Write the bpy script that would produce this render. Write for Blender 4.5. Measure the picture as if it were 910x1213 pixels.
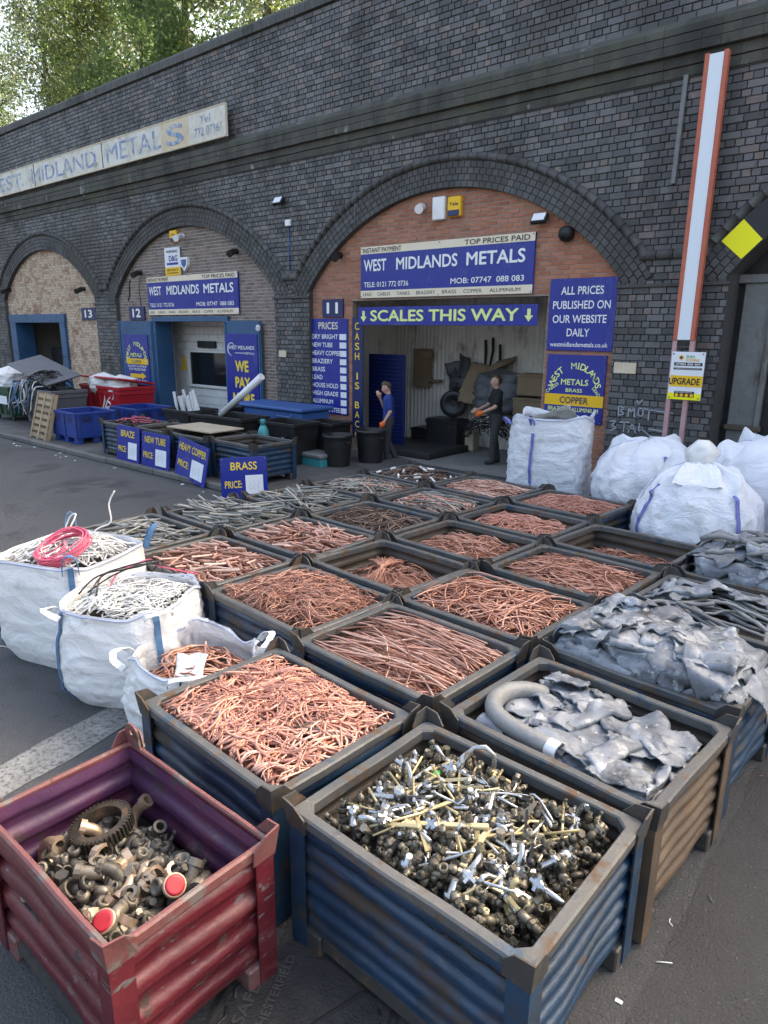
import bpy, bmesh, math, random
from math import sin, cos, pi, sqrt, radians, atan2, exp, hypot
from mathutils import Vector, Matrix, Euler, noise
random.seed(11)
S = bpy.context.scene
for o in list(bpy.data.objects): bpy.data.objects.remove(o)
COL = S.collection
# ------------------------------------------------------------------ camera
CAMPOS = Vector((0, 0, 2.776))
CX, CF, CU = Vector((0.76673, 0.64189, 0.00961)), Vector((-0.6188, 0.74297, -0.25512)), Vector((-0.1709, 0.18966, 0.96686))
cd = bpy.data.cameras.new('camera'); cam = bpy.data.objects.new('camera', cd); COL.objects.link(cam)
cam.matrix_world = Matrix(((CX.x, CU.x, -CF.x, 0), (CX.y, CU.y, -CF.y, 0), (CX.z, CU.z, -CF.z, 2.776), (0, 0, 0, 1)))
cd.sensor_fit = 'VERTICAL'; cd.sensor_height = 36; cd.lens = 24.1; cd.clip_end = 1000; cd.clip_start = .05
S.camera = cam
# ------------------------------------------------------------------ sky and sun (the sun stands behind the viaduct, the yard is in its shade)
SUN_EL, SUN_AZ = radians(35), radians(20)          # azimuth from +Y towards +X
w = bpy.data.worlds.new('World'); S.world = w; w.use_nodes = True
nt = w.node_tree; nt.nodes.clear()
sky = nt.nodes.new('ShaderNodeTexSky'); sky.sky_type = 'NISHITA'; sky.sun_disc = False
sky.sun_elevation = SUN_EL; sky.sun_rotation = SUN_AZ; sky.air_density = 1.0; sky.dust_density = 10.0; sky.ozone_density = 0.3; sky.altitude = 100
bg = nt.nodes.new('ShaderNodeBackground'); bg.inputs[1].default_value = .15
wo = nt.nodes.new('ShaderNodeOutputWorld'); nt.links.new(sky.outputs[0], bg.inputs[0]); nt.links.new(bg.outputs[0], wo.inputs[0])
sl = bpy.data.lights.new('sun', 'SUN'); sl.energy = 4.4; sl.angle = radians(.6); sl.color = (1, .93, .82)
so = bpy.data.objects.new('sun', sl); COL.objects.link(so); so.location = (10, 40, 40)
sdir = Vector((sin(SUN_AZ)*cos(SUN_EL), cos(SUN_AZ)*cos(SUN_EL), sin(SUN_EL)))
so.rotation_euler = sdir.to_track_quat('Z', 'Y').to_euler()
S.view_settings.view_transform = 'Standard'; S.view_settings.look = 'None'; S.view_settings.exposure = 2.42; S.view_settings.gamma = 1
S.view_settings.use_white_balance = True; S.view_settings.white_balance_temperature = 6900; S.view_settings.white_balance_tint = 8   # camera balanced for open shade
S.render.engine = 'CYCLES'; S.cycles.max_bounces = 6; S.cycles.diffuse_bounces = 4; S.cycles.glossy_bounces = 3; S.cycles.transparent_max_bounces = 6
S.cycles.use_denoising = True
# ------------------------------------------------------------------ mesh helpers
class MB:
    def __init__(s): s.v = []; s.f = []; s.m = []; s.sm = []
    def add(s, V, F, m=0, smooth=False):
        b = len(s.v); s.v.extend([tuple(p) for p in V])
        for f in F: s.f.append(tuple(i+b for i in f)); s.m.append(m); s.sm.append(smooth)
        return s
    def box(s, x0, x1, y0, y1, z0, z1, m=0, M=None):
        V = [(x0,y0,z0),(x1,y0,z0),(x1,y1,z0),(x0,y1,z0),(x0,y0,z1),(x1,y0,z1),(x1,y1,z1),(x0,y1,z1)]
        if M is not None: V = [M @ Vector(p) for p in V]
        return s.add(V, [(0,3,2,1),(4,5,6,7),(0,1,5,4),(1,2,6,5),(2,3,7,6),(3,0,4,7)], m)
    def bbox(s, x0, x1, y0, y1, z0, z1, b=.01, m=0, M=None):      # box with chamfered edges
        V = []; 
        for sx, x in ((-1,x0),(1,x1)):
            for sy, y in ((-1,y0),(1,y1)):
                for sz, z in ((-1,z0),(1,z1)):
                    V += [(x, y-sy*b, z-sz*b), (x-sx*b, y, z-sz*b), (x-sx*b, y-sy*b, z)]
        if M is not None: V = [M @ Vector(p) for p in V]
        def i(a, c, d, k): return (a*4+c*2+d)*3+k
        F = []
        F += [(i(0,0,0,0),i(0,0,1,0),i(0,1,1,0),i(0,1,0,0)), (i(1,0,0,0),i(1,1,0,0),i(1,1,1,0),i(1,0,1,0))]
        F += [(i(0,0,0,1),i(1,0,0,1),i(1,0,1,1),i(0,0,1,1)), (i(0,1,0,1),i(0,1,1,1),i(1,1,1,1),i(1,1,0,1))]
        F += [(i(0,0,0,2),i(0,1,0,2),i(1,1,0,2),i(1,0,0,2)), (i(0,0,1,2),i(1,0,1,2),i(1,1,1,2),i(0,1,1,2))]
        for a in (0,1):
            for c in (0,1):
                F.append((i(a,c,0,0),i(a,c,1,0),i(a,c,1,1),i(a,c,0,1)))
                F.append((i(a,0,c,0),i(a,1,c,0),i(a,1,c,2),i(a,0,c,2)))
                F.append((i(0,a,c,1),i(1,a,c,1),i(1,a,c,2),i(0,a,c,2)))
                for d in (0,1): F.append((i(a,c,d,0),i(a,c,d,1),i(a,c,d,2)))
        return s.add(V, F, m)
    def tube(s, P, r, n=6, m=0, cap=True, closed=False, smooth=True):
        P = [Vector(p) for p in P]; k = len(P); V = []; F = []
        R = r if isinstance(r, (list, tuple)) else [r]*k
        up = None
        for i in range(k):
            if closed: d = P[(i+1)%k]-P[i-1]
            else: d = P[min(i+1,k-1)]-P[max(i-1,0)]
            if d.length < 1e-9: d = Vector((0,0,1))
            d.normalize()
            if up is None: up = Vector((0,0,1)) if abs(d.z) < .9 else Vector((1,0,0))
            a = d.cross(up)
            if a.length < 1e-4: a = d.cross(Vector((.3,.5,.8)))
            a.normalize(); up = a.cross(d).normalized()
            for j in range(n):
                t = 2*pi*j/n; V.append(P[i]+(a*cos(t)+up*sin(t))*R[i])
        for i in range(k if closed else k-1):
            for j in range(n):
                A = i*n+j; B = i*n+(j+1)%n; C = ((i+1)%k)*n+(j+1)%n; D = ((i+1)%k)*n+j
                F.append((A,B,C,D))
        if cap and not closed: F.append(tuple(range(n-1,-1,-1))); F.append(tuple(range((k-1)*n, k*n)))
        b = len(s.f); s.add(V, F, m, smooth)
        if cap and not closed: s.sm[-1] = s.sm[-2] = False
        return s
    def lathe(s, prof, n=12, M=None, m=0, smooth=True, cap=True):
        V = []; F = []; k = len(prof)
        for r, z in prof:
            for j in range(n):
                t = 2*pi*j/n; V.append(Vector((r*cos(t), r*sin(t), z)))
        if M is not None: V = [M @ p for p in V]
        for i in range(k-1):
            for j in range(n): F.append((i*n+j, i*n+(j+1)%n, (i+1)*n+(j+1)%n, (i+1)*n+j))
        s.add(V, F, m, smooth)
        if cap:
            b = len(s.v)-k*n
            s.f.append(tuple(range(b+n-1, b-1, -1))); s.m.append(m); s.sm.append(False)
            s.f.append(tuple(range(b+(k-1)*n, b+k*n))); s.m.append(m); s.sm.append(False)
        return s
    def prism(s, poly, y0, y1, m=0, M=None):          # polygon in x,z extruded along y
        n = len(poly); V = [(x,y0,z) for x,z in poly]+[(x,y1,z) for x,z in poly]
        if M is not None: V = [M @ Vector(p) for p in V]
        F = [tuple(range(n)), tuple(range(2*n-1, n-1, -1))]+[(i+n,(i+1)%n+n,(i+1)%n,i) for i in range(n)]
        return s.add(V, F, m)
    def grid(s, fn, nu, nv, m=0, smooth=True, flip=False):
        V = [fn(i/nu, j/nv) for j in range(nv+1) for i in range(nu+1)]
        F = [(j*(nu+1)+i, j*(nu+1)+i+1, (j+1)*(nu+1)+i+1, (j+1)*(nu+1)+i) for j in range(nv) for i in range(nu)]
        if flip: F = [f[::-1] for f in F]
        return s.add(V, F, m, smooth)
    def xf(s, M): s.v = [tuple(M @ Vector(p)) for p in s.v]; return s
    def mesh(s, name, mats):
        me = bpy.data.meshes.new(name); me.from_pydata(s.v, [], s.f)
        me.polygons.foreach_set('material_index', s.m); me.polygons.foreach_set('use_smooth', s.sm)
        for k in (mats if isinstance(mats, (list, tuple)) else [mats]): me.materials.append(k)
        me.update(); return me
def T(x=0, y=0, z=0): return Matrix.Translation((x, y, z))
def RX(a): return Matrix.Rotation(a, 4, 'X')
def RY(a): return Matrix.Rotation(a, 4, 'Y')
def RZ(a): return Matrix.Rotation(a, 4, 'Z')
def rnd(a, b): return random.uniform(a, b)
def tag(o, label=None, cat=None, group=None, kind=None):
    if label: o['label'] = label
    if cat: o['category'] = cat
    if group: o['group'] = group
    if kind: o['kind'] = kind
    return o
def obj(name, mb, mats, parent=None, M=None, kind=None):
    me = mb if isinstance(mb, bpy.types.Mesh) else mb.mesh(name, mats)
    o = bpy.data.objects.new(name, me); COL.objects.link(o)
    if M is not None: o.matrix_basis = M
    if parent is not None: o.parent = parent
    if kind: o['kind'] = kind
    return o
def wpart(name, mb, mats, root, kind=None):      # a part whose mesh is given in world coordinates
    o = obj(name, mb, mats, root, kind=kind); o.matrix_parent_inverse = root.matrix_basis.inverted(); return o
def empty(name, label, cat, M=None, group=None):
    o = bpy.data.objects.new(name, None); COL.objects.link(o); o.empty_display_size = .2
    if M is not None: o.matrix_basis = M
    return tag(o, label, cat, group)
def copy_tree(o, parent=None):
    c = o.copy(); COL.objects.link(c); c.parent = parent
    for ch in list(o.children): copy_tree(ch, c)
    return c
def fbm(p, o=3):
    a = 1; r = 0
    for i in range(o): r += a*noise.noise(p); p = p*2.03; a *= .5
    return r
# ------------------------------------------------------------------ materials
def mat(name, cols, scale=6, rough=.6, metal=0, bump=0, bscale=40, rvar=.0, isl=0, spec=.5, detail=5, stops=None, coord='Object', oinfo=0, dirt=None, dirt_scale=3, dirt_amt=.5, transl=0, stretch=None, streaks=()):
    m = bpy.data.materials.new(name); m.use_nodes = True; t = m.node_tree; N = t.nodes; L = t.links
    b = N['Principled BSDF']; b.inputs['Metallic'].default_value = metal; b.inputs['Roughness'].default_value = rough; b.inputs['Specular IOR Level'].default_value = spec
    tc = N.new('ShaderNodeTexCoord'); src = tc.outputs[coord]
    if stretch:
        mp = N.new('ShaderNodeMapping'); mp.inputs['Scale'].default_value = stretch; L.new(src, mp.inputs[0]); src = mp.outputs[0]
    if oinfo or isl:
        oi = N.new('ShaderNodeObjectInfo')
        va = N.new('ShaderNodeVectorMath'); va.operation = 'MULTIPLY_ADD'
        cb = N.new('ShaderNodeCombineXYZ'); L.new(oi.outputs['Random'], cb.inputs[0]); L.new(oi.outputs['Random'], cb.inputs[2])
        L.new(cb.outputs[0], va.inputs[0]); va.inputs[1].default_value = (37, 0, 19); L.new(src, va.inputs[2]); src = va.outputs[0]
    nz = N.new('ShaderNodeTexNoise'); nz.inputs['Scale'].default_value = scale; nz.inputs['Detail'].default_value = detail; nz.inputs['Roughness'].default_value = .62
    L.new(src, nz.inputs['Vector'])
    fac = nz.outputs['Fac']
    if isl:
        ge = N.new('ShaderNodeNewGeometry'); ad = N.new('ShaderNodeMath'); ad.operation = 'ADD'; L.new(ge.outputs['Random Per Island'], ad.inputs[0]); L.new(oi.outputs['Random'], ad.inputs[1])
        fr = N.new('ShaderNodeMath'); fr.operation = 'FRACT'; L.new(ad.outputs[0], fr.inputs[0])
        mx = N.new('ShaderNodeMix'); mx.inputs[0].default_value = isl; L.new(fac, mx.inputs[2]); L.new(fr.outputs[0], mx.inputs[3]); fac = mx.outputs[0]
    cr = N.new('ShaderNodeValToRGB'); E = cr.color_ramp.elements
    n = len(cols)
    if stops is None: stops = [.5] if n == 1 else [.3+.4*i/(n-1) for i in range(n)] if not isl else [.1+.8*i/(n-1) for i in range(n)]
    while len(E) < n: E.new(.5)
    while len(E) > n: E.remove(E[-1])
    for e, c, p in zip(E, cols, stops): e.position = p; e.color = (*c, 1)
    L.new(fac, cr.inputs[0]); col = cr.outputs[0]
    if dirt:
        n2 = N.new('ShaderNodeTexNoise'); n2.inputs['Scale'].default_value = dirt_scale; n2.inputs['Detail'].default_value = 8; n2.inputs['Roughness'].default_value = .7; L.new(src, n2.inputs['Vector'])
        r2 = N.new('ShaderNodeValToRGB'); r2.color_ramp.elements[0].position = 1-dirt_amt-.06; r2.color_ramp.elements[1].position = 1-dirt_amt+.1; L.new(n2.outputs['Fac'], r2.inputs[0])
        m2 = N.new('ShaderNodeMix'); m2.data_type = 'RGBA'; L.new(r2.outputs[0], m2.inputs[0]); L.new(col, m2.inputs[6]); m2.inputs[7].default_value = (*dirt, 1); col = m2.outputs[2]
        if metal > .3 and 0 == 0:
            mm = N.new('ShaderNodeMath'); mm.operation = 'MULTIPLY_ADD'; L.new(r2.outputs[0], mm.inputs[0]); mm.inputs[1].default_value = -metal*.8; mm.inputs[2].default_value = metal; L.new(mm.outputs[0], b.inputs['Metallic'])
        rr = N.new('ShaderNodeMath'); rr.operation = 'MULTIPLY_ADD'; L.new(r2.outputs[0], rr.inputs[0]); rr.inputs[1].default_value = (.85-rough); rr.inputs[2].default_value = rough; L.new(rr.outputs[0], b.inputs['Roughness'])
    for (c, sc, th, so, st) in streaks:            # soot runs and lime bloom, laid out in the place itself
        gp = N.new('ShaderNodeNewGeometry'); mp = N.new('ShaderNodeMapping'); mp.inputs['Scale'].default_value = st; L.new(gp.outputs['Position'],mp.inputs[0])
        n3 = N.new('ShaderNodeTexNoise'); n3.inputs['Scale'].default_value = sc; n3.inputs['Detail'].default_value = 7; n3.inputs['Roughness'].default_value = .62; L.new(mp.outputs[0],n3.inputs['Vector'])
        r3 = N.new('ShaderNodeMapRange'); r3.inputs[1].default_value = th; r3.inputs[2].default_value = th+so; r3.inputs[4].default_value = .85; L.new(n3.outputs['Fac'],r3.inputs[0])
        m3 = N.new('ShaderNodeMix'); m3.data_type = 'RGBA'; L.new(r3.outputs[0],m3.inputs[0]); L.new(col,m3.inputs[6]); m3.inputs[7].default_value = (*c,1); col = m3.outputs[2]
    L.new(col, b.inputs['Base Color'])
    if bump:
        nb = N.new('ShaderNodeTexNoise'); nb.inputs['Scale'].default_value = bscale; nb.inputs['Detail'].default_value = 6; L.new(src, nb.inputs['Vector'])
        bp = N.new('ShaderNodeBump'); bp.inputs['Strength'].default_value = bump; bp.inputs['Distance'].default_value = .02; L.new(nb.outputs['Fac'], bp.inputs['Height']); L.new(bp.outputs[0], b.inputs['Normal'])
    if transl:
        tr = N.new('ShaderNodeBsdfTranslucent'); L.new(col, tr.inputs[0]); ms = N.new('ShaderNodeMixShader'); ms.inputs[0].default_value = transl
        L.new(b.outputs[0], ms.inputs[1]); L.new(tr.outputs[0], ms.inputs[2]); L.new(ms.outputs[0], N['Material Output'].inputs[0])
    return m
def layered(name, cols, layers, rough=.45, bump=.3, bscale=25, scale=2.5, metal=0):
    # weathered paint: a base with patches (colour, noise scale, threshold, softness, stretch, roughness)
    m = bpy.data.materials.new(name); m.use_nodes = True; t = m.node_tree; N = t.nodes; L = t.links; b = N['Principled BSDF']; b.inputs['Metallic'].default_value = metal
    tc = N.new('ShaderNodeTexCoord'); oi = N.new('ShaderNodeObjectInfo'); cb = N.new('ShaderNodeCombineXYZ'); L.new(oi.outputs['Random'],cb.inputs[0]); L.new(oi.outputs['Random'],cb.inputs[1])
    va = N.new('ShaderNodeVectorMath'); va.operation = 'MULTIPLY_ADD'; L.new(cb.outputs[0],va.inputs[0]); va.inputs[1].default_value = (31,17,0); L.new(tc.outputs['Object'],va.inputs[2])
    def nz(sc, st=None, det=9, ro=.68):
        v = va.outputs[0]
        if st: mp = N.new('ShaderNodeMapping'); mp.inputs['Scale'].default_value = st; L.new(v,mp.inputs[0]); v = mp.outputs[0]
        n = N.new('ShaderNodeTexNoise'); n.inputs['Scale'].default_value = sc; n.inputs['Detail'].default_value = det; n.inputs['Roughness'].default_value = ro; L.new(v,n.inputs['Vector']); return n.outputs['Fac']
    cr = N.new('ShaderNodeValToRGB'); E = cr.color_ramp.elements
    while len(E) < len(cols): E.new(.5)
    for i, (e, c) in enumerate(zip(E,cols)): e.position = .3+.4*i/max(1,len(cols)-1); e.color = (*c,1)
    L.new(nz(scale),cr.inputs[0]); col = cr.outputs[0]; rg = None
    for (c, sc, th, so, st, ro) in layers:
        r = N.new('ShaderNodeMapRange'); r.inputs[1].default_value = th; r.inputs[2].default_value = th+so; L.new(nz(sc,st),r.inputs[0])
        mx = N.new('ShaderNodeMix'); mx.data_type = 'RGBA'; L.new(r.outputs[0],mx.inputs[0]); L.new(col,mx.inputs[6]); mx.inputs[7].default_value = (*c,1); col = mx.outputs[2]
        m2 = N.new('ShaderNodeMix'); L.new(r.outputs[0],m2.inputs[0]); m2.inputs[3].default_value = ro
        if rg is None: m2.inputs[2].default_value = rough
        else: L.new(rg,m2.inputs[2])
        rg = m2.outputs[0]
    L.new(col,b.inputs['Base Color'])
    if rg is not None: L.new(rg,b.inputs['Roughness'])
    bp = N.new('ShaderNodeBump'); bp.inputs['Strength'].default_value = bump; bp.inputs['Distance'].default_value = .015; L.new(nz(bscale,None,6,.6),bp.inputs['Height']); L.new(bp.outputs[0],b.inputs['Normal'])
    return m
def bagmat(name, c, crease=.55):
    m = mat(name, c, 2.5, .6, 0, 0, 9, detail=7, transl=.12, streaks=[((.52,.50,.47),2.2,.60,.14,(1,1,.7)),((.60,.59,.57),6,.62,.08,(1,1,1))]); t = m.node_tree; N = t.nodes; L = t.links; b = N['Principled BSDF']; tc = N.new('ShaderNodeTexCoord')
    def ridge(sc, st):
        mp = N.new('ShaderNodeMapping'); mp.inputs['Scale'].default_value = st; L.new(tc.outputs['Object'],mp.inputs[0]); n = N.new('ShaderNodeTexNoise'); n.inputs['Scale'].default_value = sc; n.inputs['Detail'].default_value = 4; n.inputs['Distortion'].default_value = .8; L.new(mp.outputs[0],n.inputs['Vector'])
        a = N.new('ShaderNodeMath'); a.operation = 'SUBTRACT'; L.new(n.outputs['Fac'],a.inputs[0]); a.inputs[1].default_value = .5; q = N.new('ShaderNodeMath'); q.operation = 'ABSOLUTE'; L.new(a.outputs[0],q.inputs[0]); return q.outputs[0]
    s1 = ridge(2.4,(1,1,1.7)); s2 = ridge(5.5,(1,1,1.4)); ad = N.new('ShaderNodeMath'); ad.operation = 'MULTIPLY_ADD'; L.new(s2,ad.inputs[0]); ad.inputs[1].default_value = .35; L.new(s1,ad.inputs[2])
    bp = N.new('ShaderNodeBump'); bp.invert = True; bp.inputs['Strength'].default_value = crease; bp.inputs['Distance'].default_value = .16; L.new(ad.outputs[0],bp.inputs['Height']); L.new(bp.outputs[0],b.inputs['Normal'])
    for n in N:
        if n.type == 'BSDF_TRANSLUCENT': L.new(bp.outputs[0],n.inputs['Normal'])
    return m
K = {}
K['asphalt'] = layered('asphalt', [(.046,.048,.051),(.063,.065,.069),(.082,.084,.088)], [((.030,.030,.032),.7,.54,.08,None,.55),((.17,.168,.16),60,.585,.07,None,.8),((.016,.016,.018),48,.58,.07,None,.7),((.11,.11,.108),130,.57,.08,None,.8)], .75, 1.0, 70, .35)
K['patch'] = layered('tarmac patch', [(.028,.029,.032),(.038,.039,.042),(.050,.051,.054)], [((.13,.128,.12),70,.60,.07,None,.8),((.014,.014,.015),50,.58,.07,None,.7)], .7, 1.0, 80, .8)
K['pavement'] = mat('pavement', [(.05,.05,.05),(.085,.082,.08),(.11,.105,.1)], 2, .85, 0, .5, 60)
K['kerb'] = mat('kerb stone', [(.09,.088,.085),(.16,.155,.145)], 5, .85, 0, .5, 50, isl=.4)
K['line'] = mat('worn white line', [(.17,.17,.165),(.27,.27,.26)], 5, .8, 0, .4, 120, dirt=(.06,.06,.06), dirt_scale=30, dirt_amt=.46)
K['gear'] = mat('oily gear steel', [(.04,.036,.03),(.085,.072,.055)], 9, .4, .6, .2, 60, dirt=(.11,.06,.03), dirt_scale=9, dirt_amt=.42)
K['iron'] = mat('cast iron', [(.03,.03,.032),(.06,.058,.055)], 8, .55, .3, .3, 80)
K['mortar'] = mat('dark mortar', [(.036,.035,.034),(.055,.053,.05)], 8, .9, 0, .4, 50, streaks=[((.042,.041,.041),.8,.52,.16,(1,1,.22)),((.15,.148,.138),1.5,.62,.10,(1,1,.14)),((.050,.046,.038),.35,.52,.14,(1,1,.8))])
K['brick'] = mat('dark engineering brick', [(.060,.060,.062),(.088,.087,.090),(.115,.114,.119),(.15,.147,.150),(.165,.128,.112),(.30,.30,.315)], 3.0, .55, 0, .4, 45, isl=.80, stops=[.10,.32,.55,.78,.885,.97], dirt=(.055,.053,.050), dirt_scale=1.1, dirt_amt=.41, streaks=[((.042,.041,.041),.8,.52,.16,(1,1,.22)),((.15,.148,.138),1.5,.62,.10,(1,1,.14)),((.050,.046,.038),.35,.52,.14,(1,1,.8))])
K['ring'] = mat('arch ring brick', [(.058,.058,.058),(.080,.079,.079),(.105,.103,.100)], 3.0, .65, 0, .4, 45, isl=.75, dirt=(.062,.059,.053), dirt_scale=1.6, dirt_amt=.45, streaks=[((.042,.041,.041),.8,.52,.16,(1,1,.22)),((.15,.148,.138),1.5,.62,.10,(1,1,.14)),((.050,.046,.038),.35,.52,.14,(1,1,.8))])
K['moss'] = mat('mossy string course brick', [(.052,.053,.047),(.078,.078,.066),(.115,.115,.09)], 2.2, .85, 0, .6, 45, isl=.3, dirt=(.058,.056,.054), dirt_scale=1.7, dirt_amt=.42, streaks=[((.030,.030,.028),1.0,.50,.14,(1,1,.35)),((.30,.30,.27),3.0,.63,.06,(1,1,.5)),((.075,.085,.050),1.6,.56,.1,(1,1,.4))])
K['coping'] = mat('coping brick', [(.075,.076,.074),(.11,.11,.104)], 4, .8, 0, .4, 50, isl=.6, streaks=[((.04,.04,.036),1.2,.52,.12,(1,1,.5))])
K['redbrick'] = mat('orange red brick', [(.30,.105,.058),(.39,.15,.083),(.46,.195,.115),(.36,.155,.10)], 5, .8, 0, .4, 55, isl=.75, streaks=[((.20,.10,.065),.9,.54,.16,(1,1,.3))])
K['redmortar'] = mat('pale mortar', [(.26,.20,.16),(.33,.27,.22)], 8, .9, 0, .3, 60)
K['brownbrick'] = mat('brown brick', [(.15,.11,.095),(.21,.155,.13),(.26,.195,.165)], 5, .8, 0, .4, 55, isl=.8)
K['brownmortar'] = mat('light mortar', [(.32,.30,.27),(.42,.39,.35)], 8, .9, 0, .3, 60)
K['creambrick'] = mat('patchy cream painted brick', [(.34,.22,.15),(.52,.40,.29),(.60,.49,.37)], 2.2, .85, 0, .4, 50, isl=.45, stops=[.3,.42,.7], dirt=(.27,.12,.075), dirt_scale=2.6, dirt_amt=.43)
K['creammortar'] = mat('cream mortar', [(.33,.24,.17),(.45,.35,.26)], 6, .9, 0, .3, 60)
K['blue'] = layered('sign blue', [(.012,.025,.24),(.017,.033,.29)], [((.06,.075,.30),1.6,.58,.2,(1,1,.4),.4),((.035,.037,.10),2.6,.62,.12,(1,1,.25),.6)], .27, .02, 5, 1.2)
K['navy'] = mat('navy plate', [(.008,.018,.10)], 2, .35)
K['cream'] = mat('sign cream', [(.74,.64,.47),(.80,.70,.54)], 2, .45)
K['white'] = mat('white lettering', [(.82,.82,.82)], 2, .5)
K['yellow'] = mat('yellow lettering', [(.85,.62,.05)], 2, .5)
K['lime'] = mat('pale lime lettering', [(.78,.85,.30)], 2, .5)
K['black'] = mat('black lettering', [(.012,.012,.016)], 2, .5)
K['signyellow'] = mat('yellow band', [(.85,.50,.01)], 2, .45)
K['hazyellow'] = mat('hazard yellow', [(.90,.85,.0)], 2, .5)
K['paper'] = mat('white paper', [(.72,.74,.78),(.80,.81,.84)], 4, .6)
K['oldboard'] = mat('weathered white board', [(.50,.47,.38),(.66,.64,.56),(.72,.71,.66)], 1.6, .75, 0, .25, 40, dirt=(.30,.24,.16), dirt_scale=2.2, dirt_amt=.40)
K['oldblue'] = mat('faded blue lettering', [(.13,.22,.42),(.22,.32,.50)], 3, .8, dirt=(.62,.60,.53), dirt_scale=5, dirt_amt=.49)
K['rawboard'] = mat('exposed board', [(.58,.46,.30),(.68,.60,.46)], 3, .8)
K['doorblue'] = mat('door blue paint', [(.018,.075,.17),(.028,.10,.22)], 2, .45, 0, .1, 30, dirt=(.035,.05,.07), dirt_scale=3, dirt_amt=.40)
K['plasticblue'] = mat('blue plastic', [(.010,.035,.20),(.016,.05,.26)], 2, .42, dirt=(.04,.045,.07), dirt_scale=3, dirt_amt=.38)
K['lightblue'] = mat('light blue plastic', [(.035,.10,.30)], 2, .5)
K['blackplastic'] = mat('black plastic', [(.010,.010,.011),(.022,.022,.023)], 4, .42)
K['greyplastic'] = mat('grey plastic', [(.09,.095,.105),(.12,.125,.14)], 3, .5)
K['greenplastic'] = mat('green plastic', [(.02,.06,.035),(.035,.085,.05)], 3, .5)
K['redplastic'] = mat('red plastic', [(.36,.012,.02),(.45,.02,.03)], 3, .4)
K['teal'] = mat('teal plastic', [(.03,.22,.24),(.05,.30,.32)], 3, .4)
K['wood'] = mat('pallet wood', [(.24,.17,.10),(.36,.27,.17),(.44,.34,.23)], 3, .8, 0, .3, 60, isl=.5, stretch=(1,1,8))
K['ply'] = mat('plywood board', [(.33,.27,.19),(.42,.36,.27)], 3, .8)
K['cardboard'] = mat('cardboard', [(.23,.16,.10),(.30,.22,.14)], 3, .85)
K['galv'] = layered('galvanised steel', [(.13,.135,.135),(.20,.205,.205)], [((.10,.085,.065),3,.56,.1,(1,1,.3),.8)], .5, .1, 20, 9)
K['corr'] = mat('corrugated lining', [(.66,.63,.57),(.76,.73,.67),(.80,.78,.73)], 1.4, .6, 0, 0, dirt=(.22,.16,.12), dirt_scale=1.7, dirt_amt=.38, stretch=(1,1,.45))
K['blockwhite'] = mat('white painted blockwork', [(.60,.60,.58),(.70,.70,.68)], 3, .7)
K['darksteel'] = mat('dark steel', [(.018,.018,.02),(.04,.04,.042)], 5, .5, .5)
K['glassdark'] = mat('dark window', [(.012,.015,.018)], 2, .08)
K['concrete'] = mat('concrete floor', [(.16,.155,.145),(.24,.23,.215)], 1.2, .8, 0, .3, 40)
K['redpost'] = mat('red oxide steel', [(.42,.10,.055),(.50,.14,.08)], 6, .55)
K['pinkpost'] = mat('faded pink steel', [(.42,.24,.24),(.52,.33,.33)], 6, .6)
K['whitepanel'] = mat('white panel', [(.72,.78,.84)], 2, .4)
K['alu'] = mat('white aluminium profile', [(.62,.64,.66),(.74,.75,.76)], 5, .4, .2)
# stillage steel
K['binblue'] = layered('blue stillage paint', [(.010,.026,.050),(.015,.042,.086),(.025,.066,.122)], [((.08,.095,.108),11,.60,.10,(.35,.35,2.2),.5),((.050,.036,.026),3.0,.525,.10,(.6,.6,1.3),.75),((.085,.046,.022),9,.63,.06,None,.85),((.022,.024,.028),2.1,.56,.16,(.6,.6,1.5),.6)], .38)
K['binrust'] = layered('rusty brown steel', [(.060,.042,.030),(.095,.066,.045),(.13,.092,.062)], [((.15,.085,.04),4,.58,.12,None,.85),((.045,.040,.038),2.6,.53,.12,(1,1,.6),.6),((.16,.15,.135),16,.64,.06,(1,1,.2),.5)], .6)
K['bininside'] = layered('dirty inner steel', [(.045,.037,.030),(.070,.055,.043),(.095,.075,.056)], [((.11,.062,.032),5,.58,.1,None,.85),((.05,.065,.08),3,.60,.1,None,.5)], .6)
K['rim'] = layered('worn rim steel', [(.055,.066,.075),(.085,.088,.088),(.12,.115,.105)], [((.10,.060,.034),6,.54,.08,None,.8),((.030,.060,.095),4,.585,.06,None,.42),((.17,.165,.155),18,.63,.05,None,.35)], .45)
K['lug'] = layered('dark lug steel', [(.040,.040,.040),(.065,.060,.054)], [((.095,.055,.030),9,.55,.08,None,.85),((.13,.125,.12),20,.63,.05,None,.4)], .5)
K['binred'] = layered('worn red paint', [(.075,.009,.014),(.108,.013,.020),(.14,.021,.028)], [((.15,.062,.064),3.0,.56,.14,(.5,.5,1.6),.6),((.13,.115,.115),11,.605,.05,(.6,.6,1.6),.5),((.055,.035,.030),6,.60,.06,None,.8),((.24,.20,.195),26,.655,.03,(.4,.4,3),.45)], .36)
K['binpurple'] = layered('purple inner paint', [(.052,.020,.055),(.080,.026,.075),(.13,.024,.038)], [((.19,.15,.155),4,.60,.12,(.7,.7,1.5),.6),((.05,.036,.032),7,.58,.06,None,.8)], .45)
K['redrim'] = layered('worn red rim', [(.14,.045,.045),(.19,.075,.07)], [((.15,.125,.115),8,.52,.08,None,.5),((.07,.04,.03),10,.60,.05,None,.8)], .5)
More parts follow.
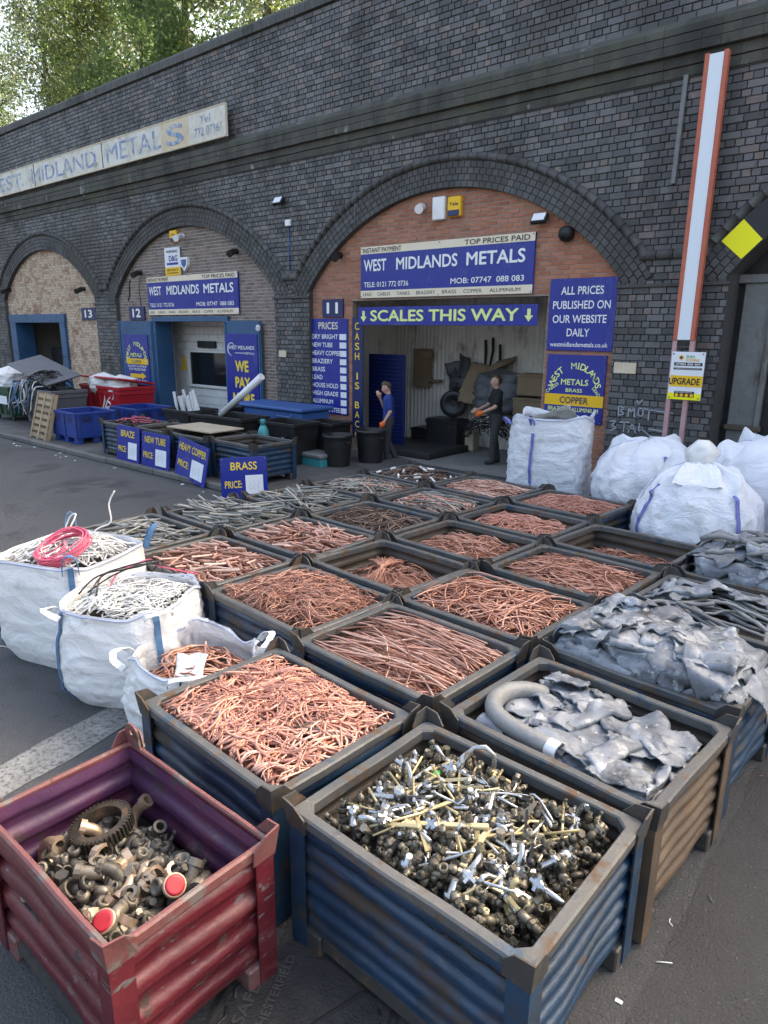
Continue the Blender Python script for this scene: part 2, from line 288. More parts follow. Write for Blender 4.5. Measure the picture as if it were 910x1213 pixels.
# scrap
K['copper'] = mat('bare copper', [(.15,.062,.040),(.36,.162,.110),(.51,.255,.182),(.61,.345,.262),(.71,.455,.365)], 5, .45, .42, isl=.85, stops=[.05,.28,.52,.78,.97])
K['copperbright'] = mat('bright copper strand', [(.30,.128,.088),(.52,.245,.180),(.62,.32,.245),(.72,.445,.36)], 5, .42, .42, isl=.82, stops=[.04,.28,.62,.95])
K['coppertube'] = mat('copper tube', [(.21,.105,.075),(.44,.24,.182),(.57,.335,.265),(.62,.45,.37)], 8, .45, .40, isl=.8, oinfo=1)
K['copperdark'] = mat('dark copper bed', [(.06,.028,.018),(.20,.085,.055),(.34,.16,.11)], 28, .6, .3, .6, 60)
K['brownwire'] = mat('brown oxidised wire', [(.05,.032,.025),(.10,.065,.05),(.17,.11,.085),(.24,.17,.14)], 6, .5, .3, isl=.85)
K['greytube'] = mat('grey tube', [(.11,.115,.108),(.20,.205,.19),(.31,.31,.285),(.42,.37,.31)], 7, .45, .25, isl=.8, oinfo=1)
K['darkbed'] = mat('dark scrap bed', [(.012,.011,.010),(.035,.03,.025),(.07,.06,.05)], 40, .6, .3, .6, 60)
K['lead'] = layered('lead sheet', [(.095,.108,.127),(.18,.20,.23),(.29,.32,.355)], [((.47,.505,.535),4.2,.54,.16,None,.5),((.052,.057,.064),3.0,.55,.08,None,.5),((.45,.46,.46),13,.595,.08,None,.7),((.09,.09,.088),19,.59,.06,None,.7)], .46, .35, 12, 2.2, .12)
K['leadpipe'] = mat('lead pipe', [(.13,.135,.14),(.22,.225,.225),(.30,.30,.29)], 7, .55, .2, .3, 30, isl=.5, oinfo=1)
K['brassdull'] = mat('dull brass', [(.045,.040,.030),(.095,.083,.058),(.15,.132,.096),(.26,.235,.185)], 9, .42, .45, isl=.8, oinfo=1, dirt=(.045,.040,.034), dirt_scale=16, dirt_amt=.42)
K['brass'] = mat('yellow brass', [(.34,.27,.13),(.48,.40,.22),(.58,.50,.31)], 7, .4, .5, isl=.7, oinfo=1)
K['chrome'] = mat('chrome', [(.36,.37,.38),(.55,.56,.57)], 5, .24, .85, isl=.3, oinfo=1)
K['gunmetal'] = mat('gunmetal fitting', [(.055,.052,.046),(.12,.112,.095),(.19,.172,.14),(.26,.225,.172)], 8, .45, .5, isl=.7, oinfo=1, dirt=(.045,.042,.038), dirt_scale=14, dirt_amt=.44)
K['bronze'] = mat('bronze bright', [(.42,.30,.20),(.58,.45,.33)], 7, .38, .6, isl=.4, oinfo=1)
K['redface'] = mat('red enamel disc', [(.40,.015,.03),(.48,.03,.045)], 30, .45)
K['ironworn'] = mat('worn iron lettering', [(.075,.073,.07),(.10,.097,.092)], 9, .5, .3)
K['greendot'] = mat('green dot', [(.02,.35,.05)], 2, .4)
# bags
K['bag'] = bagmat('woven white bag', [(.80,.80,.80),(.88,.88,.875)], .30)
K['bagskytint'] = bagmat('woven white bag skylight tint', [(.76,.775,.83),(.84,.855,.90)], .36)  # lavender cast of the blue skylight mixed into the bag white
K['bagfilm'] = mat('clear film', [(.80,.80,.78),(.88,.88,.87)], 4, .25, 0, .4, 12, transl=.2)
K['palepen'] = mat('pale pen', [(.45,.50,.66)], 4, .6)
K['strap'] = mat('blue strap', [(.05,.14,.28),(.09,.20,.36)], 20, .7)
K['strapv'] = mat('violet blue strap', [(.11,.13,.40),(.17,.19,.48)], 20, .7)
K['whitewire'] = mat('white cable', [(.50,.50,.48),(.70,.70,.68),(.80,.80,.79)], 6, .45, 0, isl=.85)
K['pinkwire'] = mat('pink cable', [(.62,.08,.16),(.72,.16,.24)], 6, .45, 0, isl=.7)
K['blackwire'] = mat('black cable', [(.012,.012,.013),(.03,.03,.03)], 6, .5, 0, isl=.7)
# people
K['skin'] = mat('skin', [(.52,.30,.22),(.58,.35,.26)], 8, .5)
K['polo'] = mat('royal blue polo', [(.010,.035,.19),(.015,.045,.24)], 6, .85)
K['tee'] = mat('black tee', [(.012,.012,.014),(.020,.020,.022)], 6, .9)
K['trouser'] = mat('charcoal trousers', [(.030,.031,.033),(.050,.05,.052)], 6, .9)
K['glove'] = mat('orange glove', [(.80,.14,.02)], 6, .6)
K['hair'] = mat('brown hair', [(.05,.03,.02),(.09,.055,.035)], 40, .7)
K['boot'] = mat('boot', [(.015,.014,.013),(.03,.028,.025)], 6, .6)
K['eye'] = mat('eye', [(.03,.025,.02)], 6, .2); K['lip'] = mat('lip', [(.45,.18,.15)], 6, .5)
K['leaf1'] = mat('leaf', [(.07,.12,.035),(.10,.16,.05),(.14,.20,.065)], .5, .5, 0, isl=.6, transl=.55)
K['leaf2'] = mat('leaf pale', [(.12,.165,.08),(.16,.20,.11),(.20,.235,.14)], .5, .35, 0, isl=.6, transl=.45)
K['leaf3'] = mat('leaf dark', [(.04,.07,.03),(.065,.105,.042),(.09,.135,.055)], .5, .5, 0, isl=.6, transl=.4)
K['leaf4'] = mat('leaf yellow', [(.095,.14,.035),(.13,.175,.045),(.17,.20,.06)], .5, .5, 0, isl=.6, transl=.55)
K['bark'] = mat('bark', [(.05,.04,.03),(.10,.08,.06)], 4, .9, 0, .5, 20)
K['grassy'] = mat('viaduct deck soil', [(.05,.05,.03),(.09,.09,.05)], 2, .95)
K['graffiti'] = mat('pale spray paint', [(.30,.33,.38),(.40,.43,.47)], 12, .8)
# ------------------------------------------------------------------ ground
def px(p):
    d = Vector(p)-CAMPOS; q = d.dot(CF)
    if q < .2: return None
    return (455+812*d.dot(CX)/q, 606.5-812*d.dot(CU)/q, q)
def inframe(p, mg=0):
    a = px(p); return a is not None and -mg < a[0] < 910+mg and -mg < a[1] < 1213+mg
g = MB(); g.add([(-160,-120,0),(120,-120,0),(120,160,0),(-160,160,0)], [(0,1,2,3)])
tag(obj('ground', g, K['asphalt']), kind='structure')
PH = .10                                   # pavement height
g = MB(); g.bbox(-45,-9.25,7.37,11.70,.002,PH,.01); g.prism([(-9.25,.003),(-9.25,PH),(-8.55,.003)],7.37,11.7)
tag(obj('pavement', g, K['pavement']), kind='structure')
kb = tag(bpy.data.objects.new('kerb', None), kind='structure'); COL.objects.link(kb); kb.location = (-20,7.3,0)
kmesh = MB().bbox(-.445,.445,-.065,.065,.0,PH+.012,.018).mesh('kerb_stone', K['kerb'])
for i in range(40):
    x = -9.7-.9*i; o = obj('kerb_stone', kmesh, None, kb); o.location = (x+20, rnd(-.008,.008), rnd(-.006,.004)); o.rotation_euler = (0, rnd(-.006,.006), rnd(-.01,.01))
for k, (x0,x1,y0,y1) in enumerate(((-.62,.9,1.2,6.0),(-9.0,-7.3,2.5,6.9))):      # darker repair patches in the tarmac
    n = 24; P = [(x0+(x1-x0)*i/n,y0) for i in range(n)]+[(x1,y0+(y1-y0)*i/n) for i in range(n)]+[(x1-(x1-x0)*i/n,y1) for i in range(n)]+[(x0,y1-(y1-y0)*i/n) for i in range(n)]
    P = [(x+.035*noise.noise(Vector((x*3,y*3,k))),y+.035*noise.noise(Vector((x*3,y*3,k+5))),.003) for x,y in P]; tag(obj('tarmac_patch', MB().add(P,[tuple(range(len(P)))]), K['patch']), kind='structure')
# worn painted line on the asphalt
g = MB(); d = Vector((.5,-2.9,0)).normalized(); n = Vector((d.y,-d.x,0)); c = Vector((-4.35,1.95,.004))
P = []
for i in range(31):
    t = -1.25+i*.1; wv = .165+.02*noise.noise(Vector((t*4,0,0)))
    P += [c+d*t*1.6-n*wv, c+d*t*1.6+n*(wv+.01*noise.noise(Vector((t*7,3,0))))]
g.add(P, [(2*i,2*i+1,2*i+3,2*i+2) for i in range(30)]); tag(obj('road_line', g, K['line']), kind='structure')
# ------------------------------------------------------------------ viaduct
YW = 11.70; XL, XR = -40.0, 8.0
ARCH = [(.68,.72,4.72,3.68),(-8.40,.72,4.72,3.68),(-16.98,.74,4.72,3.68),(-25.35,.92,4.45,3.40),(-33.6,.72,4.72,3.55)]
def spring(a): return a[1]+sqrt(a[2]**2-a[3]**2)
def subtract(iv, a, b):
    r = []
    for x0, x1 in iv:
        if b <= x0 or a >= x1: r.append((x0,x1)); continue
        if a > x0: r.append((x0,a))
        if b < x1: r.append((b,x1))
    return r
def brick_mesh(w, h, dep=.05, c=.006):
    x = w/2; z = h/2
    return MB().add([(-x+c,0,-z+c),(x-c,0,-z+c),(x-c,0,z-c),(-x+c,0,z-c),(-x,c,-z),(x,c,-z),(x,c,z),(-x,c,z),(-x,dep,-z),(x,dep,-z),(x,dep,z),(-x,dep,z)],
        [(0,1,2,3),(0,4,5,1),(1,5,6,2),(2,6,7,3),(3,7,4,0),(4,8,9,5),(5,9,10,6),(6,10,11,7),(7,11,8,4)])
def bricks(root, y, x0, x1, z0, z1, course, ln, english, intervals, m, nparts, proud=.010, joint=.009, pname='brickwork'):
    L = []; k = 0; z = z0
    while z+course*.7 < z1:
        zc = z+course/2; hd = english and k % 2
        step = ln/2 if hd else ln
        off = (ln/4 if hd else 0) if english else (ln/2 if k % 2 else 0)
        iv = intervals(zc); x = x0-off-rnd(0,.01)
        while x < x1:
            for a, b in iv:
                xa, xb = max(x,a), min(x+step,b)
                if xb-xa > .045: L.append((xa+joint/2, xb-joint/2, z+joint/2, z+course-joint/2))
            x += step
        z += course; k += 1
    def key(b):
        p = px(((b[0]+b[1])/2, y, (b[2]+b[3])/2))
        if p is None or not (4 < p[0] < 906 and 4 < p[1] < 560): return 1e9
        return p[2]/sqrt((b[1]-b[0]+.15))
    parts = sorted(L, key=key)[:nparts]; ps = set(parts); cache = {}
    for b in parts:
        w = round((b[1]-b[0])/.02)*.02; h = b[3]-b[2]; w = min(w, b[1]-b[0]) if abs(w-(b[1]-b[0])) > .011 else b[1]-b[0]
        q = round(w,2)
        if q not in cache: cache[q] = brick_mesh(w,h).mesh('brick', m)
        o = obj('brick', cache[q], None, root); o.matrix_parent_inverse = root.matrix_basis.inverted()
        o.location = ((b[0]+b[1])/2, y-proud+rnd(-.004,.003), (b[2]+b[3])/2)
        o.rotation_euler = (rnd(-.02,.02), rnd(-.008,.008), rnd(-.012,.012))
    g = MB(); c = .006
    for b in L:
        if b in ps: continue
        xa, xb, za, zb = b; e = rnd(-.004,.004); ya = y-proud+e+rnd(-.002,.002); yb = y-proud+e+rnd(-.002,.002); yd = y+.02; j = rnd(-.003,.003); za += j; zb += rnd(-.003,.003)
        g.add([(xa+c,ya,za+c),(xb-c,yb,za+c),(xb-c,yb,zb-c),(xa+c,ya,zb-c),(xa,yd,za),(xb,yd,za),(xb,yd,zb),(xa,yd,zb)],
              [(0,1,2,3),(0,4,5,1),(1,5,6,2),(2,6,7,3),(3,7,4,0)])
    wpart(pname, g, m, root, kind='stuff')
via = empty('railway_viaduct', 'long dark blue brick railway viaduct with four arches', 'viaduct', T(-16,YW+4,0))
# mass of the viaduct: piers, spandrels, soffits, deck
xs = [XL]
def zb(x):
    for a in ARCH:
        if abs(x-a[0]) < a[3]+1e-6: return a[1]+sqrt(max(0,a[2]**2-(x-a[0])**2))
    return 0
edges = []                                  # (x, bottom z) polyline from left to right
edges.append((XL,0.0))
for a in sorted(ARCH):
    edges.append((a[0]-a[3],0.0))
    for i in range(33):
        x = a[0]-a[3]+2*a[3]*i/32; edges.append((x, a[1]+sqrt(a[2]**2-(x-a[0])**2)))
    edges.append((a[0]+a[3],0.0))
edges.append((XR,0.0))
ZP = 9.26; ZD = 8.35; YB = 20.0; YF = YW+.012
g = MB()
for (xa,za),(xb,zz) in zip(edges, edges[1:]):
    if xb-xa > 1e-6: g.add([(xa,YF,za),(xb,YF,zz),(xb,YF,ZP),(xa,YF,ZP)], [(0,1,2,3)], 0)
    if not (za == 0 and zz == 0): g.add([(xa,YF,za),(xb,YF,zz),(xb,YB,zz),(xa,YB,za)], [(3,2,1,0)], 1)
g.add([(XL,YF,ZP),(XR,YF,ZP),(XR,YF+.5,ZP),(XL,YF+.5,ZP),(XL,YF+.5,ZD),(XR,YF+.5,ZD)], [(0,1,2,3),(3,2,5,4)], 0)
g.add([(XL,YB,0),(XR,YB,0),(XR,YB,ZD),(XL,YB,ZD)], [(3,2,1,0)], 0)
for x in (XL,XR): g.add([(x,YF,0),(x,YB,0),(x,YB,ZD),(x,YF+.5,ZD),(x,YF+.5,ZP),(x,YF,ZP)], [(0,1,2,3,4,5)], 0)
wpart('mortar_bed', g, [K['mortar'],K['ring']], via)
g = MB(); g.add([(XL,YF+.5,ZD+.004),(XR,YF+.5,ZD+.004),(XR,YB,ZD+.004),(XL,YB,ZD+.004)], [(0,1,2,3)]); wpart('deck', g, K['grassy'], via)
def wall_iv(z):
    iv = [(XL+.01,XR-.01)]
    for a in ARCH:
        if z < spring(a)-.02: iv = subtract(iv, a[0]-a[3], a[0]+a[3])
        elif z < a[1]+a[2]+.45: wd = sqrt((a[2]+.45)**2-(z-a[1])**2); iv = subtract(iv, a[0]-wd, a[0]+wd)
    return iv
bricks(via, YW, -32.2, 3.2, 0.0, 9.27, .1062, .272, True, wall_iv, K['brick'], 300)
# arch rings, hood mouldings, imposts
for ai, a in enumerate(ARCH):
    if a[0] < -31: pass
    g = MB(); cx, zc, R, hf = a; zs = spring(a)-.10
    for k in range(4):
        r0 = R+.1125*k+.004; r1 = r0+.1045; da = .135/r0; n = int(1.15/da)
        for i in range(-n, n+1):
            t = (i+(k%2)*.5)*da; tm = t
            if zc+r0*cos(t) < zs: continue
            t0, t1 = t-da*.47, t+da*.47; yf = YW-.022+rnd(-.003,.003); yd = YW+.02; c = .004
            q = [(r0,t0),(r0,t1),(r1,t1),(r1,t0)]
            g.add([(cx+r*sin(u), yf, zc+r*cos(u)) for r,u in ((r0+c,t0+c/r0),(r0+c,t1-c/r0),(r1-c,t1-c/r0),(r1-c,t0+c/r0))]+[(cx+r*sin(u), yd, zc+r*cos(u)) for r,u in q],
                  [(3,2,1,0),(1,5,4,0),(2,6,5,1),(3,7,6,2),(0,4,7,3)])
    wpart('arch_ring', g, K['ring'], via, kind='stuff')
    g = MB(); rh = R+.525; te = math.acos((3.98-zc)/rh); n = 44
    for i in range(n):
        t0 = -te+2*te*i/n; t1 = -te+2*te*(i+.965)/n; V = []; e = rnd(-.004,.004)
        for t in (t0,(t0+t1)/2,t1):
            for j in range(7):
                u = pi*j/6; V.append((cx+(rh-.075*cos(u))*sin(t), YW+.01-(.10+e)*sin(u), zc+(rh-.075*cos(u))*cos(t)))
        g.add(V, [(s*7+j, s*7+j+1, (s+1)*7+j+1, (s+1)*7+j) for s in range(2) for j in range(6)]+[tuple(range(7)), tuple(range(20,13,-1))], 0, True)
    wpart('hood_moulding', g, K['ring'], via)
    g = MB()                                   # radial backing of the ring joints
    for i in range(40):
        t0 = -te*1.12+2*te*1.12*i/40; t1 = t0+2*te*1.12/40
        if zc+R*cos(max(abs(t0),abs(t1))) < zs-.02: continue
        g.add([(cx+r*sin(u), YW-.008, zc+r*cos(u)) for r,u in ((R,t0),(R,t1),(R+.47,t1),(R+.47,t0))], [(3,2,1,0)])
    wpart('ring_mortar', g, K['mortar'], via)
piers = []
sa = sorted(ARCH)
for l, r in zip(sa, sa[1:]):
    xa, xb = l[0]+l[3], r[0]-r[3]; piers.append((xa,xb))
    g = MB(); g.bbox(xa-.02,xb+.02,YW-.05,YW+.04,3.50,3.555,.01); wpart('impost', g, K['ring'], via)
    ha, hb = l[0]+sqrt((l[2]+.525)**2-(3.98-l[1])**2), r[0]-sqrt((r[2]+.525)**2-(3.98-r[1])**2)
    if hb-ha > -.3:
        g = MB(); x0, x1 = min(ha,hb)-.1, max(ha,hb)+.1; n = max(1,int((x1-x0)/.25))
        for i in range(n): g.tube([(x0+(x1-x0)*(i+.02)/n,YW+.0,3.99),(x0+(x1-x0)*(i+.98)/n,YW+.0,3.99)], .085, 8)
        wpart('hood_return', g, K['ring'], via)
# string course (two stepped bands) and bullnosed coping, brick by brick
g = MB(); x = -34.0
while x < 3.5:
    e = rnd(-.004,.004); x1 = x+.268
    prof = [(YW+.02,6.47),(YW-.045+e,6.475),(YW-.055+e,6.60),(YW+.02,6.605)]
    for pr in (prof, [(YW+.02,6.61),(YW-.075+e,6.615),(YW-.075+e,6.75),(YW+.02,6.752)], [(YW+.02,6.758),(YW-.16+e,6.76),(YW-.17+e,6.88),(YW+.02,6.883)], [(YW+.02,6.89),(YW-.165+e,6.89),(YW-.17+e,7.0),(YW+.02,7.005)], [(YW+.02,7.01),(YW-.18+e,7.01),(YW-.185+e,7.10),(YW-.16+e,7.135),(YW+.02,7.26)]):
        off = 0; n = len(pr)
        g.add([(x+off+.0015,a,b) for a,b in pr]+[(x1+off+.0005,a,b) for a,b in pr], [(i+n,(i+1)%n+n,(i+1)%n,i) for i in range(n)][::1]+[tuple(range(n)),tuple(range(2*n-1,n-1,-1))])
    x += .27
wpart('string_course', g, K['moss'], via, kind='stuff')
g = MB(); g.box(-34,3.5,YW-.03,YW+.0,6.45,7.15); wpart('string_course_bed', g, K['mortar'], via)
g = MB(); x = -34.0
while x < 3.5:
    e = rnd(-.006,.006); pr = [(YW-.07,9.26),(YW-.075,9.42+e),(YW-.05,9.475+e),(YW+.0,9.49+e),(YW+.52,9.49+e),(YW+.58,9.42),(YW+.58,9.26)]; n = len(pr)
    g.add([(x+.004,a,b) for a,b in pr]+[(x+.151,a,b) for a,b in pr], [(i+n,(i+1)%n+n,(i+1)%n,i) for i in range(n)]+[tuple(range(n)),tuple(range(2*n-1,n-1,-1))])
    x += .155
wpart('coping', g, K['coping'], via, kind='stuff')
g = MB(); g.box(-34,3.5,YW-.05,YW+.5,9.262,9.46); wpart('coping_bed', g, K['mortar'], via)
# ------------------------------------------------------------------ brick walls closing the arches
YI = 11.82
def infill(label, a, op, course, ln, mb_, mm, nparts, english=False):
    cx, zc, R, hf = a; x0, x1, zt = op
    root = empty('arch_infill_wall', label, 'brick wall', T(cx,YI+.1,0), 'brick walls closing the arches')
    def iv(z):
        wd = hf+.06 if z < spring(a) else sqrt(max(.0001,(R+.10)**2-(z-zc)**2))
        r = [(cx-wd,cx+wd)]
        if z < zt: r = subtract(r, x0, x1)
        return r
    bricks(root, YI, cx-hf-.2, cx+hf+.2, 0, zc+R+.06, course, ln, english, iv, mb_, nparts, proud=.007, joint=.011)
    g = MB(); g.box(cx-hf-.05,x0,YI,YI+.22,0,5.6); g.box(x1,cx+hf+.05,YI,YI+.22,0,5.6); g.box(x0-.001,x1+.001,YI,YI+.22,zt,5.6)
    wpart('mortar_bed', g, mm, root); return root
infill('orange red brick wall closing arch eleven around its wide opening', ARCH[1], (-10.82,-6.04,3.42), .0785, .232, K['redbrick'], K['redmortar'], 120)
infill('brown brick wall with pale joints closing arch twelve', ARCH[2], (-18.68,-15.30,3.02), .082, .235, K['brownbrick'], K['brownmortar'], 0)
infill('patchy cream brick wall closing arch thirteen', ARCH[3], (-28.2,-24.55,2.98), .085, .24, K['creambrick'], K['creammortar'], 0, True)
g = MB(); g.box(-37.2,-30.0,YI,YI+.2,0,5.6); tag(obj('arch_infill_wall', g, K['brownbrick']), 'dull brick wall in the arch beyond the left edge', 'brick wall', 'brick walls closing the arches')
# ------------------------------------------------------------------ rooms behind the openings
def corrugated(x0, x1, z0, z1, y, pitch=.12, amp=.018, axis='x'):
    g = MB(); n = int((x1-x0)/pitch*6)
    V = []
    for i in range(n+1):
        x = x0+(x1-x0)*i/n; d = amp*max(-1,min(1,1.6*sin(2*pi*(x-x0)/pitch)))
        V += [(x,y+d,z0),(x,y+d,z1)] if axis == 'x' else [(y+d,x,z0),(y+d,x,z1)]
    g.add(V, [(2*i,2*i+2,2*i+3,2*i+1) for i in range(n)], 0, True); return g
room = empty('corrugated_lining', 'pale corrugated sheet lining inside the open arch', 'lining', T(-8.4,14.8,0))
wpart('back_sheet', corrugated(-11.9,-4.9,0,4.6,14.55), K['corr'], room); wpart('side_sheet', corrugated(12.06,14.9,0,4.6,-11.75,axis='y'), K['corr'], room)
wpart('side_sheet', corrugated(12.06,14.9,0,4.6,-4.95,axis='y'), K['corr'], room)
g = MB(); g.box(-11.9,-4.8,12.06,15.1,4.6,4.7); wpart('ceiling_board', g, K['corr'], room)
g = MB(); g.box(-12,-4.8,11.75,15.0,.0,.02); tag(obj('floor_slab', g, K['concrete']), kind='structure')
r12 = empty('kiosk_wall', 'white painted block wall with dark serving window inside doorway twelve', 'block wall', T(-16.9,12.9,0))
g = MB(); bw, bh = .45, .23; z = PH; k = 0
while z < 3.3:
    x = -19.3-(k%2)*bw/2
    while x < -14.2:
        if not (-18.35 < x+bw/2 < -16.65 and 1.18 < z+bh/2 < 2.08): g.bbox(x+.004,x+bw-.004,12.78,12.9,z+.004,z+bh-.004,.006)
        x += bw
    z += bh; k += 1
wpart('blocks', g, K['blockwhite'], r12, kind='stuff')
g = MB(); g.box(-19.4,-14.1,12.86,13.0,0,3.4); g.box(-19.35,-19.3,12.05,12.9,0,3.3); g.box(-15.2,-15.1,12.05,12.9,0,3.3); g.box(-19.35,-15.1,12.05,12.9,3.2,3.3); wpart('backing', g, K['blockwhite'], r12)
g = MB(); g.bbox(-18.5,-16.5,12.70,12.79,1.06,1.14,.01); g.bbox(-18.5,-16.5,12.70,12.79,2.10,2.17,.01); g.bbox(-18.5,-18.42,12.70,12.79,1.14,2.10,.01); g.bbox(-16.58,-16.5,12.70,12.79,1.14,2.10,.01); wf = wpart('window_frame', g, K['blockwhite'], r12)
g = MB(); g.box(-18.42,-16.58,12.75,12.80,1.14,2.10); wpart('window_pane', g, K['glassdark'], r12)
g = MB(); g.bbox(-17.98,-17.13,12.70,12.79,2.24,2.44,.01); wpart('grille', g, K['darksteel'], r12)
r13 = empty('store_back_wall', 'pale timber back wall inside doorway thirteen', 'wall', T(-26,14.2,0))
for i in range(14):
    g = MB(); x = -28.6+i*.32; g.bbox(x,x+.312,14.0+rnd(0,.015),14.05,0,3.6,.006); wpart('plank', g, K['ply'], r13)
g = MB(); g.box(-28.7,-28.6,12.05,14.1,0,3.6); g.box(-24.2,-24.1,12.05,14.1,0,3.6); g.box(-28.7,-24.1,12.05,14.1,3.5,3.6); wpart('side_wall', g, K['concrete'], r13)
# arch at the right edge: galvanised post and dark panels standing in for the darkness inside
rd = empty('galvanised_door', 'galvanised steel door post and panels darkened for the shade in the right edge arch', 'door', T(-1,12.4,0))
g = MB(); g.bbox(-2.90,-2.50,12.25,12.33,0,3.55,.01); g.bbox(-2.50,-2.42,12.18,12.36,0,3.55,.01); wpart('post', g, K['galv'], rd)
g = MB(); g.bbox(-2.92,-2.38,12.16,12.25,1.28,1.36,.008); wpart('bracket', g, K['binrust'], rd)
g = MB(); g.bbox(-3.0,4.4,12.2,12.34,3.55,3.68,.01); wpart('lintel', g, K['galv'], rd)
for i in range(12): g = MB(); g.bbox(-2.42+i*.56,-2.42+i*.56+.55,12.30,12.34,0,3.55,.01); wpart('panel', g, K['darksteel'], rd)
g = MB(); g.box(-3.2,4.5,12.36,12.5,0,5.6); wpart('upper_panel', g, K['darksteel'], rd)
# ------------------------------------------------------------------ signs
def text_mesh(s, bold=0):
    cu = bpy.data.curves.new('t','FONT'); cu.body = s; cu.offset = bold; cu.resolution_u = 3
    o = bpy.data.objects.new('t', cu); COL.objects.link(o); dg = bpy.context.evaluated_depsgraph_get()
    me = bpy.data.meshes.new_from_object(o.evaluated_get(dg)); bpy.data.objects.remove(o); bpy.data.curves.remove(cu); return me
def mesh_geo(me): return [v.co.copy() for v in me.vertices], [tuple(p.vertices) for p in me.polygons]
TC = {}
def geo(s, bold=0):
    if (s,bold) not in TC:
        me = text_mesh(s,bold); TC[s,bold] = mesh_geo(me); bpy.data.meshes.remove(me)
    return TC[s,bold]
CAPH = max(v.y for v in geo('H')[0])
def text(root, s, x, z, w, h, m, y=0, bold=.014, shear=0, name='lettering'):       # local coords of a board: x right, z up, front is -y
    V, F = geo(s,0); x0 = min(v.x for v in V); x1 = max(v.x for v in V); k = h/CAPH; d = bold*.85
    sx = w/(x1-x0) if w else k
    mb = MB()
    for q, (dx, dy) in enumerate(((0,0),(d,0),(-d,0),(0,d),(0,-d)) if bold else ((0,0),)):      # struck several times, each a hair in front, for a bold face
        mb.add([(x+(v.x-x0+dx)*sx+shear*(v.y*k), y-.0005*q, z+(v.y+dy)*k) for v in V], F)
    return obj(name, mb, m, root)
def arc_text(root, s, cx, cz, r, a0, a1, h, m, y, bold=.02):
    mb = MB(); n = len(s)
    for i, ch in enumerate(s):
        if ch == ' ': continue
        V, F = geo(ch,0 if ch in 'MN' else bold); k = h/CAPH; xm = (min(v.x for v in V)+max(v.x for v in V))/2; t = a0+(a1-a0)*i/(n-1)
        mb.add([(cx+(r+v.y*k)*sin(t)+(v.x-xm)*k*cos(t), y, cz+(r+v.y*k)*cos(t)-(v.x-xm)*k*sin(t)) for v in V], F)
    return obj('lettering', mb, m, root)
SCREW = MB().lathe([(.012,0),(.012,.004),(.007,.007)],8,RX(pi/2)).mesh('screw',K['galv'])
def board(name, label, cat, x0, z0, wd, ht, y, m, th=.025, rot=0, lean=0, group=None, M=None):
    root = empty(name, label, cat, M if M is not None else T(x0,y,z0) @ RZ(rot) @ RX(lean), group)
    obj('panel', MB().bbox(0,wd,0,th,0,ht,.003), m, root)
    if wd > .45 and name != 'scales_banner':
        for sx in (.03,wd/2,wd-.03) if wd > 1.6 else (.03,wd-.03):
            for sz in (.03,ht-.03): obj('screw', SCREW, None, root, T(sx,-.009,sz))
    return root
def rect(root, x0, x1, z0, z1, m, y=-.003, name='band'): return obj(name, MB().box(x0,x1,y,0,z0,z1), m, root)
def frame(root, wd, ht, b, m, y=-.006, name='edging'):
    return obj(name, MB().box(0,wd,y,0,0,b).box(0,wd,y,0,ht-b,ht).box(0,b,y,0,b,ht-b).box(wd-b,wd,y,0,b,ht-b), m, root)
YS = YI-.06
def fascia(label, x0, z0, wd, ht, y):
    b = board('fascia_sign', label, 'sign', x0, z0, wd, ht, y, K['blue'], .05, group='fascia signs over the doorways')
    rect(b, 0, wd, ht*.86, ht, K['cream']); rect(b, 0, wd, 0, ht*.145, K['cream'])
    s = wd/4.18; yy = -.006
    text(b,'INSTANT PAYMENT',.07*s,ht*.885,1.05*s,ht*.085,K['black'],yy); text(b,'TOP PRICES PAID',2.68*s,ht*.885,1.40*s,ht*.085,K['black'],yy)
    text(b,'WEST',.10*s,ht*.53,.62*s,ht*.215,K['white'],yy,.026); text(b,'MIDLANDS',1.0*s,ht*.53,1.52*s,ht*.215,K['white'],yy,.026); text(b,'METALS',2.74*s,ht*.53,1.26*s,ht*.215,K['white'],yy,.026)
    text(b,'TELE: 0121 772 0736',.10*s,ht*.215,1.22*s,ht*.095,K['white'],yy); text(b,'MOB: 07747  088 083',2.38*s,ht*.215,1.62*s,ht*.095,K['white'],yy)
    x = .08
    for t, wt in (('LEAD',.24),('CABLES',.36),('TANKS',.34),('BRAZIERY',.48),('BRASS',.34),('COPPER',.42),('ALUMINIUM',.66)):
        text(b,t,x*s,ht*.04,wt*s,ht*.065,K['black'],yy,0); x += wt+.17
    return b
fascia('large blue and cream fascia sign over the open arch eleven', -10.52, 3.47, 4.18, 1.045, YS)
fascia('blue and cream fascia sign over the blue doors of arch twelve', -18.95, 3.17, 4.20, 1.05, YS)
b = board('scales_banner','blue banner with pale lime arrows pointing down across the opening','banner',-10.56,2.90,4.38,.38,11.73,K['blue'],.012)
text(b,'SCALES THIS WAY',.36,.09,3.62,.215,K['lime'],-.004,.03)
for x in (.15,4.20): obj('arrow', MB().prism([(x-.035,.30),(x-.035,.18),(x-.09,.18),(x,.07),(x+.09,.18),(x+.035,.18),(x+.035,.30)],-.004,0), K['lime'], b)
b = board('price_notice_board','square blue notice board with four white lines right of the opening','sign',-5.99,2.47,1.24,1.23,YS+.02,K['blue'],.03)
for t, x, z, wd, h in (('ALL PRICES',.22,.96,.78,.13),('PUBLISHED ON',.08,.72,1.06,.13),('OUR WEBSITE',.09,.48,1.0,.13),('DAILY',.38,.25,.42,.13),('westmidlandsmetals.co.uk',.07,.07,1.08,.075)): text(b,t,x,z,wd,h,K['white'],-.004)
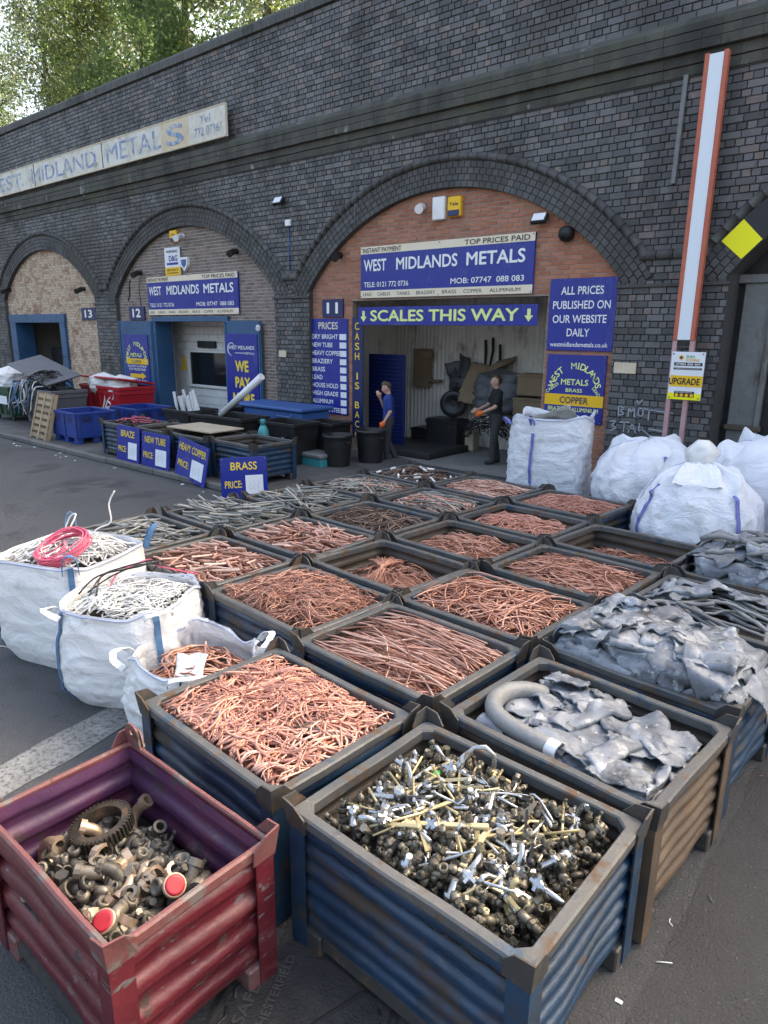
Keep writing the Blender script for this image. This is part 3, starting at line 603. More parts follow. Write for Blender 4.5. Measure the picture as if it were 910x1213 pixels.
def roundlogo(b, wd, ht, copperz, s=1):
    m = K['lime']
    arc_text(b,'WEST  MIDLANDS',wd*.5,ht*.46,wd*.36,-1.25,1.3,.11*s,K['yellow'] if s < 1 else m,-.005)
    text(b,'METALS',wd*.27,ht*.56,wd*.46,.10*s,m,-.005,.02); text(b,'BRASS',wd*.36,ht*.455,wd*.28,.06*s,m,-.005,.02)
    arc_text(b,'CABLES',wd*.5,ht*.62,-wd*.52,.95,.55,-.0001,m,-.005) if False else None
    V = text(b,'CABLES',0,0,wd*.25,.055*s,m,-.005,.02); V.matrix_basis = T(wd*.03,0,ht*.42) @ RY(-.62)
    V = text(b,'LEAD',0,0,wd*.17,.055*s,m,-.005,.02); V.matrix_basis = T(wd*.80,0,ht*.52) @ RY(.85)
b = board('round_lettered_sign','bright blue sign with lettering in a ring and yellow band behind white bags','sign',-5.95,1.20,1.12,1.20,YS+.02,K['blue'],.03)
roundlogo(b,1.12,1.20,.4); rect(b,0,1.12,.30,.50,K['signyellow']); text(b,'COPPER',.30,.345,.54,.11,K['navy'],-.006,.02); text(b,'BRAZIERY  ALUMINIUM',.08,.20,.96,.07,K['lime'],-.005)
b = board('price_list_board','tall blue price list with ten white price slots left of the opening','sign',-12.18,.86,1.24,2.18,YS+.02,K['blue'],.03)
text(b,'PRICES',.32,1.95,.62,.15,K['cream'],-.004,.02)
for i, t in enumerate(('DRY BRIGHT','NEW TUBE','HEAVY COPPER','BRAZIERY','BRASS','LEAD','HOUSE HOLD','HIGH GRADE','ALUMINUM','STAINLESS STEEL')):
    z = 1.73-i*.187; text(b,t,.09,z,min(.95,.085*len(t)),.10,K['white'],-.004); rect(b,.99+.004*i,1.20,z-.02,z+.11,K['paper'],-.006,'price_slot')
b = board('vertical_letter_board','narrow navy upright board with yellow stacked letters at the opening edge','sign',-10.78,.38,.32,2.69,YS,K['navy'],.03)
for i, ch in enumerate('CASH IS BACK'):
    if ch != ' ': text(b,ch,.09 if ch != 'I' else .14,2.42-i*.218,.13 if ch != 'I' else .035,.15,K['yellow'],-.004)
for n, x, z, wd, word in (('11',-11.73,3.07,.66,'eleven on orange brick'),('12',-20.06,3.03,.84,'twelve on brown brick'),('13',-23.02,3.03,.92,'thirteen on cream brick')):
    b = board('number_plate','navy plate with white number '+word,'number plate',x,z,wd,.40,YI-.05,K['navy'],.04,group='unit number plates'); text(b,n,wd*.25,.09,wd*.50,.23,K['white'],-.004,.03)
# old painted sign on the parapet
b = board('old_painted_sign','weathered white sign with faded blue letters high on the viaduct','sign',-31.0,7.25,16.45,.72,YW-.24,K['oldboard'],.05)
frame(b,16.45,.72,.025,K['rawboard'],-.012)
text(b,'WEST',2.3,.14,3.1,.42,K['oldblue'],-.004,.006); text(b,'MIDLAND',6.15,.14,4.2,.42,K['oldblue'],-.004,.006); text(b,'METAL',10.95,.14,2.75,.44,K['oldblue'],-.004,.006); text(b,'S',13.98,.13,.72,.44,K['oldblue'],-.010,.02)
text(b,'Tel',15.40,.42,.45,.17,K['oldblue'],-.004,.006); text(b,'772 0736',15.18,.15,1.0,.19,K['oldblue'],-.004,.006)
rect(b,13.72,14.95,.03,.69,K['rawboard'],-.002,'patch')
for x in (10.70,6.35): rect(b,x,x+.03,0,.72,K['mortar'],-.008,'joint')
for x in (.5,4,8,12,16): obj('bracket', MB().box(x,x+.06,.05,.24,.1,.6), K['darksteel'], b)
# hoarding above the twelve sign and alarm boxes, lights, cameras
b = board('security_poster','white and yellow poster standing on the sign over arch twelve','poster',-17.95,4.23,.74,.74,YS,K['paper'],.02)
rect(b,0,.74,0,.22,K['signyellow']); text(b,'WARNING',.1,.60,.54,.07,K['black'],-.004); text(b,'D&G',.22,.38,.40,.14,K['blue'],-.004,.03); rect(b,.1,.64,.28,.34,K['blue'],-.004); text(b,'SECURITY',.1,.12,.54,.05,K['black'],-.006); text(b,'24 HOUR RESPONSE',.1,.05,.54,.035,K['black'],-.006)
def alarm(label, x, z, wd, ht, y, m, face=None, facecol=None, txt=None):
    r = empty('alarm_box', label, 'alarm box', T(x,y,z), 'alarm boxes on the brick walls')
    obj('case', MB().bbox(-wd/2,wd/2,-.10,.0,-ht/2,ht/2,.015), m, r)
    if facecol: obj('lens', MB().bbox(-wd/2+.02,wd/2-.02,-.115,-.10,-ht/2+.01,-ht/2+ht*.32,.006), facecol, r)
    if txt: text(r,txt,-wd*.34,ht*.05,wd*.68,ht*.16,K['black'],-.103)
alarm('white alarm box at the top of arch eleven',-8.47,5.10,.29,.42,YI,K['white']); alarm('yellow alarm box beside the white box at the top of arch eleven',-8.10,5.10,.30,.36,YI,K['signyellow'],1,K['navy'],'Yale')
alarm('small yellow alarm box at the top of arch twelve',-17.43,5.25,.32,.30,YI,K['signyellow'],1,K['navy'],'Yale')
r = empty('shield_alarm_box','white shield shaped alarm box beside the poster over arch twelve','alarm box',T(-17.0,YI,4.52),'alarm boxes on the brick walls')
obj('case', MB().prism([(-.16,.16),(.16,.16),(.15,-.06),(.0,-.2),(-.15,-.06)],-.09,0), K['white'], r); obj('badge', MB().prism([(-.11,.10),(.11,.10),(.10,-.03),(0,-.12),(-.10,-.03)],-.10,-.09), K['lightblue'], r)
def flood(label, x, z, y):
    r = empty('floodlight', label, 'floodlight', T(x,y,z), 'floodlights on the viaduct'); M = T(0,-.12,0) @ RX(-.6)
    obj('housing', MB().bbox(-.15,.15,-.04,.04,-.10,.10,.015,M=M), K['darksteel'], r); obj('glass', MB().box(-.12,.12,-.048,-.04,-.075,.075,M=M), K['paper'], r); obj('bracket', MB().box(-.03,.03,-.10,0,-.02,.02), K['darksteel'], r)
flood('small floodlight right of the fascia sign in arch eleven',-6.25,4.72,YI); flood('small floodlight high on the pier between arches eleven and twelve',-12.92,5.66,YW)
def camera_dome(label, x, z, y, bullet=False, m='darksteel'):
    r = empty('security_camera', label, 'camera', T(x,y,z), 'security cameras on the arches')
    obj('mount', MB().lathe([(.07,0),(.07,.05),(.05,.06)],12,RX(pi/2)), K[m], r)
    if bullet:
        obj('arm', MB().tube([(0,-.05,0),(.05,-.14,-.02),(.12,-.20,-.05)],.018,6), K[m], r); obj('barrel', MB().lathe([(.05,0),(.075,.03),(.075,.28),(.085,.30),(.085,.34)],12,T(.02,-.10,.0) @ RZ(.5) @ RX(pi/2+.3)), K[m], r)
    else: obj('dome', MB().lathe([(.13,0),(.135,.06),(.12,.13),(.08,.18),(.02,.20)],14,T(0,-.04,0) @ RX(pi/2)), K[m], r)
camera_dome('black dome camera at the right of arch eleven',-5.73,4.43,YI); camera_dome('black camera at the left side of arch eleven',-11.17,4.40,YI,True); camera_dome('black camera on cable left of the sign over arch twelve',-19.3,4.38,YI,True)
camera_dome('black camera right of the sign over arch twelve',-14.8,4.70,YI,True); camera_dome('small white camera left of the white alarm box',-8.9,5.17,YI,True,'white'); camera_dome('small white camera beside the yellow alarm box over arch twelve',-17.05,5.22,YI,True,'white')
camera_dome('small dark camera low on the left edge of arch thirteen',-28.35,4.15,YI,True); camera_dome('small dark camera on the right edge of arch thirteen',-22.75,4.02,YI,True)
r = empty('junction_box','small white box with thin conduit on the pier','junction box',T(-12.69,YW,5.18)); obj('case', MB().bbox(-.08,.08,-.08,-.012,-.07,.07,.01), K['white'], r); obj('conduit', MB().tube([(0,-.03,-.07),(.0,-.03,-1.05)],.012,6), K['lightblue'], r)
tag(obj('wall_plate', MB().bbox(-.19,.19,-.03,0,-.09,.09,.008), K['rawboard'], M=T(-4.46,YW-.012,2.21)), 'beige metal plate on the pier right of the signs','plate','beige plates on the piers')
tag(obj('wall_plate', MB().bbox(-.13,.13,-.03,0,-.08,.08,.008), K['rawboard'], M=T(-13.02,YW-.012,2.21)), 'beige metal plate on the pier left of the price list','plate','beige plates on the piers')
tag(obj('wall_strip', MB().bbox(-.035,.035,-.05,0,-.74,.74,.006,M=RY(.018)), K['galv'], M=T(-3.97,YW-.014,5.75)), 'thin galvanised strip fixed upright beside the tall white post','strip')
g = MB()
for k, P in enumerate(([(-10.6,6.2),(-10.63,5.2),(-10.62,4.95)],[(-19.9,4.2),(-19.98,4.05),(-20.0,3.75),(-20.12,3.6)],[(-19.3,4.35),(-19.45,4.0),(-19.42,3.4)])):
    tag(obj('wall_cable', MB().tube([(x,YI-.02 if k else YW-.02,z) for x,z in P],.016 if k == 1 else .008,5), K['blackwire'] if k else K['galv']), ('thin pale cable hanging down the viaduct face above arch eleven','thick black cable bent beside the left edge of arch twelve','thin black cable hanging from the camera over plate twelve')[k],'cable')
# red and white post with the yellow poster
ps = empty('tall_sign_post','tall red edged white strip post standing before the right pier','post',T(-3.47,11.42,0))
for s_ in (-1,1):
    obj('rail', MB().bbox(s_*.13-.035,s_*.13+.035,-.04,.04,0,2.68,.006), K['pinkpost'], ps); obj('edging', MB().bbox(s_*.128-.032,s_*.128+.032,-.06,.05,2.68,6.62,.008), K['redpost'], ps)
obj('white_strip', MB().box(-.098,.098,-.048,.03,2.69,6.60), K['whitepanel'], ps); obj('brace', MB().box(-.1,.1,-.03,.02,2.60,2.72), K['darksteel'], ps)
obj('wall_tie', MB().box(-.05,.05,.05,.27,6.0,6.06).box(-.05,.05,.05,.27,3.2,3.26), K['darksteel'], ps)
b = board('yellow_poster_board','white and yellow poster fixed across the rails of the tall post','poster',-3.61,1.78,.50,.73,11.35,K['paper'],.015)
rect(b,0,.5,0,.10,K['hazyellow']); rect(b,.02,.5,.20,.37,K['signyellow']); text(b,'UPGRADE',.0,.235,.46,.095,K['black'],-.006,.03,.02); rect(b,.05,.47,.52,.57,K['black'],-.004); text(b,'07984 408 409',.08,.53,.36,.03,K['white'],-.006)
rect(b,.05,.47,.46,.49,K['black'],-.004); text(b,'WINDOWS & DOORS & ROOFS',.07,.468,.38,.014,K['white'],-.006,0); text(b,'SUN',.22,.64,.12,.04,K['greendot'],-.004); text(b,'ROOFING',.22,.59,.2,.04,K['signyellow'],-.004)
obj('sun_disc', MB().lathe([(.035,0),(.035,.004)],16,T(.15,-.006,.645) @ RX(pi/2)), K['signyellow'], b); obj('sun_core', MB().lathe([(.02,0),(.02,.004)],12,T(.15,-.011,.645) @ RX(pi/2)), K['black'], b)
rect(b,.10,.40,.04,.13,K['black'],-.005); text(b,'INFORMATION',.12,.105,.24,.018,K['white'],-.007,0)
for i in range(4): obj('badge', MB().lathe([(.026,0),(.026,.004)],12,T(.14+i*.075,-.006,.07) @ RX(pi/2)), K['signyellow'], b)
# hazard chevrons on the right arch ring
hz = empty('hazard_band','black and yellow hazard squares along the right edge arch','hazard marking',T(-2,YW,4))
cx, zc, R, hf = ARCH[0]; t = -math.acos((3.86-zc)/(R+.02)); k = 0
while t < 0:
    q = [(R+.02,t),(R+.02,t+.36/R),(R+.43,t+.36/R),(R+.43,t)]
    wpart('square', MB().add([(cx+r*sin(u),YW-.032,zc+r*cos(u)) for r,u in q], [(3,2,1,0)]), K['hazyellow' if k%2==0 else 'black'], hz); t += .36/R; k += 1
# graffiti on the right pier: pale spray strokes
gr = MB()
def stroke(P): 
    for a, b_ in zip(P,P[1:]):
        a = Vector((a[0],0,a[1])); b_ = Vector((b_[0],0,b_[1])); d = (b_-a).normalized(); n = Vector((-d.z,0,d.x))*.011; e = d*.008
        gr.add([a-n-e,b_-n+e,b_+n+e,a+n-e],[(0,1,2,3)])
for P in ([(.0,.32),(.0,.50),(.10,.46),(.02,.42),(.11,.37),(.0,.33)],[(.17,.33),(.18,.49),(.22,.40),(.27,.49),(.28,.33)],[(.34,.36),(.34,.48),(.42,.48),(.42,.35),(.34,.36)],[(.44,.48),(.62,.46),(.90,.44)],[(.52,.47),(.52,.30)],
          [(-.12,.22),(-.02,.25),(-.10,.15),(.0,.12),(-.12,.06)],[(.05,.22),(.2,.23)],[(.12,.22),(.12,.07)],[(.2,.06),(.26,.22),(.33,.06)],[(.22,.13),(.32,.13)],[(.38,.22),(.38,.08),(.46,.20),(.40,.14),(.52,.08)],[(.55,.15),(.78,.13)],[(.5,.08),(.66,-.02),(.78,-.10)],[(.30,.60),(.33,.55),(.39,.62)]): stroke(P)
tag(obj('graffiti', gr, K['graffiti'], M=T(-4.5,YW-.024,1.08)), 'pale sprayed graffiti scrawl on the dark right pier','graffiti')
# ------------------------------------------------------------------ doors of arch twelve and thirteen
d12 = empty('blue_double_doors','open blue steel double doors of arch twelve','doors',T(-17,YI,0))
g = MB(); g.bbox(-18.78,-15.2,YI-.10,YI-.01,2.98,3.12,.01); g.bbox(-18.80,-18.62,YI-.10,12.3,.1,2.98,.01); g.bbox(-15.36,-15.24,YI-.10,12.2,.1,2.98,.01); wpart('door_frame', g, K['doorblue'], d12)
def leaf(x0, x1, y, pst):
    g = MB(); g.bbox(x0,x1,y,y+.05,PH+.02,3.0,.008)
    lf = wpart('door_leaf', g, K['doorblue'], d12)
    for k in (0,1): g = MB(); g.box(x0+.03 if k else x1-.09, x0+.09 if k else x1-.03,y-.02,y,PH+.05,2.97); wpart('stile', g, K['doorblue'], lf)
    return lf
l1 = leaf(-20.62,-18.74,YI-.13,0); l2 = leaf(-15.32,-13.84,YI-.13,1)
g = MB().tube([(-13.9,YI-.15,2.85),(-13.8,YI-.25,2.80)],.06,8); wpart('lamp_bracket', g, K['paper'], d12)
b = board('ring_letter_poster','blue poster with ring lettering and yellow arrow on the left blue door','poster',-20.34,1.10,1.34,1.50,YI-.157,K['blue'],.02)
roundlogo(b,1.34,1.5,.5,1.1); rect(b,.10,1.30,.62,.79,K['signyellow']); text(b,'COPPER',.42,.655,.5,.09,K['black'],-.006); text(b,'BRAZIERY ALUMINIUM',.15,.53,1.05,.06,K['paper'],-.005); text(b,'TOP PRICES PAID',.2,.43,.95,.07,K['paper'],-.005,.02); text(b,'0121 772 0736',.25,.06,.95,.09,K['paper'],-.005)
obj('arrow', MB().prism([(.25,.33),(.25,.21),(.9,.21),(.9,.16),(1.15,.27),(.9,.38),(.9,.33)],-.005,0), K['signyellow'], b)
b = board('tall_offer_poster','tall blue poster with large yellow letters on the right blue door','poster',-15.24,.72,1.28,1.95,YI-.157,K['blue'],.02)
obj('swoosh', MB().tube([(.24+.15*cos(t),-.003,1.56+.16*sin(t)) for t in [pi*.2+i*pi*1.3/12 for i in range(13)]],[.004+.012*sin(pi*i/12) for i in range(13)],5), K['white'], b)
text(b,'WEST MIDLANDS',.12,1.56,1.05,.09,K['white'],-.004,.015); text(b,'METALS',.78,1.44,.38,.05,K['white'],-.004); rect(b,.38,.75,1.46,1.475,K['white'],-.004)
text(b,'WE',.38,1.0,.52,.26,K['yellow'],-.004,.05); text(b,'PAY',.36,.58,.58,.26,K['yellow'],-.004,.05); text(b,'MORE',.24,.16,.86,.26,K['yellow'],-.004,.05)
tag(obj('warning_sign', MB().prism([(-.16,-.12),(.16,-.12),(0,.20)],-.01,0).prism([(-.14,-.38),(.14,-.38),(.14,-.16),(-.14,-.16)],-.01,0), K['signyellow'], M=T(-18.80,12.77,1.86) @ Matrix.Scale(.85,4)), 'yellow triangle warning sign on white block wall','warning sign')
d13 = empty('blue_door_frame','deep blue timber frame around doorway thirteen','door frame',T(-26.4,YI,0))
g = MB(); g.bbox(-28.62,-24.18,YI-.10,YI-.01,2.95,3.25,.01); wpart('head', g, K['doorblue'], d13)
g = MB(); g.bbox(-28.58,-28.1,YI-.10,12.4,0,2.95,.01); wpart('jamb', g, K['doorblue'], d13); g = MB(); g.bbox(-24.58,-24.2,YI-.10,12.0,0,2.95,.01); wpart('jamb', g, K['doorblue'], d13)
# ------------------------------------------------------------------ steel stillages
BW, BD, BH = 1.2, .975, .72
def loop8(hx, hy, c, z): return [(hx-c,-hy,z),(hx,-hy+c,z),(hx,hy-c,z),(hx-c,hy,z),(-hx+c,hy,z),(-hx,hy-c,z),(-hx,-hy+c,z),(-hx+c,-hy,z)]
def panel_mesh(length, z0, z1, ribs, amp, th, seed, dent=.010, nx=16):
    # local: along x, outward is -y ; outer skin material 0, inner skin material 1
    nz = ribs*10; g = MB()
    def f(u, v, off):
        z = z0+(z1-z0)*v; x = (u-.5)*length; e = min(1,min(v,1-v)*8)
        s = 3.2*sin(2*pi*ribs*v); d = amp*max(-1,min(1,s))*e
        d += dent*noise.noise(Vector((x*3.1+seed*7,z*4,seed)))*min(1,min(u,1-u)*6)*1.4
        return (x,-d+off,z)
    g.grid(lambda u,v: f(u,v,0),nx,nz,0,True); g.grid(lambda u,v: f(u,v,th),nx,nz,1,True,flip=True); return g
def make_bin(W, D, H, ribs, amp, seed, mo, mi, mr, ml, rimw=.055, inner_c=.045, zb=.12):
    root = empty('steel_stillage','x','bin')
    hx, hy = W/2-.012, D/2-.012
    for k, (ln, rot, off) in enumerate(((W-.03,0,hy),(D-.03,pi/2,hx),(W-.03,pi,hy),(D-.03,-pi/2,hx))):
        g = panel_mesh(ln,zb,H-.02,ribs,amp,.006,seed*5+k); o = obj('side_panel', g, [K[mo],K[mi]], root); o.matrix_basis = RZ(rot) @ T(0,-off+.012,0)
    g = MB(); A, Bx, ci = W/2+.006, D/2+.006, .018
    Ls = [loop8(A-.004,Bx-.004,ci,H-.055),loop8(A,Bx,ci,H-.045),loop8(A,Bx,ci,H-.008),loop8(A-.009,Bx-.009,ci,H),loop8(A-rimw+.006,Bx-rimw+.006,inner_c,H),loop8(A-rimw,Bx-rimw,inner_c,H-.008),loop8(A-rimw,Bx-rimw,inner_c,H-.055)]
    V = []; 
    for L_ in Ls:
        # subdivide each loop for a slightly battered line
        n = len(L_)
        for i in range(n):
            a, b_ = Vector(L_[i]), Vector(L_[(i+1)%n]); m_ = 6 if (b_-a).length > .2 else 1
            for j in range(m_):
                p = a.lerp(b_,j/m_); q = Vector((p.x*2.3+seed*3.3,p.y*2.3,seed)); p = p+Vector((.008*noise.noise(q),.008*noise.noise(q+Vector((9,0,0))),.007*noise.noise(q+Vector((0,9,0))))); V.append(p)
    n = len(V)//len(Ls); F = [(k*n+i,k*n+(i+1)%n,(k+1)*n+(i+1)%n,(k+1)*n+i) for k in range(len(Ls)-1) for i in range(n)]
    obj('rim', MB().add(V,F,0), K[mr], root)
    for sx in (-1,1):
        for sy in (-1,1):
            x, y = sx*W/2, sy*D/2; w_ = .085
            g = MB(); g.add([(x-sx*w_,y+sy*.008,.02),(x+sx*.008,y+sy*.008,.02),(x+sx*.008,y-sy*w_,.02),(x-sx*w_,y+sy*.008,H-.05),(x+sx*.008,y+sy*.008,H-.05),(x+sx*.008,y-sy*w_,H-.05),
                (x-sx*w_,y,.02),(x,y,.02),(x,y-sy*w_,.02),(x-sx*w_,y,H-.05),(x,y,H-.05),(x,y-sy*w_,H-.05)],[(0,1,4,3),(1,2,5,4),(6,9,10,7),(7,10,11,8),(0,3,9,6),(2,8,11,5)])
            po = obj('corner_post', g, K[mo], root)
            fl = .016; h1 = H+.062; a = .10; j = rnd(-.006,.006)
            P = [(x-sx*a,y+sy*.013,H-.075),(x+sx*.013,y+sy*.013,H-.075),(x+sx*.013,y-sy*a,H-.075),(x-sx*a,y+sy*(.013+fl*.4),H-.004),(x-sx*.05,y+sy*(.013+fl+j),h1-.01),(x+sx*(.013+fl),y+sy*(.013+fl),h1),(x+sx*(.013+fl+j),y-sy*.05,h1-.01),(x+sx*(.013+fl*.4),y-sy*a,H-.004)]
            fo = [(0,1,5,4,3),(1,2,7,6,5)]; t = .009
            Q = [(px_-sx*(t if i not in (0,3,4) else 0),py_-sy*(t if i not in (2,6,7) else 0),z_) for i,(px_,py_,z_) in enumerate(P)]
            nb = len(P); g = MB().add(P+Q, fo+[tuple(i+nb for i in f[::-1]) for f in fo]+[(3,4,4+nb,3+nb),(4,5,5+nb,4+nb),(5,6,6+nb,5+nb),(6,7,7+nb,6+nb),(0,3,3+nb,0+nb),(7,2,2+nb,7+nb),(1,0,nb,1+nb),(2,1,1+nb,2+nb)])
            obj('stacking_lug', g, K[ml], po)
            obj('foot', MB().bbox(min(x,x-sx*.17),max(x,x-sx*.17),min(y,y-sy*.14),max(y,y-sy*.14),0,zb,.008), K[ml], root)
    g = MB(); g.box(-W/2+.04,W/2-.04,-D/2+.04,D/2-.04,zb+.012,zb+.022); g.box(-W/2+.18,W/2-.18,-D/2+.01,-D/2+.05,.06,zb,1); g.box(-W/2+.18,W/2-.18,D/2-.05,D/2-.01,.06,zb,1); obj('floor', g, [K[mi],K['lug']], root)
    return root
protos = [make_bin(BW,BD,BH,6,.0095,s,'binblue','bininside','rim','lug') for s in (1,2,3)]
used = [False]*3
POSE = {(0,0):(-1.362,2.22,-.026),(1,0):(-1.283,3.303,-.077),(2,0):(-1.236,4.421,-.067),(3,0):(-1.163,5.521,-.067),(4,0):(-1.089,6.621,-.067),(0,1):(-2.665,2.266,-.061),(1,1):(-2.599,3.397,-.055),(2,1):(-2.565,4.467,-.047),(3,1):(-2.42,5.569,-.064),(4,1):(-2.359,6.664,-.078),(1,2):(-3.811,3.553,-.082),(2,2):(-3.765,4.628,-.091),(3,2):(-3.669,5.717,-.069),(4,2):(-3.613,6.795,-.074),(5,2):(-3.561,7.923,-.088),(1,3):(-5.084,3.64,-.032),(2,3):(-5.004,4.717,-.033),(3,3):(-4.951,5.774,-.067),(4,3):(-4.878,6.874,-.067),(5,3):(-4.804,7.975,-.067),(1,4):(-6.375,3.677,-.017),(2,4):(-6.295,4.758,-.039),(3,4):(-6.214,5.859,-.067),(4,4):(-6.141,6.959,-.067),(5,4):(-6.067,8.059,-.067)}
BINLAB = {(0,0):'nearest blue steel stillage heaped with brass and chrome fittings',(1,0):'rusty brown stillage holding grey lead sheets and a bent lead pipe',(2,0):'blue stillage buried under an overflowing heap of crumpled lead sheet',(3,0):'stillage of dark lead pipes at the right edge',(4,0):'farthest stillage at the right edge under flat lead sheets',
 (0,1):'blue stillage filled with tangled pink copper strands behind the red bin',(1,1):'blue stillage of long straight copper rods',(2,1):'stillage of long looping copper wire beside the lead heap',(3,1):'stillage of bare copper wire with one dark strand beside lead pipes',(4,1):'rusty brown nearly empty stillage in front of slumped white bag',
 (1,2):'blue stillage of fine tangled copper wire behind the copper sack',(2,2):'dark half empty stillage with a bushy copper wire bundle',(3,2):'dark stillage half full of thick copper wire, behind the bushy bundle',(4,2):'stillage of bent copper wire in the middle of the far rows',(5,2):'bright blue sided stillage of fine copper below the upright white bag',
 (1,3):'blue stillage heaped with short cut copper tubes behind the cable sacks',(2,3):'stillage heaped with pale copper tubes in the middle rows',(3,3):'stillage of dark brown oxidised wire',(4,3):'stillage of flat copper offcuts in the far middle',(5,3):'far stillage of long copper bars with white paint splashes on its side',
 (1,4):'leftmost stillage of grey metal tubes behind the sack with pink cable',(2,4):'stillage of long grey tubes in front of the brass price board',(3,4):'stillage of pale grey tubes beside the blue end of the kerb bins',(4,4):'stillage of mixed grey and copper scrap near the doorway',(5,4):'farthest blue stillage of brown scrap in front of the man in blue'}
BINS = {}
def place_bin(M, label, group, k):
    if not used[k]: r = protos[k]; used[k] = True
    else: r = copy_tree(protos[k])
    r.matrix_basis = M; r['label'] = label; r['group'] = group; r['category'] = 'stillage'; return r
def recolor(root, mo=None, mi=None):
    for c in root.children:
        nm = c.name.split('.')[0]
        if nm in ('side_panel','corner_post') and mo:
            c.material_slots[0].link = 'OBJECT'; c.material_slots[0].material = K[mo]
        if nm == 'side_panel' and mi: c.material_slots[1].link = 'OBJECT'; c.material_slots[1].material = K[mi]
RUST = []
GP = 'steel stillages in rows across the yard'
for i, (c, (x,y,r)) in enumerate(POSE.items()):
    flip = pi if (c[0]*3+c[1]*5)%4 < 2 else 0
    M = T(x,y,0) @ RZ(r); BINS[c] = M; b = place_bin(M @ RZ(flip), BINLAB[c], GP, (c[0]*2+c[1])%3)
    if c in ((1,0),(4,1)): RUST.append(b)
KB = []
for i, x in enumerate((-13.72,-12.44,-11.16,-9.88)):
    M = T(x,8.0+.03*i,PH) @ RZ(-.03); KB.append(M)
    place_bin(M, ('blue stillage of cable scrap behind the leftmost price board','empty blue stillage second along the kerb','blue stillage under a plywood board on the kerb','empty blue ribbed stillage at the end of the kerb row')[i], 'stillages along the kerb', i%3)
for b in RUST: recolor(b,'binrust')
# red bin
RB = T(-2.455,1.21,0) @ RZ(-.005)
red = make_bin(1.09,.72,.72,4,.014,9,'binred','binpurple','redrim','redrim',.028,.008)
red.matrix_basis = RB; tag(red,'red stillage with purple inside at the lower left corner','stillage',GP)
g = MB(); P = []
for s_ in range(17): t = pi*s_/16; P.append((-.052*cos(t), .075+.052*sin(t)))
outer = [(-.075,-.02)]+[(-.06*cos(pi*i/10),.045+.055*sin(pi*i/10)) for i in range(11)]+[(.075,-.02)]
n = len(outer); hole = [(.0+.018*cos(2*pi*i/n+pi*1.25),.055+.018*sin(2*pi*i/n+pi*1.25)) for i in range(n)][::-1]
V = []; Fc = []
for yy in (-.005,.005): V += [(x,yy,z) for x,z in outer]; V += [(x,yy,z) for x,z in hole]
for i in range(n):
    j = (i+1)%n; Fc += [(i,j,n+j,n+i),(2*n+j,2*n+i,3*n+i,3*n+j),(i,2*n+i,2*n+j,j),(n+j,3*n+j,3*n+i,n+i)]
for i_, (xx,yy,rz) in enumerate(((-.50,.345,0),)):
    obj('lifting_eye', MB().add(V,Fc), K['redrim'], red, T(xx,yy,.735) @ RZ(rz))
# ------------------------------------------------------------------ scrap
def heap(fill, bulge, amp, seed, hx=.54, hy=.43):
    def h(x, y):
        a = max(0,1-(x/hx)**2); b = max(0,1-(y/hy)**2)
        return fill+bulge*(a*b)**.6+amp*fbm(Vector((x*5+seed*3.7,y*5,seed*1.3)),3)
    return h
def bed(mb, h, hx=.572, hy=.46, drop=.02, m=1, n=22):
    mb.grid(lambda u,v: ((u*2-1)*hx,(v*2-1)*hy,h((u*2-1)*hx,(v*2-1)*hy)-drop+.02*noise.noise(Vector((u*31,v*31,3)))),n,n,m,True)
def wires(mb, h, n, L, curl, r, dirm=0, dirs=pi, seg=12, thick=.05, hx=.545, hy=.433, sides=5, m=0, arch=.0, cx=0, cy=0, spread=1, over=0):
    for _ in range(n):
        x = cx+rnd(-hx,hx)*spread; y = cy+rnd(-hy,hy)*spread; ln = L*rnd(.55,1.25); st = ln/seg; a = random.gauss(dirm,dirs) if dirs < 3 else rnd(0,2*pi)
        if random.random() < .5: a += pi
        k = rnd(-1,1)*curl; lay = thick*random.random()**.7; P = []; ph = rnd(0,6); rr = rnd(*r); tilt = rnd(-1,1)*arch
        x -= cos(a)*ln/2; y -= sin(a)*ln/2
        for s_ in range(seg+1):
            if abs(x) < hx+over and abs(y) < hy+over:
                z = h(max(-hx,min(hx,x)),max(-hy,min(hy,y)))+lay+.0045*sin(ph+s_*.5)+tilt*(s_/seg-.5)
                P.append((x,y,max(z,.14)))
            elif len(P) > 2: break
            else: P = []
            k += rnd(-1,1)*curl*.55; k *= .93; a += k*st*9; x += cos(a)*st; y += sin(a)*st
        if len(P) > 2: mb.tube(P, rr, sides, m)
def heap_obj(name, label, cat, M, mb, mats):
    o = obj(name, mb, mats); o.matrix_basis = M; return tag(o, label, cat, None, 'stuff')
CB = [K['copper'],K['copperdark']]; CBB = [K['copperbright'],K['copperdark']]
# (0,1) tangled strands
h = heap(.655,.045,.03,1); g = MB(); bed(g,h); wires(g,h,300,1.25,1.0,(.0055,.0095),0,pi,34,.05); wires(g,h,16,.6,1.1,(.005,.007),0,pi,20,.05,m=2); wires(g,h,240,.5,2.2,(.0025,.004),0,pi,16,.065,sides=4)
heap_obj('copper_strand_heap','mass of tangled pink copper strands filling the bin behind the red one','copper strands',BINS[0,1],g,CBB+[K['brownwire']])
# (1,1) long rods: a bed and single rods
h = heap(.61,.05,.004,2); g = MB(); bed(g,h); wires(g,h,220,1.0,.08,(.004,.0065),.0,.12,10,.03)
heap_obj('copper_rod_bed','lower mass of long copper rods in their blue stillage','copper rods',BINS[1,1],g,CB)
for i in range(110):
    g = MB(); wires(g,h,1,1.05,.13,(.0045,.0075),.02,.10,14,.09,sides=6,over=.03)
    if not g.v: continue
    tag(heap_obj('copper_rod','long bare copper rod lying lengthwise in the stillage of straight rods','copper rod',BINS[1,1],g,[K['coppertube']]),group='long copper rods'); bpy.context.view_layer
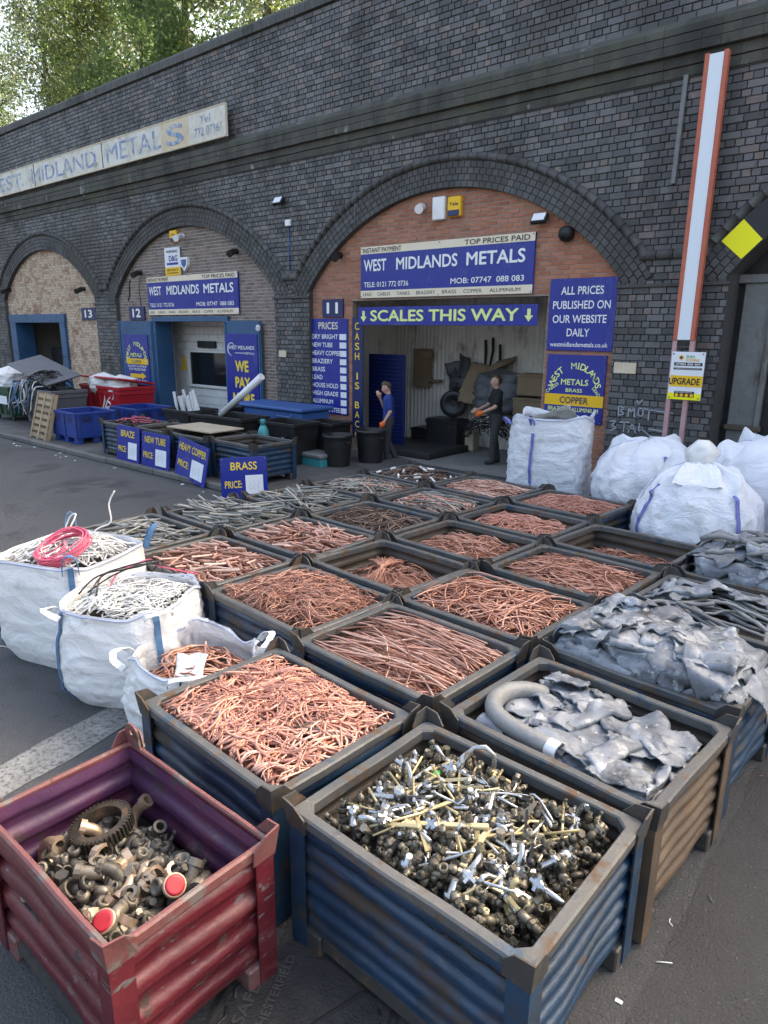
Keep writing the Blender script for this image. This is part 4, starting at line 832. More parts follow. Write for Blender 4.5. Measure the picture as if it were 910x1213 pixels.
# (1,2) fine wire
h = heap(.63,.07,.04,3); g = MB(); bed(g,h); wires(g,h,430,.55,.5,(.0022,.0038),.3,1.0,12,.10,sides=4,arch=.05); wires(g,h,120,.7,1.0,(.003,.0045),0,pi,16,.08,sides=4); wires(g,h,70,.5,.5,(.0022,.0038),.3,1.0,12,.09,sides=4,m=2)
heap_obj('fine_copper_wire_heap','loose heap of fine copper wire behind the copper sack','copper wire',BINS[1,2],g,CB+[K['brownwire']])
# (2,1) looping
h = heap(.62,.08,.025,4); g = MB(); bed(g,h); wires(g,h,190,1.3,.30,(.0045,.007),-.3,.4,26,.08,sides=6); wires(g,h,60,1.6,.55,(.0045,.0065),.3,.7,32,.12,over=.02,sides=6)
heap_obj('looping_copper_wire_heap','heap of long looping copper wire beside the lead heap','copper wire',BINS[2,1],g,CB)
# (2,2) bushy bundle
h = heap(.38,.20,.04,5); g = MB(); bed(g,h,drop=.03); wires(g,h,170,.5,.5,(.002,.0035),.5,.8,10,.08,sides=4,arch=.08)
for _ in range(260):
    a = rnd(-.55,.55)-.25; r0 = .25*random.random(); x0, y0 = .05+r0*cos(a+2.2)*.4, -.08+r0*sin(a+2.2)*.4; ln = rnd(.22,.5); P = []
    for s_ in range(8):
        t = s_/7; P.append((x0-.10+ln*(t-.5)*cos(a*1.4+2.5), y0+ln*(t-.5)*sin(a*1.4+2.5), .60+.18*t-.28*(t-.35)**2+rnd(-.004,.004)+.05*r0))
    g.tube(P, rnd(.0018,.003), 4)
heap_obj('bushy_copper_bundle','bushy bundle of copper wire standing in the dark half empty stillage','copper wire',BINS[2,2],g,CB)
# (3,1) straight wire
h = heap(.59,.07,.025,6); g = MB(); bed(g,h); wires(g,h,250,.95,.14,(.0035,.0058),.0,.28,10,.08,arch=.05); wires(g,h,60,.6,.4,(.003,.005),0,pi,10,.11)
heap_obj('bare_copper_wire_heap','bare straight copper wire in the stillage beside the lead pipes','copper wire',BINS[3,1],g,CB)
for k in range(3):
    g = MB(); wires(g,h,1,.7,.4,(.006,.008),-.4,.3,14,.02,hx=.3,hy=.25); g.v = [(x+.15,y,z+.09) for x,y,z in g.v]
    if g.v: tag(heap_obj('dark_cable_offcut','dark cable offcut lying on straight copper wire beside the lead pipes','cable',BINS[3,1],g,[K['blackwire']]),group='dark offcuts on copper'); 
# (4,1) nearly empty
h = heap(.40,.10,.05,7); g = MB(); bed(g,h,drop=.05); wires(g,h,110,.6,.3,(.003,.005),.0,.5,10,.08,arch=.1)
heap_obj('sparse_copper_wire','sparse copper wire at the bottom of the rusty nearly empty stillage','copper wire',BINS[4,1],g,CB)
# (3,2) (4,2) (5,2)
h = heap(.50,.10,.04,8); g = MB(); bed(g,h); wires(g,h,230,.7,.28,(.0035,.0055),.1,.4,10,.09,arch=.08)
heap_obj('thick_copper_wire_heap','thick copper wire in the dark stillage behind the bushy bundle','copper wire',BINS[3,2],g,CB)
h = heap(.55,.10,.03,9); g = MB(); bed(g,h); wires(g,h,240,.7,.6,(.004,.006),.0,.7,14,.08)
heap_obj('bent_copper_wire_heap','bent copper wire filling a stillage in the middle of the far rows','copper wire',BINS[4,2],g,CBB)
h = heap(.62,.09,.03,10); g = MB(); bed(g,h); wires(g,h,330,.5,.5,(.003,.0045),.0,.8,10,.06,sides=4)
heap_obj('fine_copper_heap','fine bright copper in the bright blue stillage below the upright white bag','copper wire',BINS[5,2],g,CBB)
# (3,3) dark wire
h = heap(.58,.10,.03,11); g = MB(); bed(g,h); wires(g,h,300,1.0,.6,(.004,.0065),.0,.7,18,.08)
heap_obj('dark_wire_heap','dark brown oxidised wire filling a middle stillage','wire',BINS[3,3],g,[K['brownwire'],K['darkbed']])
# (4,3) (5,3) (4,4) (5,4)
h = heap(.60,.08,.03,12); g = MB(); bed(g,h); wires(g,h,170,.55,.08,(.006,.009),.0,.7,4,.07); wires(g,h,60,.8,.05,(.007,.010),.0,.25,4,.09,m=2)
heap_obj('copper_offcut_heap','copper offcuts and dull strips in the far middle stillage','copper offcuts',BINS[4,3],g,[K['coppertube'],K['copperdark'],K['greytube']])
h = heap(.63,.07,.02,13); g = MB(); bed(g,h); wires(g,h,120,1.0,.10,(.006,.010),.05,.25,8,.06); wires(g,h,40,.8,1.2,(.004,.006),0,pi,20,.08)
heap_obj('copper_bar_heap','long pale copper bars and loops in the white splashed far stillage','copper bars',BINS[5,3],g,[K['coppertube'],K['copperdark']])
h = heap(.60,.09,.03,14); g = MB(); bed(g,h); wires(g,h,130,.55,.08,(.006,.011),.2,.8,4,.09); wires(g,h,80,.5,.3,(.004,.007),0,pi,8,.09,m=2)
heap_obj('mixed_scrap_heap','mixed grey tubes and copper scrap near the doorway','scrap',BINS[4,4],g,[K['greytube'],K['darkbed'],K['coppertube']])
h = heap(.60,.08,.04,15); g = MB(); bed(g,h); wires(g,h,150,.35,.5,(.006,.012),0,pi,6,.09); wires(g,h,26,.12,.1,(.014,.02),0,pi,3,.12,m=2)
heap_obj('brown_scrap_heap','brown scrap with white ends in the farthest blue stillage','scrap',BINS[5,4],g,[K['brownwire'],K['darkbed'],K['whitewire']])
# white paint splashes on the side of (5,3)
g = MB()
for k in range(13):
    x = -.5+k*.082; z = .52+rnd(-.05,.05); g.add([(x+.032*cos(t)*rnd(.6,1.2),-.512-.003,z+.05*sin(t)*rnd(.5,1.2)) for t in [2*pi*i/9 for i in range(9)]],[tuple(range(9))])
o = obj('paint_splash', g, K['white']); o.matrix_basis = BINS[5,3]; tag(o,'row of white paint splashes on the dark side of a far stillage','paint',None,'stuff')
# single tubes
def tubes(M, h, n, name, label, group, m, ln, r, dirm, dirs, thick, bedmat, nb=90, hollow=True, bedlab='', hx=.52, hy=.41):
    var = []
    for k in range(10):
        L = rnd(*ln); q = rnd(*r); g = MB(); bend = rnd(-.01,.01)*L*4
        P = [(L*(t-.5),bend*(t*(1-t))*4,0) for t in (0,.33,.66,1)]
        g.tube(P,q,8,cap=not hollow)
        if hollow:
            g.tube(P[::-1],q*.72,8,cap=False)
            for e, s_ in ((0,1),(-1,-1)):
                p = Vector(P[e]); V = [p+Vector((0,q_*cos(2*pi*i/8),q_*sin(2*pi*i/8))) for q_ in (q,q*.72) for i in range(8)]; g.add(V,[(i,(i+1)%8,8+(i+1)%8,8+i) if s_ < 0 else (8+i,8+(i+1)%8,(i+1)%8,i) for i in range(8)])
        var.append((g.mesh(name,m),L))
    for i in range(n):
        me, L = random.choice(var); a = random.gauss(dirm,dirs); x, y = rnd(-hx,hx), rnd(-hy,hy); ex, ey = abs(cos(a))*L/2, abs(sin(a))*L/2
        x = max(-hx+ex,min(hx-ex,x)) if hx > ex else 0; y = max(-hy+ey,min(hy-ey,y)) if hy > ey else 0
        o = obj(name, me, None); o.matrix_basis = M @ T(x,y,h(x,y)+thick*random.random()) @ RZ(a) @ RY(random.gauss(0,.14)) @ RX(rnd(0,6)); tag(o,label,name.replace('_',' '),group)
    g = MB(); bed(g,h,drop=.015); wires(g,h,nb,sum(ln)/2,.02,r,dirm,dirs*1.2,3,.02)
    heap_obj(name+'_bed',bedlab,'metal tubes',M,g,[m,bedmat])
tubes(BINS[1,3],heap(.60,.10,.03,16),150,'copper_tube','short cut copper tube in the heap behind the cable sacks','short copper tubes',K['coppertube'],(.13,.26),(.009,.013),.35,.6,.08,K['copperdark'],bedlab='lower mass of short copper tubes behind the cable sacks')
tubes(BINS[2,3],heap(.61,.09,.03,17),140,'pale_copper_tube','pale copper tube in the heaped stillage of the middle rows','pale copper tubes',K['coppertube'],(.14,.32),(.009,.013),.15,.5,.08,K['copperdark'],bedlab='lower mass of pale copper tubes in the middle rows')
tubes(BINS[1,4],heap(.60,.09,.03,18),90,'grey_tube','grey metal tube in the leftmost stillage behind the pink cable','grey tubes left',K['greytube'],(.2,.5),(.008,.014),.7,.7,.09,K['darkbed'],bedlab='lower mass of grey tubes in the leftmost stillage')
tubes(BINS[2,4],heap(.60,.10,.03,19),90,'long_grey_tube','long grey metal tube in the stillage before the brass price board','grey tubes middle',K['greytube'],(.3,.8),(.009,.016),.35,.35,.11,K['darkbed'],bedlab='lower mass of long grey tubes before the brass price board')
tubes(BINS[3,4],heap(.60,.10,.03,20),90,'pale_grey_tube','pale grey tube in the stillage beside the end of the kerb bins','grey tubes far',K['greytube'],(.25,.6),(.008,.014),.1,.6,.10,K['darkbed'],bedlab='lower mass of pale grey tubes beside the end of the kerb bins')
# ------------------------------------------------------------------ fittings
def hexp(M, r, l): return (M, r, l)
def pipe_end(g, M, r, l, n=10):                # open ended pipe stub from z=0 to l
    g.lathe([(r,0),(r,l),(r*.66,l),(r*.62,l*.35)],n,M,cap=True)
def hexn(g, M, r, l): g.lathe([(r*.92,0),(r,l*.12),(r,l*.88),(r*.92,l)],6,M,smooth=False)
def P_valve(s=1):
    g = MB(); X = RY(pi/2); Xi = RY(-pi/2)
    for Q in (X,Xi): pipe_end(g,Q,.0115,.068); hexn(g,Q @ T(0,0,.036),.0165,.016)
    g.lathe([(.010,-.022),(.0165,-.012),(.018,0),(.0165,.012),(.010,.022)],10,X); g.lathe([(.010,0),(.010,.03),(.0135,.031),(.0135,.046),(.006,.048),(.006,.066),(.0085,.067),(.0085,.074)],8); return g
def P_tee(s=1):
    g = MB()
    for Q in (RY(pi/2),RY(-pi/2),Matrix.Identity(4)): pipe_end(g,Q,.0125,.056); g.lathe([(.0125,.034),(.016,.036),(.016,.050),(.0125,.052)],10,Q)
    return g
def P_elbow():
    g = MB(); P = [(-.05,0,0),(-.014,0,0),(.004,0,.004),(.012,0,.014),(.014,0,.046)]; g.tube(P,.0125,10); hexn(g,T(-.062,0,0) @ RY(pi/2),.017,.018); pipe_end(g,T(.014,0,.04),.0155,.022); return g
def P_coup():
    g = MB(); pipe_end(g,RY(pi/2),.0125,.05); pipe_end(g,RY(-pi/2),.0145,.036); hexn(g,RY(pi/2) @ T(0,0,.006),.018,.015); g.lathe([(.0125,.03),(.0138,.033),(.0125,.036),(.0138,.039),(.0125,.042)],10,RY(pi/2)); return g
def P_tap():
    g = MB(); g.lathe([(.011,-.05),(.011,0),(.02,.0),(.022,.01),(.017,.02),(.017,.05),(.022,.055),(.022,.075),(.012,.082)],10); g.tube([(0,0,.035),(.03,0,.045),(.06,0,.045),(.085,0,.03),(.09,0,.01)],[.012,.012,.011,.011,.012],8); g.box(-.028,.028,-.006,.006,.078,.09); g.box(-.006,.006,-.028,.028,.0785,.0895); return g
def P_swan():
    g = MB(); g.tube([(0,0,-.06),(0,0,.05),(.01,0,.085),(.04,0,.105),(.075,0,.095),(.09,0,.06),(.092,0,.04)],.0085,8); g.lathe([(.014,0),(.014,.025)],8,T(0,0,-.07)); return g
def P_bar(): return MB().bbox(-.13,.13,-.010,.010,-.006,.006,.002)
def P_rod(): return MB().tube([(-.12,0,0),(0,.002,0),(.12,0,0)],.006,8)
def P_lever(): 
    g = MB(); g.prism([(-.02,-.015),(.02,-.02),(.12,-.009),(.14,0),(.12,.009),(.02,.02),(-.02,.015)],-.006,.006); g.lathe([(.02,-.012),(.022,.0),(.016,.016)],10,RX(pi/2)); return g
def P_nut():
    g = MB(); n = 6; V = []
    for y in (-.009,.009):
        V += [(.022*cos(2*pi*i/12)/(cos(pi/6) if i%2 else 1)*1.0,y,.022*sin(2*pi*i/12)/(cos(pi/6) if i%2 else 1)) for i in range(12)]+[(.013*cos(2*pi*i/12),y,.013*sin(2*pi*i/12)) for i in range(12)]
    F = []
    for i in range(12): j = (i+1)%12; F += [(i,12+i,12+j,j),(24+j,36+j,36+i,24+i),(i,j,24+j,24+i),(12+j,12+i,36+i,36+j)]
    return g.add(V,F)
def P_pipe(): return MB().tube([(-.11,0,0),(-.03,.0,0),(.05,.0,.004),(.10,0,.02),(.115,0,.04)],.0075,8)
def P_gauge(): return MB().lathe([(.010,-.04),(.010,-.012),(.030,-.012),(.031,.006),(.029,.010),(.027,.006)],14)
def P_cross():
    g = MB(); g.tube([(-.07,0,0),(.07,0,0)],.009,8); g.tube([(-.04,0,0),(-.04,.05,0)],.008,8); g.tube([(.04,0,0),(.04,.05,0)],.008,8); g.lathe([(.016,0),(.018,.02),(.012,.03)],8,T(0,0,0)); return g
def P_spring(): return MB().tube([(-.08+.16*i/40,.012*cos(i*.9),.012*sin(i*.9)) for i in range(41)],.002,4)
PR = {'brass_valve':(P_valve,'brassdull'),'brass_tee':(P_tee,'brassdull'),'brass_elbow':(P_elbow,'brassdull'),'brass_coupling':(P_coup,'brassdull'),'hexagon_nut':(P_nut,'brassdull'),'chrome_tap':(P_tap,'chrome'),'swan_neck_spout':(P_swan,'chrome'),'brass_bar':(P_bar,'brass'),'brass_rod':(P_rod,'brass'),'lever_handle':(P_lever,'chrome'),'chrome_pipe':(P_pipe,'chrome'),'pressure_gauge':(P_gauge,'chrome'),'chrome_bracket':(P_cross,'chrome'),'black_lever':(P_lever,'blackplastic'),'brass_tap':(P_tap,'brass'),'small_brass_coupling':(P_coup,'brass')}
PM = {k:f().mesh(k,K[m]) for k,(f,m) in PR.items()}
DESC = {'brass_valve':'dull brass valve body','brass_tee':'dull brass tee fitting','brass_elbow':'dull brass elbow fitting','brass_coupling':'dull brass compression coupling','hexagon_nut':'dull brass hexagon nut','chrome_tap':'chrome pillar tap','swan_neck_spout':'curved chrome swan neck spout','brass_bar':'flat yellow brass bar','brass_rod':'thin yellow brass rod','lever_handle':'flat chrome lever handle','chrome_pipe':'thin chrome pipe bent at the end','pressure_gauge':'small round chrome gauge','chrome_bracket':'chrome mixer bracket','black_lever':'flat black lever','brass_tap':'yellow brass pillar tap','small_brass_coupling':'bright yellow brass coupling'}
def merge(dst, me, M, m=0):
    b = len(dst.v); dst.v.extend([tuple(M @ v.co) for v in me.vertices])
    for p in me.polygons: dst.f.append(tuple(i+b for i in p.vertices)); dst.m.append(m); dst.sm.append(p.use_smooth)
def rrot(flat=False): return RZ(rnd(0,6.28)) @ RY(random.gauss(0,.25) if flat else rnd(-1.6,1.6)) @ RX(rnd(0,6.28))
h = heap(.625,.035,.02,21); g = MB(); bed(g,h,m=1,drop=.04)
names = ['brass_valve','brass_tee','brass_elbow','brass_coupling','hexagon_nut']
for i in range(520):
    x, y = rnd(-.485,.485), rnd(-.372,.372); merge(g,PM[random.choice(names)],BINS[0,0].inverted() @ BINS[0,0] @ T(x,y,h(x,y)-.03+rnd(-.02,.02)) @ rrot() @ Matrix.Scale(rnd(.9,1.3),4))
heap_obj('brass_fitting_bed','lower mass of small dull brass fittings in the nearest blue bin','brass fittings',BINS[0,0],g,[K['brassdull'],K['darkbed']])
wt = [('brass_valve',120),('brass_tee',60),('brass_elbow',60),('brass_coupling',60),('hexagon_nut',8),('chrome_tap',26),('swan_neck_spout',2),('brass_bar',14),('brass_rod',36),('lever_handle',14),('chrome_pipe',36),('pressure_gauge',7),('chrome_bracket',5),('black_lever',16),('brass_tap',4),('small_brass_coupling',8)]
pool = [k for k,n in wt for _ in range(n)]; random.shuffle(pool)
for i, k in enumerate(pool):
    big = k in ('brass_bar','brass_rod','lever_handle','chrome_pipe','swan_neck_spout','black_lever','chrome_bracket')
    x, y = rnd(-.48,.48), rnd(-.37,.37)
    if big: x *= .78; y *= .74
    s = rnd(.85,1.3) if not big else rnd(.8,1.1); o = obj(k, PM[k], None); o.matrix_basis = BINS[0,0] @ T(x,y,h(x,y)+rnd(.01,.045)+(.035 if big else 0)) @ rrot(big) @ Matrix.Scale(s,4)
    tag(o, DESC[k]+' lying in the nearest blue bin', k.replace('_',' ').split()[-1], k.replace('_',' ')+'s in the nearest blue bin')
# thin wire strands over the fittings
for k in range(4):
    g = MB(); wires(g,h,1,.8,.5,(.0016,.0022),rnd(0,3),.5,24,.0,hx=.4,hy=.32); g.v = [(x,y,z+.075) for x,y,z in g.v]
    if g.v: tag(heap_obj('thin_wire','thin pale wire strand across the fittings in the nearest blue bin','wire',BINS[0,0],g,[K['whitewire']]),group='thin wires over the fittings')
# one long bent spout, standing out of the heap as in the photograph
for (x,y,z,rz,ry,k,s) in ((-.22,.28,.72,.4,.35,'swan_neck_spout',1.5),(.05,.10,.71,1.9,1.35,'swan_neck_spout',1.7),(-.38,.02,.72,-.6,.2,'swan_neck_spout',1.3),(-.30,-.10,.71,.6,.0,'chrome_bracket',1.8),(.14,-.10,.725,1.75,.05,'brass_bar',1.35),(-.02,-.12,.73,.62,-.05,'brass_bar',1.4),(-.12,-.02,.72,1.2,0,'brass_bar',.9),(.20,.02,.72,.9,.05,'brass_bar',.8),(.28,-.06,.72,2.2,.05,'lever_handle',1.4)):
    o = obj(k, PM[k], None); o.matrix_basis = BINS[0,0] @ T(x,y,z) @ RZ(rz) @ RY(ry) @ Matrix.Scale(s,4); tag(o,'large '+DESC[k].replace('flat ','').replace('curved ','')+' lying on top in the nearest blue bin',k.split('_')[-1],'large '+k.replace('_',' ')+'s on top')
o = obj('green_tag', MB().lathe([(.018,0),(.018,.004)],14), K['greendot'], M=BINS[0,0] @ T(-.26,.13,.735) @ RX(.3)); tag(o,'small round green tag among the brass fittings','tag')
# red bin fittings
h = heap(.37,.05,.03,22,.48,.31); g = MB(); bed(g,h,.50,.325,.03,1,16)
for i in range(170):
    x, y = rnd(-.41,.41), rnd(-.23,.23); merge(g,PM[random.choice(names)],T(x,y,h(x,y)-.02+rnd(-.01,.02)) @ rrot() @ Matrix.Scale(rnd(1.3,1.9),4))
heap_obj('gunmetal_fitting_bed','lower mass of dull gunmetal fittings in the red bin','fittings',RB,g,[K['gunmetal'],K['darkbed']])
def P_bend():
    g = MB(); P = [(-.05+.05*(1-cos(t)),0,.06*sin(t)) for t in [i*pi/2/6 for i in range(7)]]; P = [(-.05,0,-.03)]+[(-.05+.06*(1-cos(t)),0,.06*sin(t)) for t in [i*pi/2/6 for i in range(7)]]+[(.05,0,.06)]
    g.tube(P,.026,12,cap=False); g.tube(P[::-1],.019,10,cap=False)
    for p, M in ((P[0],T(-.05,0,-.05)),(P[-1],T(.045,0,.06) @ RY(pi/2))): 
        n = 12; V = [M @ Vector((r*cos(2*pi*i/n),r*sin(2*pi*i/n),z)) for r,z in ((.034,0),(.034,.026),(.02,.026),(.02,0)) for i in range(n)]; g.add(V,[(k*n+i,k*n+(i+1)%n,((k+1)%4)*n+(i+1)%n,((k+1)%4)*n+i) for k in range(4) for i in range(n)],0,False)
    return g
def P_ring(R=.05, r0=.036, hgt=.03):
    g = MB(); n = 16; g.add([(r*cos(2*pi*i/n),r*sin(2*pi*i/n),z) for r,z in ((R,-hgt/2),(R,hgt/2),(r0,hgt/2),(r0,-hgt/2)) for i in range(n)],[(k*n+i,k*n+(i+1)%n,((k+1)%4)*n+(i+1)%n,((k+1)%4)*n+i) for k in range(4) for i in range(n)],0,False); return g
def P_socket():
    g = MB(); n = 12; g.add([(r*cos(2*pi*i/n),r*sin(2*pi*i/n),z) for r,z in ((.024,-.05),(.026,.0),(.036,.01),(.036,.04),(.027,.04),(.025,.0),(.018,-.05)) for i in range(n)],[(k*n+i,k*n+(i+1)%n,(k+1)%7*n+(i+1)%n,(k+1)%7*n+i) for k in range(7) for i in range(n)],0,False); return g
def P_gate():
    g = MB()
    for Q in (RY(pi/2),RY(-pi/2)): g.lathe([(.02,0),(.022,.04),(.031,.043),(.031,.068),(.021,.068),(.019,.02)],12,Q)
    g.lathe([(.022,-.024),(.03,0),(.022,.024)],12,RY(pi/2)); g.lathe([(.020,0),(.023,.04),(.028,.044),(.028,.058),(.013,.062),(.011,.085),(.015,.087),(.015,.10)],10); return g
RM = {'gunmetal_bend':(P_bend(),'gunmetal','grey gunmetal pipe bend'),'bronze_ring':(P_ring(),'bronze','open bronze ring'),'gunmetal_socket':(P_socket(),'gunmetal','dull flared gunmetal socket'),'gate_valve':(P_gate(),'gunmetal','heavy grey gate valve body'),'bronze_socket':(P_socket(),'bronze','bright flared bronze socket'),'bronze_bend':(P_bend(),'bronze','bright bronze pipe bend')}
RMM = {k:a.mesh(k,K[m]) for k,(a,m,_) in RM.items()}
pool = ['gunmetal_bend']*20+['bronze_ring']*9+['gunmetal_socket']*18+['gate_valve']*26+['bronze_socket']*14+['bronze_bend']*7; random.shuffle(pool)
for k in pool:
    x, y = rnd(-.41,.41), rnd(-.235,.235); o = obj(k, RMM[k], None); o.matrix_basis = RB @ T(x,y,h(x,y)+rnd(.01,.05)) @ rrot() @ Matrix.Scale(rnd(.8,1.2),4); tag(o,RM[k][2]+' lying in the red bin',k.split('_')[-1],k.replace('_',' ')+'s in the red bin')
gear = MB(); n = 44; prof = [(.098,-.03),(.098,.03),(.128,.03),(.128,-.03)]
gear.add([(r*cos(2*pi*i/n),r*sin(2*pi*i/n),z) for r,z in prof for i in range(n)],[(k*n+(i+1)%n,k*n+i,((k+1)%4)*n+i,((k+1)%4)*n+(i+1)%n) for k in range(4) for i in range(n)])
gr_ = empty('gear_ring','large dark toothed gear ring lying at the left in the red bin','gear',RB @ T(-.30,.05,.515) @ RX(.16) @ RY(-.08)); obj('ring', gear, K['gear'], gr_)
tooth = MB().prism([(-.006,-.03),(.006,-.03),(.006,.03),(-.006,.03)],-.142,-.124).mesh('tooth',K['gear'])
for i in range(n): obj('tooth', tooth, None, gr_, RZ(2*pi*i/n))
for (x,y,z,rx,ry,w_) in ((.28,.06,.53,.55,.5,'beside the bin centre'),(.22,-.22,.52,.5,-.1,'near the front rim')):
    r = empty('red_handwheel','bronze valve wheel with red enamel face in the red bin, '+w_,'valve wheel',RB @ T(x,y,z) @ RZ(.6) @ RX(rx) @ RY(ry)); obj('wheel', MB().lathe([(.044,-.012),(.05,-.008),(.05,.008),(.044,.012),(.04,.010)],18), K['bronze'], r); obj('enamel_face', MB().lathe([(.042,.0),(.042,.0135),(.03,.0145)],18), K['redface'], r); obj('stem', MB().lathe([(.02,-.09),(.02,-.012)],10), K['bronze'], r)
# ------------------------------------------------------------------ lead
def sheet(w_, d_, seed, fold=.0, rough_=.03, curl=0, th=.005, nx=20, ny=16, nf=4):
    # a soft metal sheet: torn outline, several sharp bends, fine dents
    R_ = random.Random(seed*7.31); V = []; tz = rough_
    for j in range(ny+1):
        for i in range(nx+1):
            u, v = i/nx, j/ny; x = (u-.5)*w_*(1+.20*noise.noise(Vector((3,v*3.1,seed*1.7)))+.07*noise.noise(Vector((3,v*11,seed)))); y = (v-.5)*d_*(1+.20*noise.noise(Vector((u*3.1,9,seed*1.7)))+.07*noise.noise(Vector((u*11,9,seed))))
            V.append(Vector((x,y,tz*(.5*noise.noise(Vector((x*4+seed,y*4,seed*2.3)))+.35*abs(noise.noise(Vector((x*9,y*9+seed,seed))))))))
    folds = []
    if fold: folds.append((rnd(.02,.3)*w_,rnd(-.5,.5),fold,.016))
    for k in range(nf): folds.append((R_.uniform(-.05,.42)*w_,R_.uniform(0,6.28),R_.gauss(0,.30+rough_*7),R_.uniform(.006,.03)))
    for (off, ang, A, wd) in folds:
        n = Vector((cos(ang),sin(ang),0)); 
        for q in range(len(V)):
            p = V[q]; t = p.dot(n)-off
            if t <= 0: continue
            kk = abs(A)/max(wd,1e-4); a = min(t*kk,abs(A)); s_ = sin(a)/kk; c_ = (1-cos(a))/kk; rest = max(0,t-abs(A)/kk)
            s_ += rest*cos(a); c_ += rest*sin(a); sg = 1 if A > 0 else -1
            z0 = p.z; V[q] = p-n*t+n*(s_-z0*sin(a)*sg)+Vector((0,0,sg*c_-z0+z0*cos(a)))
    g = MB(); N1 = nx+1; F = [(j*N1+i,j*N1+i+1,(j+1)*N1+i+1,(j+1)*N1+i) for j in range(ny) for i in range(nx)]
    n = len(V); g.add(V+[p-Vector((0,0,th)) for p in V],[],0); g.f = list(F)+[tuple(i+n for i in f[::-1]) for f in F]; 
    bd = [i for i in range(nx)]+[nx+N1*j for j in range(ny)]+[N1*ny+nx-i for i in range(nx)]+[N1*(ny-j) for j in range(ny)]
    g.sm = [True]*len(g.f)
    for a, b_ in zip(bd,bd[1:]+bd[:1]): g.f.append((a,a+n,b_+n,b_)); g.sm.append(False)
    g.m = [0]*len(g.f); return g
def draped(w_, d_, rot, x0, y0, h, lay, seed, th=.006, amp=.03, nx=26, ny=20, lim=(.525,.412)):
    # a heavy soft sheet that lies on the heap below it: torn outline, creased, sagging past the rim
    V = []; c, s_ = cos(rot), sin(rot); R_ = random.Random(seed); fo = R_.random() < .45; fl = R_.uniform(.12,.34)*w_
    W4 = [(R_.uniform(0,6.28),R_.uniform(.16,.5),R_.random(),R_.uniform(.5,1.2)) for _ in range(5)]
    for j in range(ny+1):
        for i in range(nx+1):
            u, v = i/nx-.5, j/ny-.5
            x = u*w_*(1+.24*noise.noise(Vector((3,v*3.1,seed)))+.10*noise.noise(Vector((3,v*10,seed)))); y = v*d_*(1+.24*noise.noise(Vector((u*3.1,9,seed)))+.10*noise.noise(Vector((u*10,9,seed)))); dz = 0
            if fo and x > fl: t = x-fl; a = min(t/.016,pi); x = fl+.016*sin(a)-max(0,t-.016*pi); dz = .016*(1-cos(a))+.012*min(1,max(0,t-.05)*9)
            X, Y = x0+c*x-s_*y, y0+s_*x+c*y; hx_, hy_ = max(-.56,min(.56,X)), max(-.45,min(.45,Y)); out = hypot(X-hx_,Y-hy_)
            n1 = noise.noise(Vector((x*3.3+seed*5,y*3.3,seed))); n2 = noise.noise(Vector((x*7.5,y*7.5+seed*3,seed))); n3 = noise.noise(Vector((x*16+seed,y*16,seed)))
            tri = sum(A_*lm_/.3*(abs(((x+.05*n2)*cos(a_)+(y+.05*n1)*sin(a_))/lm_+o_-math.floor(((x+.05*n2)*cos(a_)+(y+.05*n1)*sin(a_))/lm_+o_)-.5)-.25)*2 for a_, lm_, o_, A_ in W4); cr = amp*(.85*tri+.35*(.5-2*abs(n1))+.25*(.5-2*abs(n2))+.12*n3); edge = max(abs(u),abs(v))*2; cr += amp*.9*max(0,edge-.7)*noise.noise(Vector((u*5,v*5,seed*2)))*4
            z = h(hx_,hy_)+lay+dz+cr-out*1.1-out*out*2.5
            if lim: X, Y = max(-lim[0],min(lim[0],X))*(1-.02*abs(n2)), max(-lim[1],min(lim[1],Y))*(1-.02*abs(n1))
            V.append((X,Y,z))
    g = MB(); N1 = nx+1; n = len(V); F = [(j*N1+i,j*N1+i+1,(j+1)*N1+i+1,(j+1)*N1+i) for j in range(ny) for i in range(nx)]
    g.v = V+[(x,y,z-th) for x,y,z in V]; g.f = F+[tuple(i+n for i in f[::-1]) for f in F]; g.sm = [True]*len(g.f)
    bd = [i for i in range(nx)]+[nx+N1*j for j in range(ny)]+[N1*ny+nx-i for i in range(nx)]+[N1*(ny-j) for j in range(ny)]
    for a, b_ in zip(bd,bd[1:]+bd[:1]): g.f.append((a,a+n,b_+n,b_)); g.sm.append(False)
    g.m = [0]*len(g.f); return g
def lead_drape(M, h, n, label, group, size, hx=.46, hy=.36, layers=.12, amp=.03, asp=(.5,.9), lim=(.525,.412)):
    for i in range(n):
        s = rnd(*size); g = draped(s,s*rnd(*asp),rnd(0,6.28),rnd(-hx,hx),rnd(-hy,hy),h,layers*i/n+.01,rnd(0,99),amp=amp*rnd(.6,1.4),lim=(lim[0]*rnd(.8,1),lim[1]*rnd(.8,1)))
        o = obj('lead_sheet', g, K['lead']); o.matrix_basis = M; tag(o,label,'lead sheet',group)
def lead_pieces(M, h, n, label, group, size, z0=0, over=0, tilt=.22, hx=.46, hy=.36, layers=.10, fold_p=.5, rough_=.025, thick=.005):
    for i in range(n):
        s = rnd(*size); x, y = rnd(-hx-over,hx+over), rnd(-hy-over,hy+over)
        g = sheet(s,s*rnd(.5,.9),rnd(0,99),rnd(1.2,2.9) if random.random() < fold_p else 0,rough_*rnd(.5,1.5),0,thick)
        o = obj('lead_sheet', g, K['lead']); zc = h(max(-.5,min(.5,x)),max(-.4,min(.4,y)))+layers*i/n
        o.matrix_basis = M @ T(x,y,zc) @ RZ(rnd(0,6.28)) @ RX(random.gauss(0,tilt)) @ RY(random.gauss(0,tilt)); tag(o,label,'lead sheet',group)
def lead_bed(M, h, label):
    g = MB(); bed(g,h,drop=.06,m=0); heap_obj('lead_scrap_bed',label,'lead scrap',M,g,[K['darkbed']])
